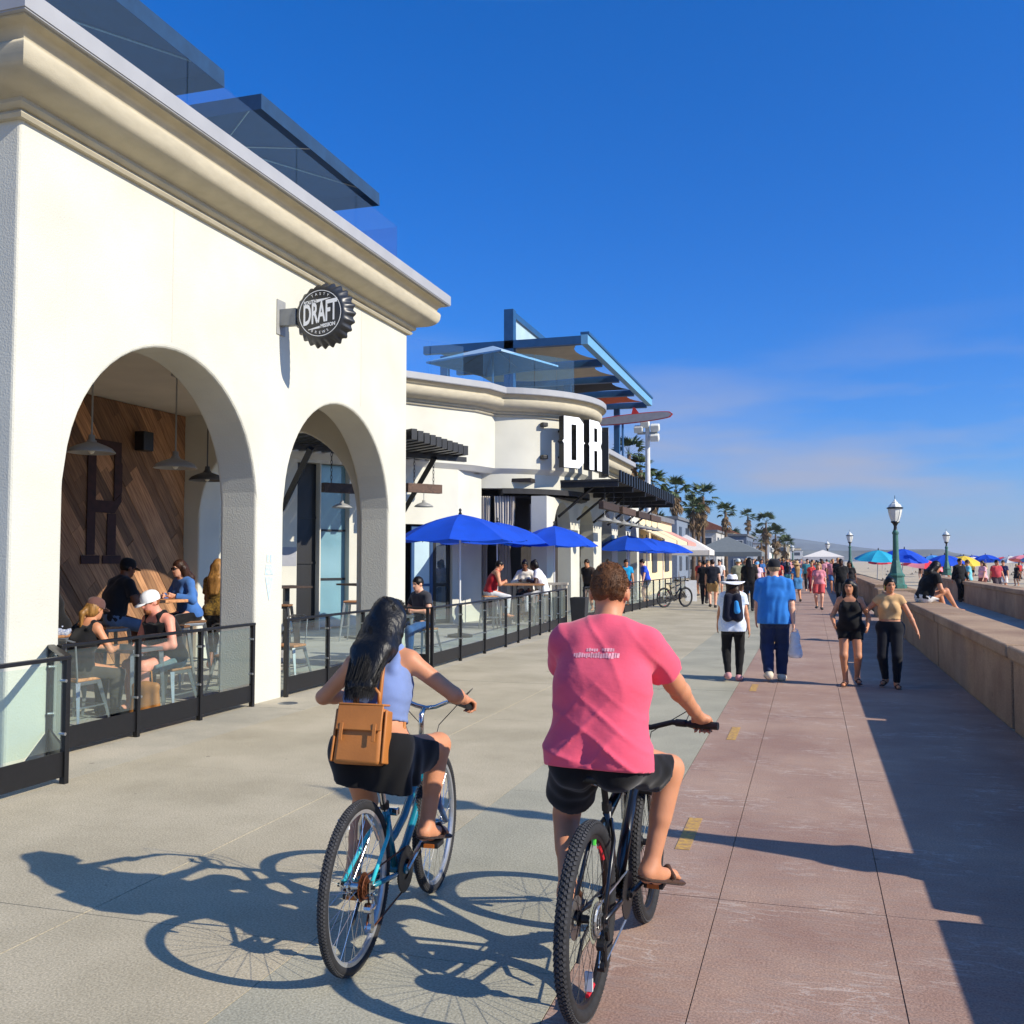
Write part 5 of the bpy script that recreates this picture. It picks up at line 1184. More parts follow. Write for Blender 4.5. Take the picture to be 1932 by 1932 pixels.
    def longsleeve(s, m, hem=.05, g=.016, amp=.004, seed=2, f2=.92, **kw):
        L_ = s.torso(g)+s.shoulders(g*.75)
        for q in (-1, 1):
            L_ += s.arm(q, g, 1., None, False); e = s.el[q]+(s.wr[q]-s.el[q])*f2; d = nrm(s.wr[q]-s.el[q]); L_.append(cap(s.el[q], e, .046*s.k+g, .034*s.k+g, .03, cut=[(e, d)]))
        nk = [ell(s.N+s.sp2*.062*s.k+s.fw*.018*s.k, (.078*s.k, .078*s.k, .058*s.k), k=.012, op='-')]
        return s.wear('shirt', L_+nk, m, amp=amp, seed=seed, cuts=[(s.P-s.sp*hem*s.k, -s.sp)], **kw)
    def tank(s, m, hem=.04, g=.013, top=.085, strap=.075, amp=.002, low=None, name='tank_top', seed=3, backlow=0., **kw):
        k = s.k; tp = s.N-s.sp2*top*k; bot = (s.P-s.sp*hem*k, -s.sp) if low is None else (s.C-s.sp*low*k, -s.sp)
        L_ = [dict(p, cut=[(tp, nrm(s.sp2*1.0+s.fw*backlow))]) for p in s.torso(g)]
        for q in (-1, 1):
            a = s.N+s.rt*strap*k*q+s.sp2*(.024*k if s.sex == 'm' else .004*k)
            for sg_ in (-1, 1):
                L_.append(cap(tp-s.sp2*.03*k+s.rt*strap*1.15*k*q+s.fw*.088*k*sg_, a+s.sp2*.008*k+s.fw*.035*k*sg_, .026*k+g*.3, .022*k+g*.3, .02, (s.fw, 1.3)))
            L_.append(cap(a+s.sp2*.010*k+s.fw*.04*k, a+s.sp2*.010*k-s.fw*.04*k, .021*k+g*.4, .021*k+g*.4, .02))
        return s.wear(name, L_, m, amp=amp, seed=seed, cuts=[bot], **kw)
    def shorts(s, m, f=.62, g=.022, g2=.04, waist=.04, amp=.004, name='shorts', seed=5, **kw):
        L_ = s.torso(g*.7)
        for q in (-1, 1): L_ += s.leg(q, g, f, 0, g2)
        return s.wear(name, L_, m, amp=amp, seed=seed, cuts=[(s.P+s.sp*waist*s.k, s.sp)], **kw)
    def pants(s, m, f2=.96, g=.013, g2=.02, waist=.04, amp=.003, name='trousers', seed=6, **kw):
        L_ = s.torso(g*.8)
        for q in (-1, 1):
            L_ += s.leg(q, g, 1., f2, g2)
        return s.wear(name, L_, m, amp=amp, seed=seed, cuts=[(s.P+s.sp*waist*s.k, s.sp)], **kw)
    def skirt(s, m, hem=.35, flare=.06, waist=.10, amp=.004, name='skirt', seed=7, **kw):
        k = s.k; L_ = s.torso(.014); e = s.P-V3(0, 0, hem*k)
        for q in (-1, 1): L_.append(cap(s.P+V3(.05*k*q, -.01, 0), e+V3(.065*k*q, 0, 0), .118*k, .11*k+flare, .05)); L_ += s.leg(q, .02, min(.95, hem/.43), 0)
        return s.wear(name, L_, m, amp=amp, seed=seed, cuts=[(s.P+s.sp*waist*k, s.sp), (e, V3(0, 0, -1))], **kw)
    def shoes(s, m, sole=None, g=.010, flat=False):
        for q in (-1, 1):
            L_ = s.foot(q, g)
            if flat:
                a, t = s.an[q], s.toe[q]; d = nrm(t-a); hl = a-d*.04*s.k-V3(0, 0, .052*s.k); tt = t+d*.035*s.k-V3(0, 0, .024*s.k); up = nrm(np.cross(nrm(np.cross(tt-hl, (0, 0, 1))), tt-hl))
                s.wear('sandal', [cap(hl, tt, .040*s.k, .048*s.k, .01, (up, 3.2)), cap(t-d*.05*s.k+nrm(np.cross(d, (0, 0, 1)))*.045*s.k-up*.01, t-d*.03*s.k+V3(0, 0, .030*s.k), .012, .011, .01), cap(t-d*.05*s.k-nrm(np.cross(d, (0, 0, 1)))*.045*s.k-up*.01, t-d*.03*s.k+V3(0, 0, .030*s.k), .012, .011, .01)], m, amp=0)
            else: s.wear('shoe', L_, m, amp=0)
    # ---- hair and hats
    def hair(s, m, style='short', seed=2, g=.007, res=None, length=.35):
        k = s.k; H, r, f, u = s.H, s.hr, s.hf, s.hu; A = [r, f, u]
        L_ = [ell(H+u*.024*k-f*.010*k, np.array((.077, .096, .096))*k+g, A, .02)]
        if style in ('long', 'pony', 'bun', 'curly'):
            L_.append(ell(H-u*.03*k-f*.045*k, np.array((.076, .062, .09))*k+g, A, .03))
        if style in ('long', 'curly'):
            b = s.N-s.fw*.10*k; e = b-V3(0, 0, length*k)-s.fw*.03*k
            for q in (-1, 0, 1): L_.append(cap(H-u*.02*k-f*.05*k+r*.045*k*q, b+s.rt*.055*k*q, .055*k, .055*k, .04)); L_.append(cap(b+s.rt*.055*k*q, e+s.rt*.045*k*q, .052*k, .030*k, .04))
            for q in (-1, 1): L_.append(cap(H+u*.01*k+r*.072*k*q-f*.02*k, s.N+s.rt*.075*k*q-s.fw*.01*k-V3(0, 0, .03*k), .024*k, .028*k, .04))
            if style == 'curly':
                for q in (-1, 1): L_.append(cap(H+r*.080*k*q-f*.02*k, s.N+s.rt*.10*k*q+s.fw*.035*k-V3(0, 0, length*.6*k), .034*k, .030*k, .04))
        if style == 'pony': L_ += [cap(H-f*.095*k+u*.01*k, H-f*.15*k-u*.09*k, .028*k, .034*k, .02), cap(H-f*.15*k-u*.09*k, H-f*.13*k-u*.24*k, .034*k, .015*k, .02)]
        if style == 'bun': L_.append(ell(H+u*.10*k-f*.06*k, np.array((.04, .04, .04))*k, A, .02))
        L_.append(ell(H-u*.050*k+f*.085*k, np.array((.070, .085, .085))*k, A, .012, '-'))
        if style == 'short': L_.append(cap(H-u*.13*k-f*.03*k+r*.2, H-u*.13*k-f*.03*k-r*.2, .066*k, .066*k, .015, op='-'))
        if style in ('short',):
            for q in (-1, 1): L_.append(ell(H-u*.03*k+f*.02*k+r*.10*k*q, np.array((.03, .05, .045))*k, A, .01, '-'))
        return s.wear('hair', L_, m, res=res, amp=.003 if s.res < .02 else 0, seed=seed, wl=.03)
    def hat(s, kind, m, m2=None, off=0):
        k = s.k; M = Matrix([[*map(float, (s.hr[i], s.hf[i], s.hu[i]))] for i in range(3)]).to_4x4(); M.translation = Vector(map(float, s.H+s.hu*.02*k)); mb = MB()
        if kind == 'cap':
            P = [(.098, -.01), (.101, .02), (.096, .055), (.078, .088), (.045, .107), (.0, .113)]
            mb.lathe([(a*k, b*k) for a, b in P], n=20); mb.v = [(x*.90, y*1.12-.004, z) for x, y, z in mb.v]; o = mb.build('cap', m, s.o, smooth=True); o.matrix_local = M
            b = MB(); n = 10; back = -1 if off else 1
            for i in range(n+1):
                a = math.pi*i/n; b.v += [(.088*k*math.cos(a), back*(.075*k+.02*k*math.sin(a)), .0), (.080*k*math.cos(a), back*(.075+.115*math.sin(a))*k, -.016*k*math.sin(a))]
            b.f = [(2*i, 2*i+2, 2*i+3, 2*i+1) for i in range(n)]; o2 = b.build('brim', m2 or m, o, smooth=True); sd = o2.modifiers.new('s', 'SOLIDIFY'); sd.thickness = .005
        else:
            P = [(.0, .125), (.05, .125), (.078, .112), (.090, .08), (.098, .02), (.104, .0)]
            mb.lathe([(a*k, b*k) for a, b in P], n=28); mb.v = [(x*.93, y*1.1-.005, z-.012*math.exp(-(x/.03)**2)*(z > .09*k)) for x, y, z in mb.v]
            o = mb.build('hat_crown', m, s.o, smooth=True); o.matrix_local = M
            b = MB(); n = 40; R0, R1 = .10*k, .215*k
            for j in range(5):
                for i in range(n): a = 2*math.pi*i/n; rr = R0+(R1-R0)*j/4; b.v.append((rr*math.cos(a)*.95, rr*math.sin(a)*1.06-.005, .002+(j/4)**1.5*(.030*math.cos(2*a)*k-.028*k)))
            b.f = [(j*n+i, j*n+(i+1) % n, (j+1)*n+(i+1) % n, (j+1)*n+i) for j in range(4) for i in range(n)]
            o2 = b.build('hat_brim', m, s.o, smooth=True); o2.matrix_local = M; sd = o2.modifiers.new('s', 'SOLIDIFY'); sd.thickness = .004
            if m2:
                b = MB().lathe([(.1065*k, .002), (.1055*k, .03)], n=28); b.v = [(x*.935, y*1.105-.005, z) for x, y, z in b.v]; o3 = b.build('hat_band', m2, s.o, smooth=True); o3.matrix_local = M
    def glasses(s):
        k = s.k; m = MB(); H, r, f, u = s.H, s.hr, s.hf, s.hu
        for q in (-1, 1):
            c = Vector(map(float, H+u*.002*k+f*.098*k+r*.032*k*q)); m.box(c, (.05*k, .012*k, .036*k), Matrix([[float(r[i]), float(f[i]), float(u[i])] for i in range(3)]))
            m.tube([tuple(H+u*.006*k+f*.094*k+r*.058*k*q), tuple(H+u*.006*k+r*.080*k*q)], .003, 4)
        m.build('sunglasses', M_BLK, s.o)
# ---------------------------------------------------------------- bicycles: +Y forward, rear axle above the origin
M_TYRE = mat('tyre_rubber', S(34, 34, 36), .8, var=.2, scale=30)
M_TYREG = mat('dusty_tread', S(62, 62, 64), .9, var=.15, scale=30)
M_CHR = mat('chrome', S(214, 214, 214), .18, metal=1, var=.06, scale=20)
M_ALU = mat('alloy_rim', S(196, 198, 200), .34, metal=.75, var=.05, scale=20)
M_PLA = mat('black_plastic', S(22, 22, 24), .5, var=.1, scale=30)
M_RUST = mat('rusty_sprocket', S(108, 62, 36), .6, metal=.6, var=.3, scale=60)
def wheel(t, c, R_, tw, rimm, spoke_m, name='wheel', knob=False, nsp=32, steer=0):
    w = thing(name, None, None); w.parent = t; w.location = c; w.rotation_euler = (0, 0, steer)
    MX = Matrix.Rotation(math.pi/2, 4, 'Y').to_3x3()
    n = 96; mb = MB(); m = 12; rc = R_-tw/2
    for i in range(n):
        a = 2*math.pi*i/n
        for j in range(m):
            b = 2*math.pi*j/m; rr = rc+tw/2*math.cos(b); mb.v.append((tw/2*math.sin(b), rr*math.cos(a), rr*math.sin(a)))
    for i in range(n):
        for j in range(m): mb.f.append((i*m+j, i*m+(j+1) % m, ((i+1) % n)*m+(j+1) % m, ((i+1) % n)*m+j))
    ty = mb.build('tyre', M_TYRE, w, smooth=True)
    tr = MB(); nb = 110 if knob else 140; rows_ = (-.34, -.12, .12, .34) if knob else (-.36, -.14, .14, .36)
    for i in range(nb):
        for q, rw in enumerate(rows_):
            a = 2*math.pi*(i+(.5 if q % 2 else 0))/nb; b = rw*math.pi*.62; rr = rc+(tw/2+.0005)*math.cos(b); x = (tw/2)*math.sin(b)
            Mr = Matrix.Rotation(a, 3, 'X'); p = Mr @ Vector((x, rr, 0))
            tr.box(p, (tw*.20, .007 if knob else .004, 2*math.pi*R_/nb*.56), Mr @ Matrix.Rotation(-b, 3, 'Z') @ Matrix.Rotation(.35*(1 if rw > 0 else -1), 3, 'Y'))
    tr.build('tread', M_TYREG, ty)
    ri = rc-tw/2+.004; hw = .013
    prof = [(ri, -hw), (ri+.006, -hw), (ri+.006, hw), (ri, hw), (ri-.014, hw*.8), (ri-.018, 0), (ri-.014, -hw*.8), (ri, -hw)]
    MB().lathe(prof, n=72, M=MX).build('rim', rimm, w, smooth=False)
    sp = MB()
    for i in range(nsp):
        a = 2*math.pi*i/nsp; sd = 1 if i % 2 else -1; off = .62*(1 if (i//2) % 2 else -1)
        sp.tube([(sd*.028, .026*math.cos(a+off), .026*math.sin(a+off)), (sd*.003, (ri-.015)*math.cos(a), (ri-.015)*math.sin(a))], .0011, 4, cap=False)
    sp.build('spokes', spoke_m, w)
    MB().lathe([(0, -.052), (.010, -.052), (.012, -.036), (.028, -.034), (.028, -.026), (.016, -.02), (.014, .02), (.028, .026), (.028, .034), (.012, .036), (.010, .052), (0, .052)], n=16, M=MX).build('hub', M_CHR if rimm is M_ALU else M_PLA, w, smooth=False)
    return w
def gear(r, teeth, th, x):
    mb = MB(); n = teeth*4; pts = []
    for i in range(n): a = 2*math.pi*i/n; rr = r+(.004 if i % 4 in (1, 2) else 0); pts.append((x-th/2, rr*math.cos(a), rr*math.sin(a)))
    return mb.poly(pts, (th, 0, 0))
def bicycle(label, loc, rz, kind):
    t = thing('bicycle', label, 'bicycle', loc, rz); cr = kind == 'cruiser'
    Rw = .345 if cr else .355; tw = .043 if cr else .056; WB = 1.03 if cr else 1.06
    rimm = M_ALU if cr else mat('black_rim', S(26, 26, 28), .45, var=.1); spm = M_CHR if cr else M_BLK
    rw = wheel(t, (0, 0, Rw), Rw, tw, rimm, spm, knob=not cr); fw_ = wheel(t, (0, WB, Rw), Rw, tw, rimm, spm, knob=not cr, steer=R(2))
    paint = mat('teal_paint', S(18, 120, 140), .25, var=.12, scale=4, spec=.6, coat=.5) if cr else mat('black_bike_paint', S(18, 18, 20), .3, var=.1, coat=.4)
    bb = Vector((0, .445, .285 if cr else .31)); ra = Vector((0, 0, Rw)); fa = Vector((0, WB, Rw))
    if cr: stt = Vector((0, .315, .60)); sadd = Vector((0, .255, .765)); ht = Vector((0, .80, .80)); hb = Vector((0, .855, .62))
    else: stt = Vector((0, .30, .70)); sadd = Vector((0, .245, .845)); ht = Vector((0, .80, .84)); hb = Vector((0, .835, .71))
    F_ = []
    def fr(p, r, name='frame_tube', m=paint, n=10): return MB().tube(p, r, n).build(name, m, t, smooth=True)
    fr([bb, stt], .0165)
    if cr:   # two swept top tubes curving down from the head tube
        fr([hb+Vector((0, -.01, .10)), (0, .70, .60), (0, .56, .49), (0, .44, .44), (0, .395, .43)], .019); fr([hb+Vector((0, 0, .02)), (0, .72, .47), (0, .58, .35), bb], .020)
    else:
        fr([ht+Vector((0, 0, -.03)), stt+Vector((0, .01, -.03))], .021); fr([hb+Vector((0, 0, .02)), bb], .026)
    fr([ht, hb], .021, 'head_tube')
    for q in (-1, 1):
        fr([bb+Vector((q*.028, -.01, 0)), bb+Vector((q*.050, -.13, .01)), ra+Vector((q*.062, .015, 0))], .011, 'chain_stay')
        fr([stt+Vector((q*.014, .012, -.05)), stt+Vector((q*.048, -.08, -.11)), ra+Vector((q*.062, .012, .01))], .009, 'seat_stay', mat('bright_teal_paint', S(56, 190, 196), .25, var=.06, coat=.5) if cr else paint)
        MB().box(ra+Vector((q*.066, .01, 0)), (.006, .05, .045)).build('dropout', M_CHR if cr else M_PLA, t)
        MB().tube([hb+Vector((q*.062, .005, -.06)), hb+Vector((q*.062, .03, -.14)), fa+Vector((q*.060, -.01, .01))], [.019, .018, .012], 10).build('fork_leg', mat('blue_fork_paint', S(20, 78, 136), .3, var=.1) if cr else paint, t, smooth=True)
        if not cr: MB().tube([hb+Vector((q*.062, .005, -.07)), hb+Vector((q*.062, .025, -.20))], .0155, 10).build('stanchion', M_CHR, t)
        MB().cyl(ra+Vector((q*.055, 0, 0)), ra+Vector((q*.082, 0, 0)), .009, n=8).build('axle_nut', M_PLA, t)
    MB().box(hb+Vector((0, .005, -.055)), (.16, .045, .04)).build('fork_crown', M_PLA if not cr else paint, t, bevel=.012)
    MB().cyl(stt-Vector((0, 0, .02)), sadd-Vector((0, 0, .03)), .0135, n=12).build('seat_post', M_CHR if cr else M_PLA, t)
    MB().cyl(stt-Vector((0, 0, .012)), stt+Vector((0, -.006, .018)), .021, n=12).build('seat_clamp', M_PLA, t)
    # saddle: wide tail, narrow nose
    mb = MB(); prof = [(-.14, .07 if not cr else .10, .018), (-.10, .085 if not cr else .115, .03), (-.02, .065 if not cr else .085, .034), (.06, .032, .032), (.12, .022, .026), (.145, .012, .012)]; n = 14
    for (y, hw, hh) in prof:
        for i in range(n): a = 2*math.pi*i/n; mb.v.append((sadd.x+hw*math.cos(a), sadd.y+y, sadd.z+hh*math.sin(a)*(1 if math.sin(a) > 0 else .6)))
    for j in range(len(prof)-1):
        for i in range(n): mb.f.append((j*n+i, j*n+(i+1) % n, (j+1)*n+(i+1) % n, (j+1)*n+i))
    mb.f.append(tuple(range(n))); mb.f.append(tuple((len(prof)-1)*n+i for i in range(n))[::-1])
    mb.build('saddle', M_PLA, t, smooth=True)
    for q in (-.022, .022): MB().tube([sadd+Vector((q*1.4, -.10, -.02)), sadd+Vector((q, -.03, -.045)), sadd+Vector((q, .05, -.042)), sadd+Vector((q*.6, .10, -.02))], .0035, 5).build('saddle_rail', M_CHR, t)
    # drive train on the right side
    M_CR = M_PLA
    cg = gear(.092, 42, .004, .048); g_ = cg.build('chainring', M_PLA if not cr else M_BLK, t); g_.location = bb
    if cr: gd = MB().lathe([(.045, .055), (.098, .056), (.104, .052), (.098, .050), (.045, .050)], n=40, M=Matrix.Rotation(math.pi/2, 3, 'Y')).build('chain_guard', M_PLA, t); gd.location = bb
    for j, r in enumerate((.055, .046, .038, .031, .025) if cr else (.078, .064, .052, .042, .033, .026)):
        g2 = gear(r, int(r*420), .0022, .030+.0055*j).build('sprocket', M_RUST if cr else M_STEEL if j else mat('pale_sprocket', S(170, 170, 150), .5, metal=.5), t); g2.location = ra
    ch = MB(); cr_r = .046 if cr else .052
    pts = [Vector((.045, bb.y+.094*math.cos(a), bb.z+.094*math.sin(a))) for a in [math.pi*(.5-.0)-math.pi*i/10 for i in range(11)]]
    jp = ra+Vector((.045, .02, -.17)); jp2 = ra+Vector((.045, .01, -.09))
    pts += [Vector((.045, jp.y+.02, jp.z-.025)), Vector((.045, jp.y-.02, jp.z)), Vector((.045, jp2.y+.025, jp2.z))]
    pts += [Vector((.045, ra.y+cr_r*math.cos(a), ra.z+cr_r*math.sin(a))) for a in [R(-70)-R(200)*i/8 for i in range(9)]]
    ch.tube(pts, .0042, 5, closed=True).build('chain', M_RUST if cr else M_STEEL, t)
    dm = MB().tube([ra+Vector((.072, .005, -.03)), ra+Vector((.070, .03, -.075)), jp2+Vector((.018, .0, .0)), jp+Vector((.016, 0, 0))], .011, 6); dm.cyl(jp+Vector((-.008, 0, 0)), jp+Vector((.02, 0, 0)), .022, n=12); dm.cyl(jp2+Vector((-.008, 0, 0)), jp2+Vector((.022, 0, 0)), .022, n=12)
    dm.build('derailleur', M_CHR if cr else M_PLA, t)
    # cranks: angle of the right arm above the forward horizontal
    an = R(28) if cr else R(2)
    for q in (1, -1):
        d = Vector((0, math.cos(an)*q, math.sin(an)*q)); e = bb+d*.17+Vector((q*.075, 0, 0))
        MB().tube([bb+Vector((q*.058, 0, 0)), e], [.014, .011], 8).build('crank_arm', M_CHR if cr else M_PLA, t)
        pp = e+Vector((q*.055, 0, 0)); p_ = MB().box(pp, (.085, .095, .024)).build('pedal', M_PLA, t, bevel=.004)
        for yy in (-.05, .05): MB().box(pp+Vector((0, yy, 0)), (.05, .006, .018)).build('reflector', mat('amber_reflector', S(200, 110, 40), .3), p_)
    MB().cyl(bb-Vector((.06, 0, 0)), bb+Vector((.06, 0, 0)), .022, n=12).build('bottom_bracket', paint, t)
    # cockpit
    if cr:
        st = ht+Vector((0, .0, .13)); MB().tube([ht, st, st+Vector((0, .035, .02))], .0135, 10).build('stem', M_CHR, t, smooth=True); c = st+Vector((0, .04, .02))
        bar = [(-.27, -.13, .045), (-.19, -.05, .05), (-.12, .02, .04), (-.05, .035, .01), (0, .035, 0), (.05, .035, .01), (.12, .02, .04), (.19, -.05, .05), (.27, -.13, .045)]
        gdir = Vector((.08, -.08, -.005)).normalized(); gc = {q: c+Vector((q*.265, -.125, .046)) for q in (-1, 1)}
    else:
        st = ht+Vector((0, .0, .06)); MB().tube([ht, st], .016, 10).build('steerer', M_PLA, t); MB().tube([st, st+Vector((0, .07, .03))], [.018, .018], 10).build('stem', M_PLA, t); c = st+Vector((0, .07, .03))
        bar = [(-.36, -.035, .03), (-.16, 0, .03), (-.06, .01, .0), (0, .01, 0), (.06, .01, 0), (.16, 0, .03), (.36, -.035, .03)]
        gc = {q: c+Vector((q*.30, -.028, .03)) for q in (-1, 1)}
    B = [c+Vector(p) for p in bar]; MB().tube(B, .0125, 10).build('handlebar', M_CHR if cr else M_PLA, t, smooth=True)
    for q in (-1, 1):
        e, i_ = (B[0], B[1]) if q < 0 else (B[-1], B[-2]); d = (i_-e).normalized()
        MB().cyl(e-d*.012, e+d*.12, .0175, n=12).build('grip', M_PLA, t, smooth=False)
        lv = e+d*.15; s_ = Vector((-d.y, d.x, 0)); s_ = s_ if s_.y > 0 else -s_
        MB().tube([lv, lv+s_*.03-Vector((0, 0, .012)), lv+s_*.045-d*.03-Vector((0, 0, .022)), lv+s_*.04-d*.12-Vector((0, 0, .03))], [.010, .008, .006, .006], 6).build('brake_lever', M_CHR if cr else M_PLA, t)
        MB().cyl(lv-d*.015, lv+d*.035, .017, n=10).build('shifter', M_PLA, t)
        MB().tube([lv+s_*.03, lv+s_*.10+Vector((0, .02, .05)), (q*.05, ht.y+.13, ht.z+.06), (q*.025, ht.y+.06, ht.z-.10), (q*.01, hb.y, hb.z-.05)], .0025, 5).build('cable', M_PLA, t)
    # brakes, reflectors
    MB().box(fa+Vector((0, -.02, Rw+.01)) if not cr else Vector((0, .36, .565)), (.10, .03, .035)).build('brake', M_CHR, t, bevel=.006)
    if cr:
        for q in (-1, 1): MB().tube([(q*.045, .13, .50), (q*.03, .10, .57), (q*.005, .08, .62)], .007, 6).build('brake_arm', M_CHR, t)
        MB().box((-.05, -.02, .60), (.05, .012, .04)).build('reflector', mat('clear_reflector', S(210, 214, 214), .2), t)
    else:
        rf = MB().box((0, .02, -(Rw-.12)), (.03, .012, .07)).build('reflector', mat('clear_reflector', S(210, 214, 214), .2), rw)
        MB().lathe([(.03, 0), (.08, 0), (.08, .002), (.03, .002)], n=30, M=Matrix.Rotation(math.pi/2, 3, 'Y')).build('brake_disc', M_STEEL, rw).location = (-.045, 0, 0)
        for a in (.6, 2.6, 4.7): MB().tube([(0, (Rw-.075)*math.cos(a+j*.06), (Rw-.075)*math.sin(a+j*.06)) for j in range(6)], .009, 6).build('rim_decal', mat('red_decal', S(190, 30, 44), .4), rw)
        MB().cyl((0, (Rw-.09)*math.cos(1.2), (Rw-.09)*math.sin(1.2)), (0, (Rw-.06)*math.cos(1.2), (Rw-.06)*math.sin(1.2)), .009, n=8).build('valve_cap', mat('green_plastic', S(80, 200, 60), .4), rw)
    MB().tube([(-.05, .37, .29), (-.075, .20, .20), (-.085, .02 if False else .16, .12)], .008, 6).build('kickstand', M_PLA, t)
    return t, gc
# ---------------------------------------------------------------- the two riders
bkW, gW = bicycle('teal step-through bicycle with silver rims under the long-haired rider', (-1.825, 3.73, 0), R(3), 'cruiser')
bkM, gM = bicycle('black mountain bike with knobbly tyres under the rider in the pink shirt', (-.82, 3.62, 0), R(-3), 'mtb')
def gv(v): return V3(v.x, v.y, v.z)
RW = .0075
W = Fig(h=1.56, sex='f', pelvis=(-.02, .235, .85), lean=R(18), curve=R(12), side=R(-4), twist=R(-4), sh_tilt=.05,
        feet={1: (.125, .525, .455), -1: (-.125, .24, .29)}, toes={1: V3(.150, .672, .405), -1: V3(-.14, .385, .235)}, hands={q: gv(gW[q])+V3(0, -.055, .036) for q in (-1, 1)},
        knee={1: (.25, 1, .2), -1: (-.2, 1, .2)}, elbow={1: (.9, -.3, -.55), -1: (-.9, -.3, -.5)}, head=(R(16), R(6)), res=RW, shw=1.0)
W.grip = {1: (gv(gW[1]), V3(.8, -.8, -.05)), -1: (gv(gW[-1]), V3(.8, .8, .05))}
W.body('tan', 'long-haired person in a blue crop top and black skirt riding the teal bicycle', (-1.825, 3.73, 0), R(3))
W.tank(cloth((116, 134, 178)), low=.13, g=.011, top=.10, strap=.10, amp=.0025, wl=.05, dirv=(0, .3, 1), res=.008, name='crop_top')
k = W.k; sk = W.torso(.016)
for q in (-1, 1): sk += W.leg(q, .022, .60 if q > 0 else .62, 0, .045)
for x in (-.10, -.05, 0, .05, .10):      # cloth hanging behind and beside the saddle
    sk.append(cap((x, .235-.055, .86), (x*1.35, .17, .66), .055, .05, .05)); sk.append(cap((x, .28, .85), (x*1.35, .30, .66), .055, .05, .05))
W.wear('skirt', sk, cloth((14, 14, 16)), res=.009, amp=.007, seed=4, wl=.075, dirv=(1, .6, 0), cuts=[(W.P+W.sp*.075*k, W.sp), ((0, 0, .695), nrm((-.12, .10, -1)))])
W.shoes(cloth((54, 34, 28), .6), flat=True)
# long straight black hair: a smooth mass under real strands
HB = hairmat((13, 11, 10), .42)
HB.node_tree.nodes['Principled BSDF'].inputs['Specular IOR Level'].default_value = .4
Hh, hr_, hf_, hu_ = W.H, W.hr, W.hf, W.hu
L_ = [ell(Hh+hu_*.022*k-hf_*.012*k, np.array((.084, .103, .103))*k, [hr_, hf_, hu_], .02), ell(Hh-hu_*.035*k-hf_*.05*k, np.array((.080, .062, .09))*k, [hr_, hf_, hu_], .03)]
bk = W.C-W.fw*.165*k-W.sp*.005*k
for q in (-1.2, -.4, .4, 1.2):
    a = Hh-hu_*.03*k-hf_*.06*k+hr_*.045*k*q; b_ = W.N-W.fw*.125*k-W.sp2*.03*k+W.rt*.052*k*q; e_ = bk+W.rt*.042*k*q-W.rt*.012
    L_ += [cap(a, b_, .048*k, .048*k, .04), cap(b_, e_, .046*k, .026*k, .035)]
L_ += [cap(Hh+hr_*.078*k+hu_*.02*k, W.N+W.rt*.085*k-W.fw*.05*k-W.sp2*.05*k, .026*k, .030*k, .04), ell(Hh-hu_*.06*k+hf_*.088*k, np.array((.068, .080, .095))*k, [hr_, hf_, hu_], .012, '-')]
hair = W.wear('hair', L_, HB, res=.008, amp=.0025, seed=9, wl=.022, dirv=(1, .4, 0))
rs = np.random.RandomState(3); mb = MB()
for i in range(1500):
    u_ = rs.uniform(-1, 1); th = rs.uniform(.05, 1.0); x0 = u_
    p0 = Hh+hu_*(.125*k)*math.cos(u_*1.15)*rs.uniform(.93, 1.0)+hr_*.088*k*math.sin(u_*1.15)+hf_*(.07*k-.13*k*th)
    p1 = Hh-hu_*.01*k-hf_*.112*k*(1-.30*u_*u_)+hr_*.088*k*u_*1.0
    p2 = W.N-W.fw*(.172*k)*(1-.18*u_*u_)-W.sp2*.03*k+W.rt*.100*k*u_
    p3 = bk+W.rt*(.080*k*u_-.012)-W.fw*(.026*k*(1-u_*u_*.6)+.004)-W.sp*rs.uniform(-.03, .085)*k
    pts = []
    jit = rs.normal(size=3)*.004; ph = rs.uniform(0, 6)
    for t in np.linspace(0, 1, 14):
        P4 = [p0, p1, p2, p3]; s_ = t*3; j = min(2, int(s_)); w = s_-j
        a, b_, c, d = P4[max(0, j-1)], P4[j], P4[j+1], P4[min(3, j+2)]
        q = .5*((2*b_)+(-a+c)*w+(2*a-5*b_+4*c-d)*w*w+(-a+3*b_-3*c+d)*w**3)
        pts.append(tuple(q+jit*t+hr_*.003*math.sin(ph+t*7)))
    mb.tube(pts, [.00125*(1-.5*j/13) for j in range(14)], 3, cap=False)
mb.build('strands', HB, hair, smooth=True)
# ---- rider in pink
Mn = Fig(h=1.70, sex='m', pelvis=(-.012, .215, .92), lean=R(9), curve=R(10), side=R(1), twist=R(3), sh_tilt=.0,
         feet={1: (.135, .495, .415), -1: (-.125, .16, .395)}, toes={1: V3(.195, .64, .350), -1: V3(-.15, .30, .345)}, hands={q: gv(gM[q])+V3(0, -.058, .036) for q in (-1, 1)},
         knee={1: (.35, 1, .1), -1: (-.35, 1, .2)}, elbow={1: (.55, -.45, -.8), -1: (-.55, -.45, -.8)}, head=(R(-2), R(4)), res=RW, fat=.94, shw=.95)
Mn.grip = {1: (gv(gM[1]), V3(1, -.15, 0)), -1: (gv(gM[-1]), V3(1, .15, 0))}
Mn.body('tan', 'short-haired person in a pink tee and black shorts riding the black mountain bike', (-.82, 3.62, 0), R(-3))
k = Mn.k
PINK = mat('pink_jersey', S(228, 88, 112), .88, var=.07, scale=5, bump=.12, bscale=40, spec=.15, sheen=.2, bdist=.012, stretch=(1, 1, 1.6))
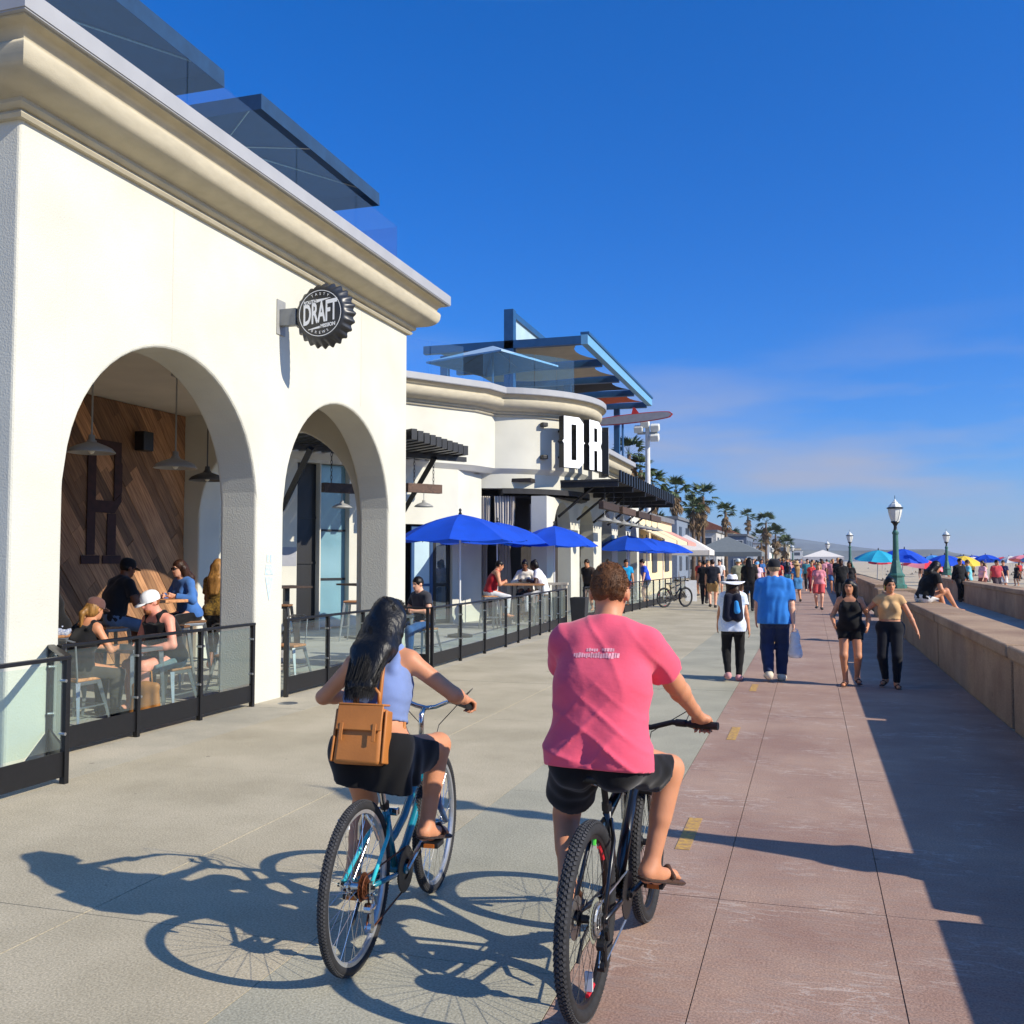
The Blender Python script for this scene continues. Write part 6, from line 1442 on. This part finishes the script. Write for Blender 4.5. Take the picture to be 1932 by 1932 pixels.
def lowfold(x, y, z):        # creases: thin ridges running round the waist, a few drawn up towards the shoulders
    zz = z-Mn.P[2]; a = np.clip((.36-zz)/.36, 0, 1); b_ = np.clip((zz-.05)/.3, 0, 1)
    r1 = (1-np.abs(np.sin(z*26+x*15+1.3*np.sin(x*9+z*5))))**3; r2 = (1-np.abs(np.sin(z*17-x*19+1.1*np.sin(x*7-z*8)+1)))**3; r3 = (1-np.abs(np.sin(x*21+z*7+1.2*np.sin(z*9))))**3
    return -.016*a*r1*(.4+.6*np.sin(x*13+z*4)**2)-.013*a*r2*(.3+.7*np.sin(x*8+2)**2)-.007*b_*r3*(.3+.7*np.sin(z*8+x*5)**2)
sh = Mn.tee(PINK, sleeve=.62, hem=.05, g=.017, amp=.002, wl=.12, loose=.006, extra=Mn.leg(1, .030, .18, 0)+Mn.leg(-1, .030, .18, 0), fn=lowfold, res=.008, label='pink tee with a small pale print across the upper back')
Mn.shorts(cloth((14, 14, 16)), f=.64, g=.016, g2=.04, waist=.02, amp=.006, wl=.08, res=.009)
hm = Mn.hair(hairmat((104, 68, 40), .6), 'short', g=.004, res=.006)
def fuzz(s, hob, m, n, ln, w, seed=1):
    me = hob.data; rs_ = np.random.RandomState(seed); N_ = len(me.vertices); co = np.zeros(N_*3); no_ = np.zeros(N_*3); me.vertices.foreach_get('co', co); me.vertex_normals.foreach_get('vector', no_); co = co.reshape(-1, 3); no_ = no_.reshape(-1, 3); mb = MB()
    for i in rs_.choice(N_, n):
        p, nn = co[i], no_[i]; up_ = (p-s.H)@s.hu; d = nrm(nn*.42+(-s.hu*1.0 if up_ < .06 else s.hf*.5+s.hr*.25)+rs_.normal(size=3)*.28); sd = nrm(np.cross(d, nn)+1e-5); l = ln*rs_.uniform(.5, 1.2)*(1.0 if up_ > 0 else .55)
        q = p-nn*.001; mb.add([q-sd*w, q+sd*w, q+d*l*.6+nn*.003, q+d*l], [(0, 1, 2), (0, 2, 3)])
    return mb.build('strands', m, hob)
fuzz(Mn, hm, hairmat((128, 84, 50), .55), 5600, .006, .0011)
# pale print following the shirt's upper back
def on_back(mesh_obj, p, d):
    hit, lo, no, _ = mesh_obj.ray_cast(Vector(map(float, p)), Vector(map(float, d)))
    return lo if hit else None
M_PRT = mat('pale_shirt_print', S(236, 168, 178), .9, var=.2, scale=60)
bpy.context.view_layer.update()
zt = float(Mn.N[2]); rp_ = random.Random(8); pm = MB()      # worn, unreadable print: rows of small pale blocks lying on the cloth
def blk(x0, x1, z0, z1):
    q = []
    for (x, z) in ((x0, z0), ((x0+x1)/2, z0), (x1, z0), (x1, z1), ((x0+x1)/2, z1), (x0, z1)):
        lo = on_back(sh, (x, -.6, z), (0, 1, 0))
        if lo is None: return
        q.append((lo.x, lo.y-.0022, lo.z))
    pm.add(q, [(0, 1, 4, 5), (1, 2, 3, 4)])
for (x, x_e, z, hh) in ((-.100, -.012, zt-.082, .020), (-.002, .078, zt-.082, .022), (-.05, -.01, zt-.058, .012), (.012, .062, zt-.056, .012)):
    while x < x_e:
        w_ = rp_.uniform(.006, .010); blk(x, x+w_, z+rp_.uniform(-.002, .002), z+hh*rp_.uniform(.7, 1.0)); x += w_+.0022
pm.build('print', M_PRT, sh)
Mn.shoes(cloth((70, 46, 32), .6), flat=True)
# ---------------------------------------------------------------- tan leather backpack on the rider's back
M_LEA = mat('tan_leather', S(178, 112, 52), .5, var=.12, scale=5, bump=.15, bscale=120, spec=.4, bdist=.004)
bp_ = thing('backpack', 'tan leather backpack with a folded flap on the long-haired rider', 'backpack', (-1.845, 3.73, 0), R(3))
yb = float(W.C[1]-.205); zb = float(W.C[2]-.115); tl = R(14)
def bfr(o): o.location = (0, yb, zb); o.rotation_euler = (-tl, 0, 0); return o
def slab_(pts, d, nm, bev): return bfr(MB().poly(pts, d).build(nm, M_LEA, bp_, bevel=bev, seg=3, merge=True, autos=40))
slab_([(-.108, -.050, -.140), (.108, -.050, -.140), (.100, -.042, .100), (-.100, -.042, .100)], (0, .095, 0), 'bag', .018)
slab_([(-.104, -.062, .000), (.104, -.062, .000), (.104, -.052, .106), (-.104, -.052, .106)], (0, .012, 0), 'flap', .005)
slab_([(-.104, -.054, .104), (.104, -.054, .104), (.098, .046, .112), (-.098, .046, .112)], (0, 0, .010), 'flap_top', .005)
for q in (-1, 1):
    slab_([(q*.110, -.046, -.132), (q*.110, .040, -.132), (q*.106, .030, .09), (q*.106, -.040, .09)], (q*.012, 0, 0), 'side_gusset', .006)
    slab_([(q*.075-.008, -.066, -.045), (q*.075+.008, -.066, -.045), (q*.075+.008, -.0645, .03), (q*.075-.008, -.0645, .03)], (0, .004, 0), 'flap_strap', .0015)
bfr(MB().tube([(-.05, .03, .115), (-.05, .02, .165), (-.03, .02, .185), (.03, .02, .185), (.05, .02, .165), (.05, .03, .115)], .008, 6).build('handle', M_LEA, bp_, smooth=True))
for q in (-1, 1):
    a = W.N+W.rt*.085*q*W.k; P = [(.055*q, yb+.045, zb+.09), tuple(a-W.fw*.10+V3(0, 0, .0)), tuple(a+V3(0, 0, .042)), tuple(a+W.fw*.10-V3(0, 0, .03)), tuple(W.sh[q]+W.fw*.085-W.sp2*.13-W.rt*.03*q), (q*.135, yb+.14, zb+.0), (q*.105, yb+.03, zb-.10)]
    MB().tube(P, .010, 6).build('shoulder_strap', M_LEA, bp_, smooth=True)
    MB().tube([(q*.108, yb-.035, zb-.02), (q*.11, yb-.04, zb-.06)], .006, 5).build('side_strap', M_LEA, bp_)
# ---------------------------------------------------------------- everyone else
def seat_pose(h, seat, fwdarm=True, hz=None, reach=.34, foot=None, spread=.1):
    k = h/1.75; fz = foot if foot is not None else max(.075*k, seat-.46)
    return dict(pelvis=(0, 0, seat+.095*k), feet={q: (q*spread*1.2, .40*k, fz) for q in (-1, 1)}, hands={q: (q*.13, reach*k, hz if hz else seat+.27*k) for q in (-1, 1)}, elbow={q: (q*.8, -.5, -.6) for q in (-1, 1)}, knee={q: (q*.12, 1, .7) for q in (-1, 1)})
def walk_pose(h, st=.17, ph=1, arm=.16):
    k = h/1.75
    return dict(pelvis=(0, 0, .915*k), feet={q: (q*.085*k, ph*q*st*k, (.075 if ph*q > 0 else .115)*k) for q in (-1, 1)}, hands={q: (q*.26*k, -ph*q*arm*k+.05, .80*k) for q in (-1, 1)})
BLKC, WHTC, NAVY = (18, 18, 20), (232, 232, 230), (24, 32, 56)
MID = .0115
# ---- diners on the porch
f = Fig(h=1.80, sex='m', lean=R(14), curve=R(10), fat=1.05, head=(R(10), R(18)), res=.012, **seat_pose(1.80, .46, hz=.70, reach=.36))
f.body('pink', 'bearded person in a white cap and dark tank top sitting by the fence glass', (-7.15, 9.66, 0), R(165)); f.tank(cloth(BLKC), hem=.03, top=.035, strap=.095, g=.030, amp=0); f.shorts(cloth((96, 118, 122)), f=.8); f.hair(hairmat((150, 92, 56)), 'short', g=.008); f.hat('cap', cloth(WHTC)); f.shoes(cloth((120, 90, 70)), flat=True)
f.wear('beard', [ell(f.H-f.hu*.085*f.k+f.hf*.062*f.k, (.05*f.k, .045*f.k, .045*f.k), [f.hr, f.hf, f.hu])], hairmat((150, 92, 56)), amp=0)
f = Fig(h=1.66, sex='f', lean=R(10), curve=R(12), head=(R(0), R(12)), res=.012, **seat_pose(1.66, .46, hz=.74, reach=.40))
f.body('tan', 'person in a brown cap and black sleeveless top sitting at the fence', (-7.45, 8.55, 0), R(-12)); f.tank(cloth(BLKC), hem=.04, top=.05, strap=.11); f.pants(cloth((70, 66, 60))); f.hair(hairmat((150, 108, 56)), 'pony'); f.hat('cap', cloth((96, 66, 60))); f.shoes(cloth(BLKC))
table((-7.32, 9.12, 0), .7, .6, .73, 'low grey metal table between the two diners at the fence glass', 0, top=M_GALV)
stool((-7.15, 9.68, 0), .46, 'low metal stool under the diner in the white cap')
stool((-7.45, 8.53, 0), .46, 'low metal stool under the diner in the brown cap', back=True)
tb = thing('tote_bag', 'tan leather tote bag standing on the floor behind the fence glass', 'bag', (-6.75, 8.75, 0), .2)
v_, f_ = field([cap((-.13, 0, .04), (.13, 0, .04), .05, .05, .04), cap((-.11, 0, .36), (.11, 0, .36), .03, .03, .04), cap((-.13, 0, .04), (-.11, 0, .36), .045, .03, .05), cap((.13, 0, .04), (.11, 0, .36), .045, .03, .05), cap((0, 0, .04), (0, 0, .36), .06, .04, .1)], .012, [((0, 0, .003), (0, 0, -1))])
link('bag', npmesh('bag', v_, f_), M_LEA, tb); MB().tube([(-.07, 0, .37), (-.06, 0, .52), (.06, 0, .52), (.07, 0, .37)], .009, 6).build('handle', M_LEA, tb, smooth=True)
f = Fig(h=1.78, sex='m', lean=R(12), curve=R(10), head=(R(0), R(12)), res=.012, **seat_pose(1.78, .83, hz=1.22, reach=.30, foot=.38))
f.body('brown', 'person in a black tee and black cap on a high stool', (-8.85, 10.75, 0), R(-20)); f.tee(cloth((26, 28, 34)), .6); f.shorts(cloth((92, 112, 138)), f=.9); f.hair(hairmat((18, 14, 12)), 'short'); f.hat('cap', cloth(BLKC)); f.shoes(cloth(WHTC))
f = Fig(h=1.68, sex='f', lean=R(8), curve=R(8), head=(R(8), R(8)), res=.012, **seat_pose(1.68, .85, hz=1.20, reach=.32, foot=.40))
f.body('fair', 'person in a blue denim shirt and sunglasses sitting at the high wooden table', (-8.38, 11.75, 0), R(160)); f.longsleeve(cloth((64, 108, 172))); f.pants(cloth(BLKC)); f.hair(hairmat((58, 36, 26)), 'long', length=.1); f.glasses(); f.shoes(cloth(BLKC))
table((-8.6, 11.25, 0), .75, .62, 1.16, 'high wooden table between the black cap diner and the denim shirt diner', R(-20), ped=True)
stool((-8.85, 10.75, 0), .83, 'high stool under the diner in the black cap', R(-20)); stool((-8.38, 11.75, 0), .85, 'high stool under the diner in the denim shirt', R(160))
f = Fig(h=1.66, sex='f', lean=R(10), curve=R(8), head=(R(-20), R(10)), res=.012, fat=1.08, **seat_pose(1.66, .82, hz=1.18, reach=.34, foot=.38))
f.body('pink', 'blond person in a black tank top sitting half hidden behind the arch side', (-8.55, 9.42, 0), R(150)); f.tank(cloth(BLKC)); f.pants(cloth((110, 126, 168), pattern=1, c2=(220, 224, 230))); f.hair(hairmat((186, 150, 96)), 'bun')
stool((-8.55, 9.42, 0), .82, 'high stool under the blond diner in the black tank'); table((-8.75, 8.85, 0), .8, .6, 1.14, 'high wooden table before the blond diner', 0, ped=True)
f = Fig(h=1.74, sex='f', res=.012, **walk_pose(1.74, .06))
f.body('brown', 'standing person with long golden braids in a black and gold outfit at the porch end', (-8.72, 12.95, 0), R(10)); f.tee(cloth((40, 32, 20), pattern=1, c2=(150, 116, 44)), .7); f.pants(cloth(BLKC), f2=.55); f.hair(hairmat((150, 108, 58)), 'curly', length=.22)
stool((-8.1, 11.0, 0), .83, 'empty high stool before the wooden table, near the hanging lamps', .2)
# more stools and tables seen through the second arch
table((-10.0, 17.2, 0), .9, .7, 1.18, 'high dark table beyond the porch end arch, beside the white wall', R(-34), ped=True, top=M_DWOOD); stool((-9.75, 16.6, 0), .84, 'high stool before the white wall beyond the end arch', .3, dark=True)
table((-9.4, 19.3, 0), .9, .7, 1.18, 'high dark table in front of the tall blue window', R(-34), ped=True, top=M_DWOOD); stool((-9.2, 18.6, 0), .84, 'high stool in front of the tall blue window', .1)
table((-7.4, 11.9, 0), .75, .75, .75, 'grey metal table behind the far arch fence', 0, top=M_GALV)
stool((-7.3, 11.2, 0), .46, 'metal chair with wooden seat at the near side of the grey table', 0, back=True, cat='chair', name='chair'); stool((-7.35, 12.75, 0), .46, 'metal chair with wooden seat at the far side of the grey table', math.pi, back=True, cat='chair', name='chair')
# ---- terrace diners
f = Fig(h=1.74, sex='m', lean=R(6), curve=R(8), head=(R(0), R(8)), res=.013, **seat_pose(1.74, .52, hz=.82, reach=.30))
f.body('fair', 'person in a dark grey tee and jeans sitting behind the terrace fence', (-6.45, 15.75, 0), R(150)); f.tee(cloth((58, 58, 64)), .55); f.pants(cloth((52, 88, 138))); f.hair(hairmat((22, 16, 14)), 'short', g=.010)
stool((-6.45, 15.75, 0), .52, 'metal stool under the diner in the grey tee', R(150)); table((-6.85, 15.15, 0), .7, .7, .76, 'small table before the diner in the grey tee', 0, top=M_GALV)
G2 = [(-7.55, 22.7, R(-60), 'tan', 'm', 'tank', (168, 24, 34), (200, 200, 200), 'person in a red tank top sitting under the second blue parasol', 'short'), (-7.15, 24.45, R(190), 'brown', 'f', 'long', (226, 220, 208), BLKC, 'person in a cream hooded top with their back to the promenade', 'bun'), (-6.55, 24.0, R(100), 'dark', 'm', 'tee', (238, 238, 240), (226, 228, 232), 'person in a white tee leaning on the terrace table', 'bun')]
for (x, y, rz, sk_, sx_, top, c, c2, lab, hr2) in G2:
    f = Fig(h=1.76, sex=sx_, lean=R(14), curve=R(10), head=(0, R(14)), res=.016, **seat_pose(1.76, .82, hz=1.16, reach=.34, foot=.36)); f.body(sk_, lab, (x, y, 0), rz)
    {'tank': lambda: f.tank(cloth(c)), 'tee': lambda: f.tee(cloth(c)), 'long': lambda: f.longsleeve(cloth(c))}[top](); f.pants(cloth(c2)); f.hair(hairmat((20, 15, 13)), hr2)
    stool((x, y, 0), .82, 'high stool under the '+lab.replace('person in a', 'diner in the'), rz)
table((-7.05, 23.4, 0), 1.3, .8, 1.1, 'long high wooden table of the three terrace diners', R(20))
fence('dark far terrace fence along the arcade', [(-5.85, 25.6), (-5.6, 33.0), (-5.35, 43.5)], posts=[6, 8])
for (x, y, rz, c, c2, lab, sk_) in [(-6.35, 34.4, R(200), (20, 150, 206), (150, 40, 60), 'person in a bright blue tee standing at the arcade tables', 'tan'), (-5.95, 36.6, R(110), (40, 80, 200), (60, 60, 70), 'person in a royal blue shirt bending over a table', 'fair'), (-6.9, 31.0, R(160), (60, 50, 46), BLKC, 'dark-clothed diner in front of the first arches', 'tan'), (-6.7, 33.2, R(30), (120, 84, 60), NAVY, 'diner in a brown shirt near the arcade column', 'tan')]:
    f = Fig(h=1.76, sex='m', res=.022, lean=R(12), head=(0, R(14)), **walk_pose(1.76, .05)); f.body(sk_, lab, (x, y, 0), rz, facecol=False); f.tee(cloth(c)); f.shorts(cloth(c2)); f.hair(hairmat((40, 28, 20)), 'short', g=.010)
# ---- four walkers in the middle distance
h = 1.50; ps = walk_pose(h, .06)
f = Fig(h=h, sex='f', res=MID, fat=1.06, head=(R(-12), R(4)), **ps); f.body('tan', 'walker in a white brimmed hat with a dark backpack and black leggings', (-1.06, 14.0, 0), R(4)); f.tee(cloth((196, 214, 236), pattern=1, c2=(236, 240, 246)), .5, hem=.10, loose=.02); f.pants(cloth(BLKC), g=.008, g2=.010); f.hair(hairmat((50, 32, 24)), 'long', length=.05); f.hat('sun', cloth((238, 238, 240)), cloth((24, 26, 44))); f.shoes(cloth((206, 150, 150)))
t = thing('backpack', 'dark navy backpack with a light blue pocket worn by the white-hat walker', 'backpack', (-1.06, 14.0, 0), R(4)); k = f.k; cB = f.C-f.fw*.19*k+f.sp2*.04*k
v_, f_ = field([cap(cB+V3(-.07, 0, -.14), cB+V3(-.06, 0, .13), .075, .06, .05), cap(cB+V3(.07, 0, -.14), cB+V3(.06, 0, .13), .075, .06, .05)], .014); link('bag', npmesh('bag', v_, f_), cloth((20, 24, 44)), t)
v_, f_ = field([cap(cB+V3(.06, -.05, -.06), cB+V3(.05, -.05, .06), .045, .03, .03)], .012); link('pocket', npmesh('pocket', v_, f_), cloth((50, 140, 210)), t)
for q in (-1, 1): MB().tube([tuple(cB+V3(.06*q, .04, .14)), tuple(f.N+f.rt*.10*q*k-f.fw*.02+V3(0, 0, .035)), tuple(f.N+f.rt*.10*q*k+f.fw*.10-V3(0, 0, .04)), tuple(f.C+f.rt*.12*q*k+f.fw*.10)], .016, 6).build('strap', cloth((20, 24, 44)), t, smooth=True)
h = 1.73; ps = walk_pose(h, .10, 1)
f = Fig(h=h, sex='m', res=MID, fat=1.13, shw=1.04, head=(R(4), R(2)), **ps); f.body('fair', 'broad walker in a loose blue shirt and jeans carrying a plastic bag', (-.50, 14.15, 0), R(2)); f.tee(cloth((44, 120, 200)), .85, hem=.10, loose=.032, amp=.008, dirv=(1, .3, 0), wl=.09); f.pants(cloth((34, 50, 86)), g=.024, g2=.032, amp=.005); f.hair(hairmat((150, 130, 104)), 'short'); f.hat('cap', cloth((24, 26, 34))); f.shoes(cloth((226, 214, 190)), g=.016)
wr = f.wr[1]; t = thing('plastic_bag', 'translucent white plastic carrier bag in the hand of the blue-shirt walker', 'bag', (-.50, 14.15, 0), R(2)); hb_ = wr+V3(.02, .0, -.10)
M_PB = mat('thin_white_plastic', S(240, 240, 240), .35, var=.05, scale=9, bump=.4, bscale=25); add_translucent(M_PB, .3)
v_, f_ = field([cap(hb_+V3(0, 0, -.10), hb_+V3(0, 0, -.34), .05, .10, .03), cap(hb_+V3(-.03, 0, 0), hb_+V3(-.04, 0, -.12), .008, .03, .03), cap(hb_+V3(.03, 0, 0), hb_+V3(.04, 0, -.12), .008, .03, .03)], .012, [((0, 0, hb_[2]-.40), (0, 0, -1))], wrinkle(.007, 2, .06, (0, 1, 1))); link('bag', npmesh('bag', v_, f_), M_PB, t)
MB().tube([tuple(hb_+V3(-.03, 0, -.02)), tuple(wr+V3(0, .0, -.085)), tuple(hb_+V3(.03, 0, -.02))], .008, 5).build('handle', M_PB, t)
h = 1.46; ps = walk_pose(h, .09, 1); ps['hands'] = {1: (.20, .20, .83), -1: (-.22, .16, .80)}
f = Fig(h=h, sex='f', res=MID, fat=1.10, head=(R(10), R(6)), **ps); f.body('tan', 'walker with long dark hair in a black tank top and black shorts', (.50, 14.0, 0), R(176)); f.tank(cloth(BLKC), hem=.06, top=.075, strap=.085); f.shorts(cloth(BLKC), f=.40, g=.008, g2=.012); f.hair(hairmat((22, 16, 15)), 'curly', length=.18); f.shoes(cloth((70, 44, 36), .6), flat=True)
h = 1.49; ps = walk_pose(h, .07, -1); ps['hands'] = {1: (.28, .20, 1.03), -1: (-.36, .02, .70)}; ps['elbow'] = {1: (.6, -.8, -.6), -1: (-.9, -.6, -.1)}
f = Fig(h=h, sex='f', res=MID, fat=1.06, head=(R(-20), R(4)), **ps); f.body('tan', 'walker in a tan crop top and dark leggings raising one hand beside the sea wall', (1.0, 13.95, 0), R(172)); f.tee(cloth((214, 172, 120)), .3, hem=-.15, g=.008); f.pants(cloth((22, 24, 32)), g=.008, g2=.012, waist=.12); f.hair(hairmat((20, 16, 16)), 'bun'); f.shoes(cloth((60, 44, 36)), flat=True)
MB().box(tuple(f.H+f.hr*.082*f.k-f.hu*.045*f.k+f.hf*.01), (.014, .05, .05)).build('earring', mat('yellow_earring', S(240, 206, 90), .4), f.o, bevel=.01)
# ---- person sitting on the sea wall
f = Fig(h=1.72, sex='m', pelvis=(0, 0, .94), lean=R(16), curve=R(12), head=(0, R(20)), res=.014, feet={1: (.12, .62, .72), -1: (-.10, .55, .60)}, hands={1: (.14, .32, 1.06), -1: (-.10, .22, 1.52)}, elbow={1: (.8, -.4, -.6), -1: (-.6, .8, -.2)}, knee={q: (q*.1, .6, 1) for q in (-1, 1)})
f.body('tan', 'person in a black tee and white shorts sitting on the sea wall', (2.18, 21.2, 0), R(-62)); f.tee(cloth((14, 14, 16)), .6); f.shorts(cloth((222, 220, 214)), f=.7); f.hair(hairmat((26, 20, 18)), 'long', length=.05)
# ---- beach side
def simple(x, y, rz, h, sex, skin, top, bot, hairc, lab, z=0, style='short', botk='shorts', res=.02, seat=None, group=None, hat=None, topk='tee', ph=1):
    ps = walk_pose(h, random.uniform(.06, .17), ph) if seat is None else seat_pose(h, seat)
    f = Fig(h=h, sex=sex, res=res, fat=random.uniform(.95, 1.15), head=(random.uniform(-.3, .3), .08), **ps); f.body(skin, lab, (x, y, z), rz, facecol=res < .03, group=group)
    getattr(f, topk)(cloth(top), **({'sleeve': .6} if topk == 'tee' else {}))
    if botk == 'shorts': f.shorts(cloth(bot), f=.75)
    elif botk == 'pants': f.pants(cloth(bot))
    else: f.skirt(cloth(bot))
    f.hair(hairmat(hairc), style, g=.010)
    if hat: f.hat(hat[0], cloth(hat[1]))
    if res <= .024: f.shoes(cloth((60, 56, 54)))
    return f
random.seed(31)
BRN, BLN, BKH = (52, 34, 26), (178, 140, 90), (22, 17, 16)
simple(5.75, 43.0, R(-150), 1.78, 'm', 'tan', (16, 16, 20), (16, 16, 22), BKH, 'person all in black standing at the second sea wall', botk='pants', topk='longsleeve')
simple(6.2, 44.0, R(100), 1.72, 'm', 'tan', (120, 200, 214), (30, 34, 44), BRN, 'person in a pale turquoise tee next to the one in black at the wall', botk='pants')
simple(7.3, 47.5, R(120), 1.68, 'f', 'fair', (236, 176, 184), (120, 70, 64), BRN, 'person in a pale pink top beyond the second sea wall', style='long')
simple(7.9, 47.8, R(200), 1.72, 'm', 'tan', (190, 70, 78), (70, 60, 66), BKH, 'person in a red tee beside the pale pink top beyond the wall')
simple(8.9, 52.0, R(160), 1.70, 'f', 'tan', (40, 44, 84), (226, 220, 214), BRN, 'person in a navy top under the far umbrellas')
simple(4.86, 24.2, R(170), 1.74, 'm', 'tan', (30, 84, 196), (18, 18, 22), BKH, 'person in a royal blue tee and black shorts by the second sea wall')
# ---- the crowd along the promenade
CW = [(-3.33, 34.9, 5, 1.74, 'm', 'fair', (26, 28, 40), (166, 132, 86), BRN, 'walker in a navy tee with a white back print and khaki shorts', 'short', 'shorts', None),
      (.25, 34.9, 178, 1.62, 'f', 'fair', (224, 140, 150), (206, 84, 84), BLN, 'walker in a pink cardigan and red shorts coming this way', 'long', 'shorts', None),
      (-.55, 40.5, 20, 1.66, 'f', 'tan', (70, 128, 176), (70, 128, 176), BLN, 'walker in a blue dress with a straw hat', 'long', 'skirt', ('sun', (206, 170, 116))),
      (1.05, 38.0, 185, 1.76, 'm', 'dark', (20, 20, 22), (24, 24, 28), BKH, 'tall walker in black behind the two women', 'short', 'pants', None),
      (1.45, 40.5, 170, 1.68, 'f', 'brown', (30, 26, 28), (70, 50, 54), BKH, 'walker in a dark top with dark hair beside the tall one in black', 'long', 'shorts', None),
      (-3.9, 37.6, -5, 1.70, 'm', 'tan', (24, 24, 26), (30, 30, 36), BKH, 'walker in black carrying on towards the white tent', 'short', 'pants', None),
      (-2.55, 36.5, 10, 1.76, 'm', 'fair', (150, 148, 120), (120, 92, 70), BLN, 'walker in a pale cap beside the white hat walker', 'short', 'shorts', ('cap', (210, 220, 216))),
      (-1.95, 33.0, 4, 1.80, 'm', 'dark', (24, 22, 24), (40, 40, 48), BKH, 'walker with dark curly hair right behind the blue shirt', 'curly', 'pants', None),
      (-2.2, 43.0, 185, 1.64, 'f', 'fair', (232, 196, 206), (220, 210, 210), BRN, 'walker in a pale pink top and light blue cap', 'long', 'shorts', ('cap', (120, 180, 226))),
      (-4.6, 44.0, 190, 1.66, 'f', 'fair', (190, 60, 66), (226, 220, 214), BRN, 'walker in a red and white outfit near the white tent', 'long', 'shorts', None),
      (-5.0, 46.5, 170, 1.70, 'm', 'tan', (140, 34, 44), (50, 44, 50), BKH, 'walker in a dark red tee near the white tent', 'short', 'shorts', None),
      (-4.2, 47.5, 180, 1.72, 'm', 'fair', (236, 234, 230), (60, 70, 90), BRN, 'walker in a white tee before the white tent', 'short', 'shorts', None)]
for (x, y, a, h, sx_, sk_, c, c2, hc, lab, stl, bk_, ht_) in CW:
    simple(x, y, R(a), h, sx_, sk_, c, c2, hc, lab, style=stl, botk=bk_, hat=ht_, res=.022, ph=random.choice((-1, 1)))
pal = [(20, 20, 24), (200, 60, 60), (230, 230, 226), (60, 110, 170), (120, 30, 44), (226, 186, 90), (90, 96, 104), (40, 60, 50), (220, 150, 160), (70, 140, 150), (150, 110, 80), (30, 36, 70)]
cn_ = {(20, 20, 24): 'black', (200, 60, 60): 'red', (230, 230, 226): 'white', (60, 110, 170): 'blue', (120, 30, 44): 'maroon', (226, 186, 90): 'yellow', (90, 96, 104): 'grey', (40, 60, 50): 'dark green', (220, 150, 160): 'pink', (70, 140, 150): 'teal', (150, 110, 80): 'tan', (30, 36, 70): 'navy'}
rc_ = random.Random(77)
for i in range(78):
    y = 47+i*.95+rc_.uniform(-1, 1); x = rc_.uniform(-5.0, 1.4); c, c2 = rc_.choice(pal), rc_.choice(pal); sx_ = rc_.choice('mf'); away = rc_.random() < .5
    hs_ = rc_.choice(['short', 'long']) if sx_ == 'f' else 'short'; hc = rc_.choice([BRN, BLN, BKH])
    simple(x, y, R((0 if away else 180)+rc_.uniform(-15, 15)), rc_.uniform(1.58, 1.84), sx_, rc_.choice(['fair', 'tan', 'brown', 'tan']), c, c2, hc, 'far walker, %s top, %s %s, %s in the crowd' % (cn_[c], cn_[c2], 'shorts' if i % 2 else 'trousers', 'walking away' if away else 'coming this way'), style=hs_, botk='shorts' if i % 2 else 'pants', res=.034, group='far crowd on the promenade')
pb = random.Random(9)
for i in range(34):
    y = 60+pb.uniform(0, 75); x = .07*y+pb.uniform(1.5, .20*y); c, c2 = pb.choice(pal), pb.choice(pal)
    simple(x, y, pb.uniform(0, 6), pb.uniform(1.6, 1.8), pb.choice('mf'), pb.choice(['fair', 'tan', 'brown']), c, c2, pb.choice([BRN, BLN, BKH]), 'far beachgoer in a %s top and %s shorts among the umbrellas' % (cn_[c], cn_[c2]), z=-.3, res=.034, group='far beachgoers on the sand')
# white sandwich board and parked bicycle by the arcade
sbd = thing('sandwich_board', 'white three-panel standing sign on the promenade near the white tent', 'sign', (-4.75, 40.5, 0), R(8))
for q in (-1, 1): MB().box((0, q*.14, .42), (.46, .02, .86), Matrix.Rotation(q*.16, 3, 'X')).build('board', M_PWHT, sbd, bevel=.005)
for z in (.28, .56): MB().box((0, -.155-.13*(.42-z)*1.2+.02, z), (.44, .014, .02), None).build('rail', M_BLK, sbd)
pk = dup(bkM, None, (-5.0, 34.6, 0), R(-38), 'black bicycle parked against the far terrace fence')
uc = thing('utility_cover', 'small round metal cover set in the paving by the white pier', 'cover', (-5.95, 10.3, 0))
MB().lathe([(0, .004), (.11, .004), (.12, .0005)], n=24).build('lid', M_GALV, uc)
# ---------------------------------------------------------------- sea haze
hz = MB().b2((-9200, -320, -2), (9200, 14100, 130)); hzm, t, b = newmat('sea_haze'); t.nodes.remove(b)
pv = t.nodes.new('ShaderNodeVolumePrincipled'); pv.inputs['Color'].default_value = (.80, .88, 1, 1); pv.inputs['Density'].default_value = .00017; pv.inputs['Anisotropy'].default_value = .2
t.links.new(pv.outputs[0], t.nodes['Material Output'].inputs['Volume'])
tag(hz.build('haze', hzm), kind='stuff')
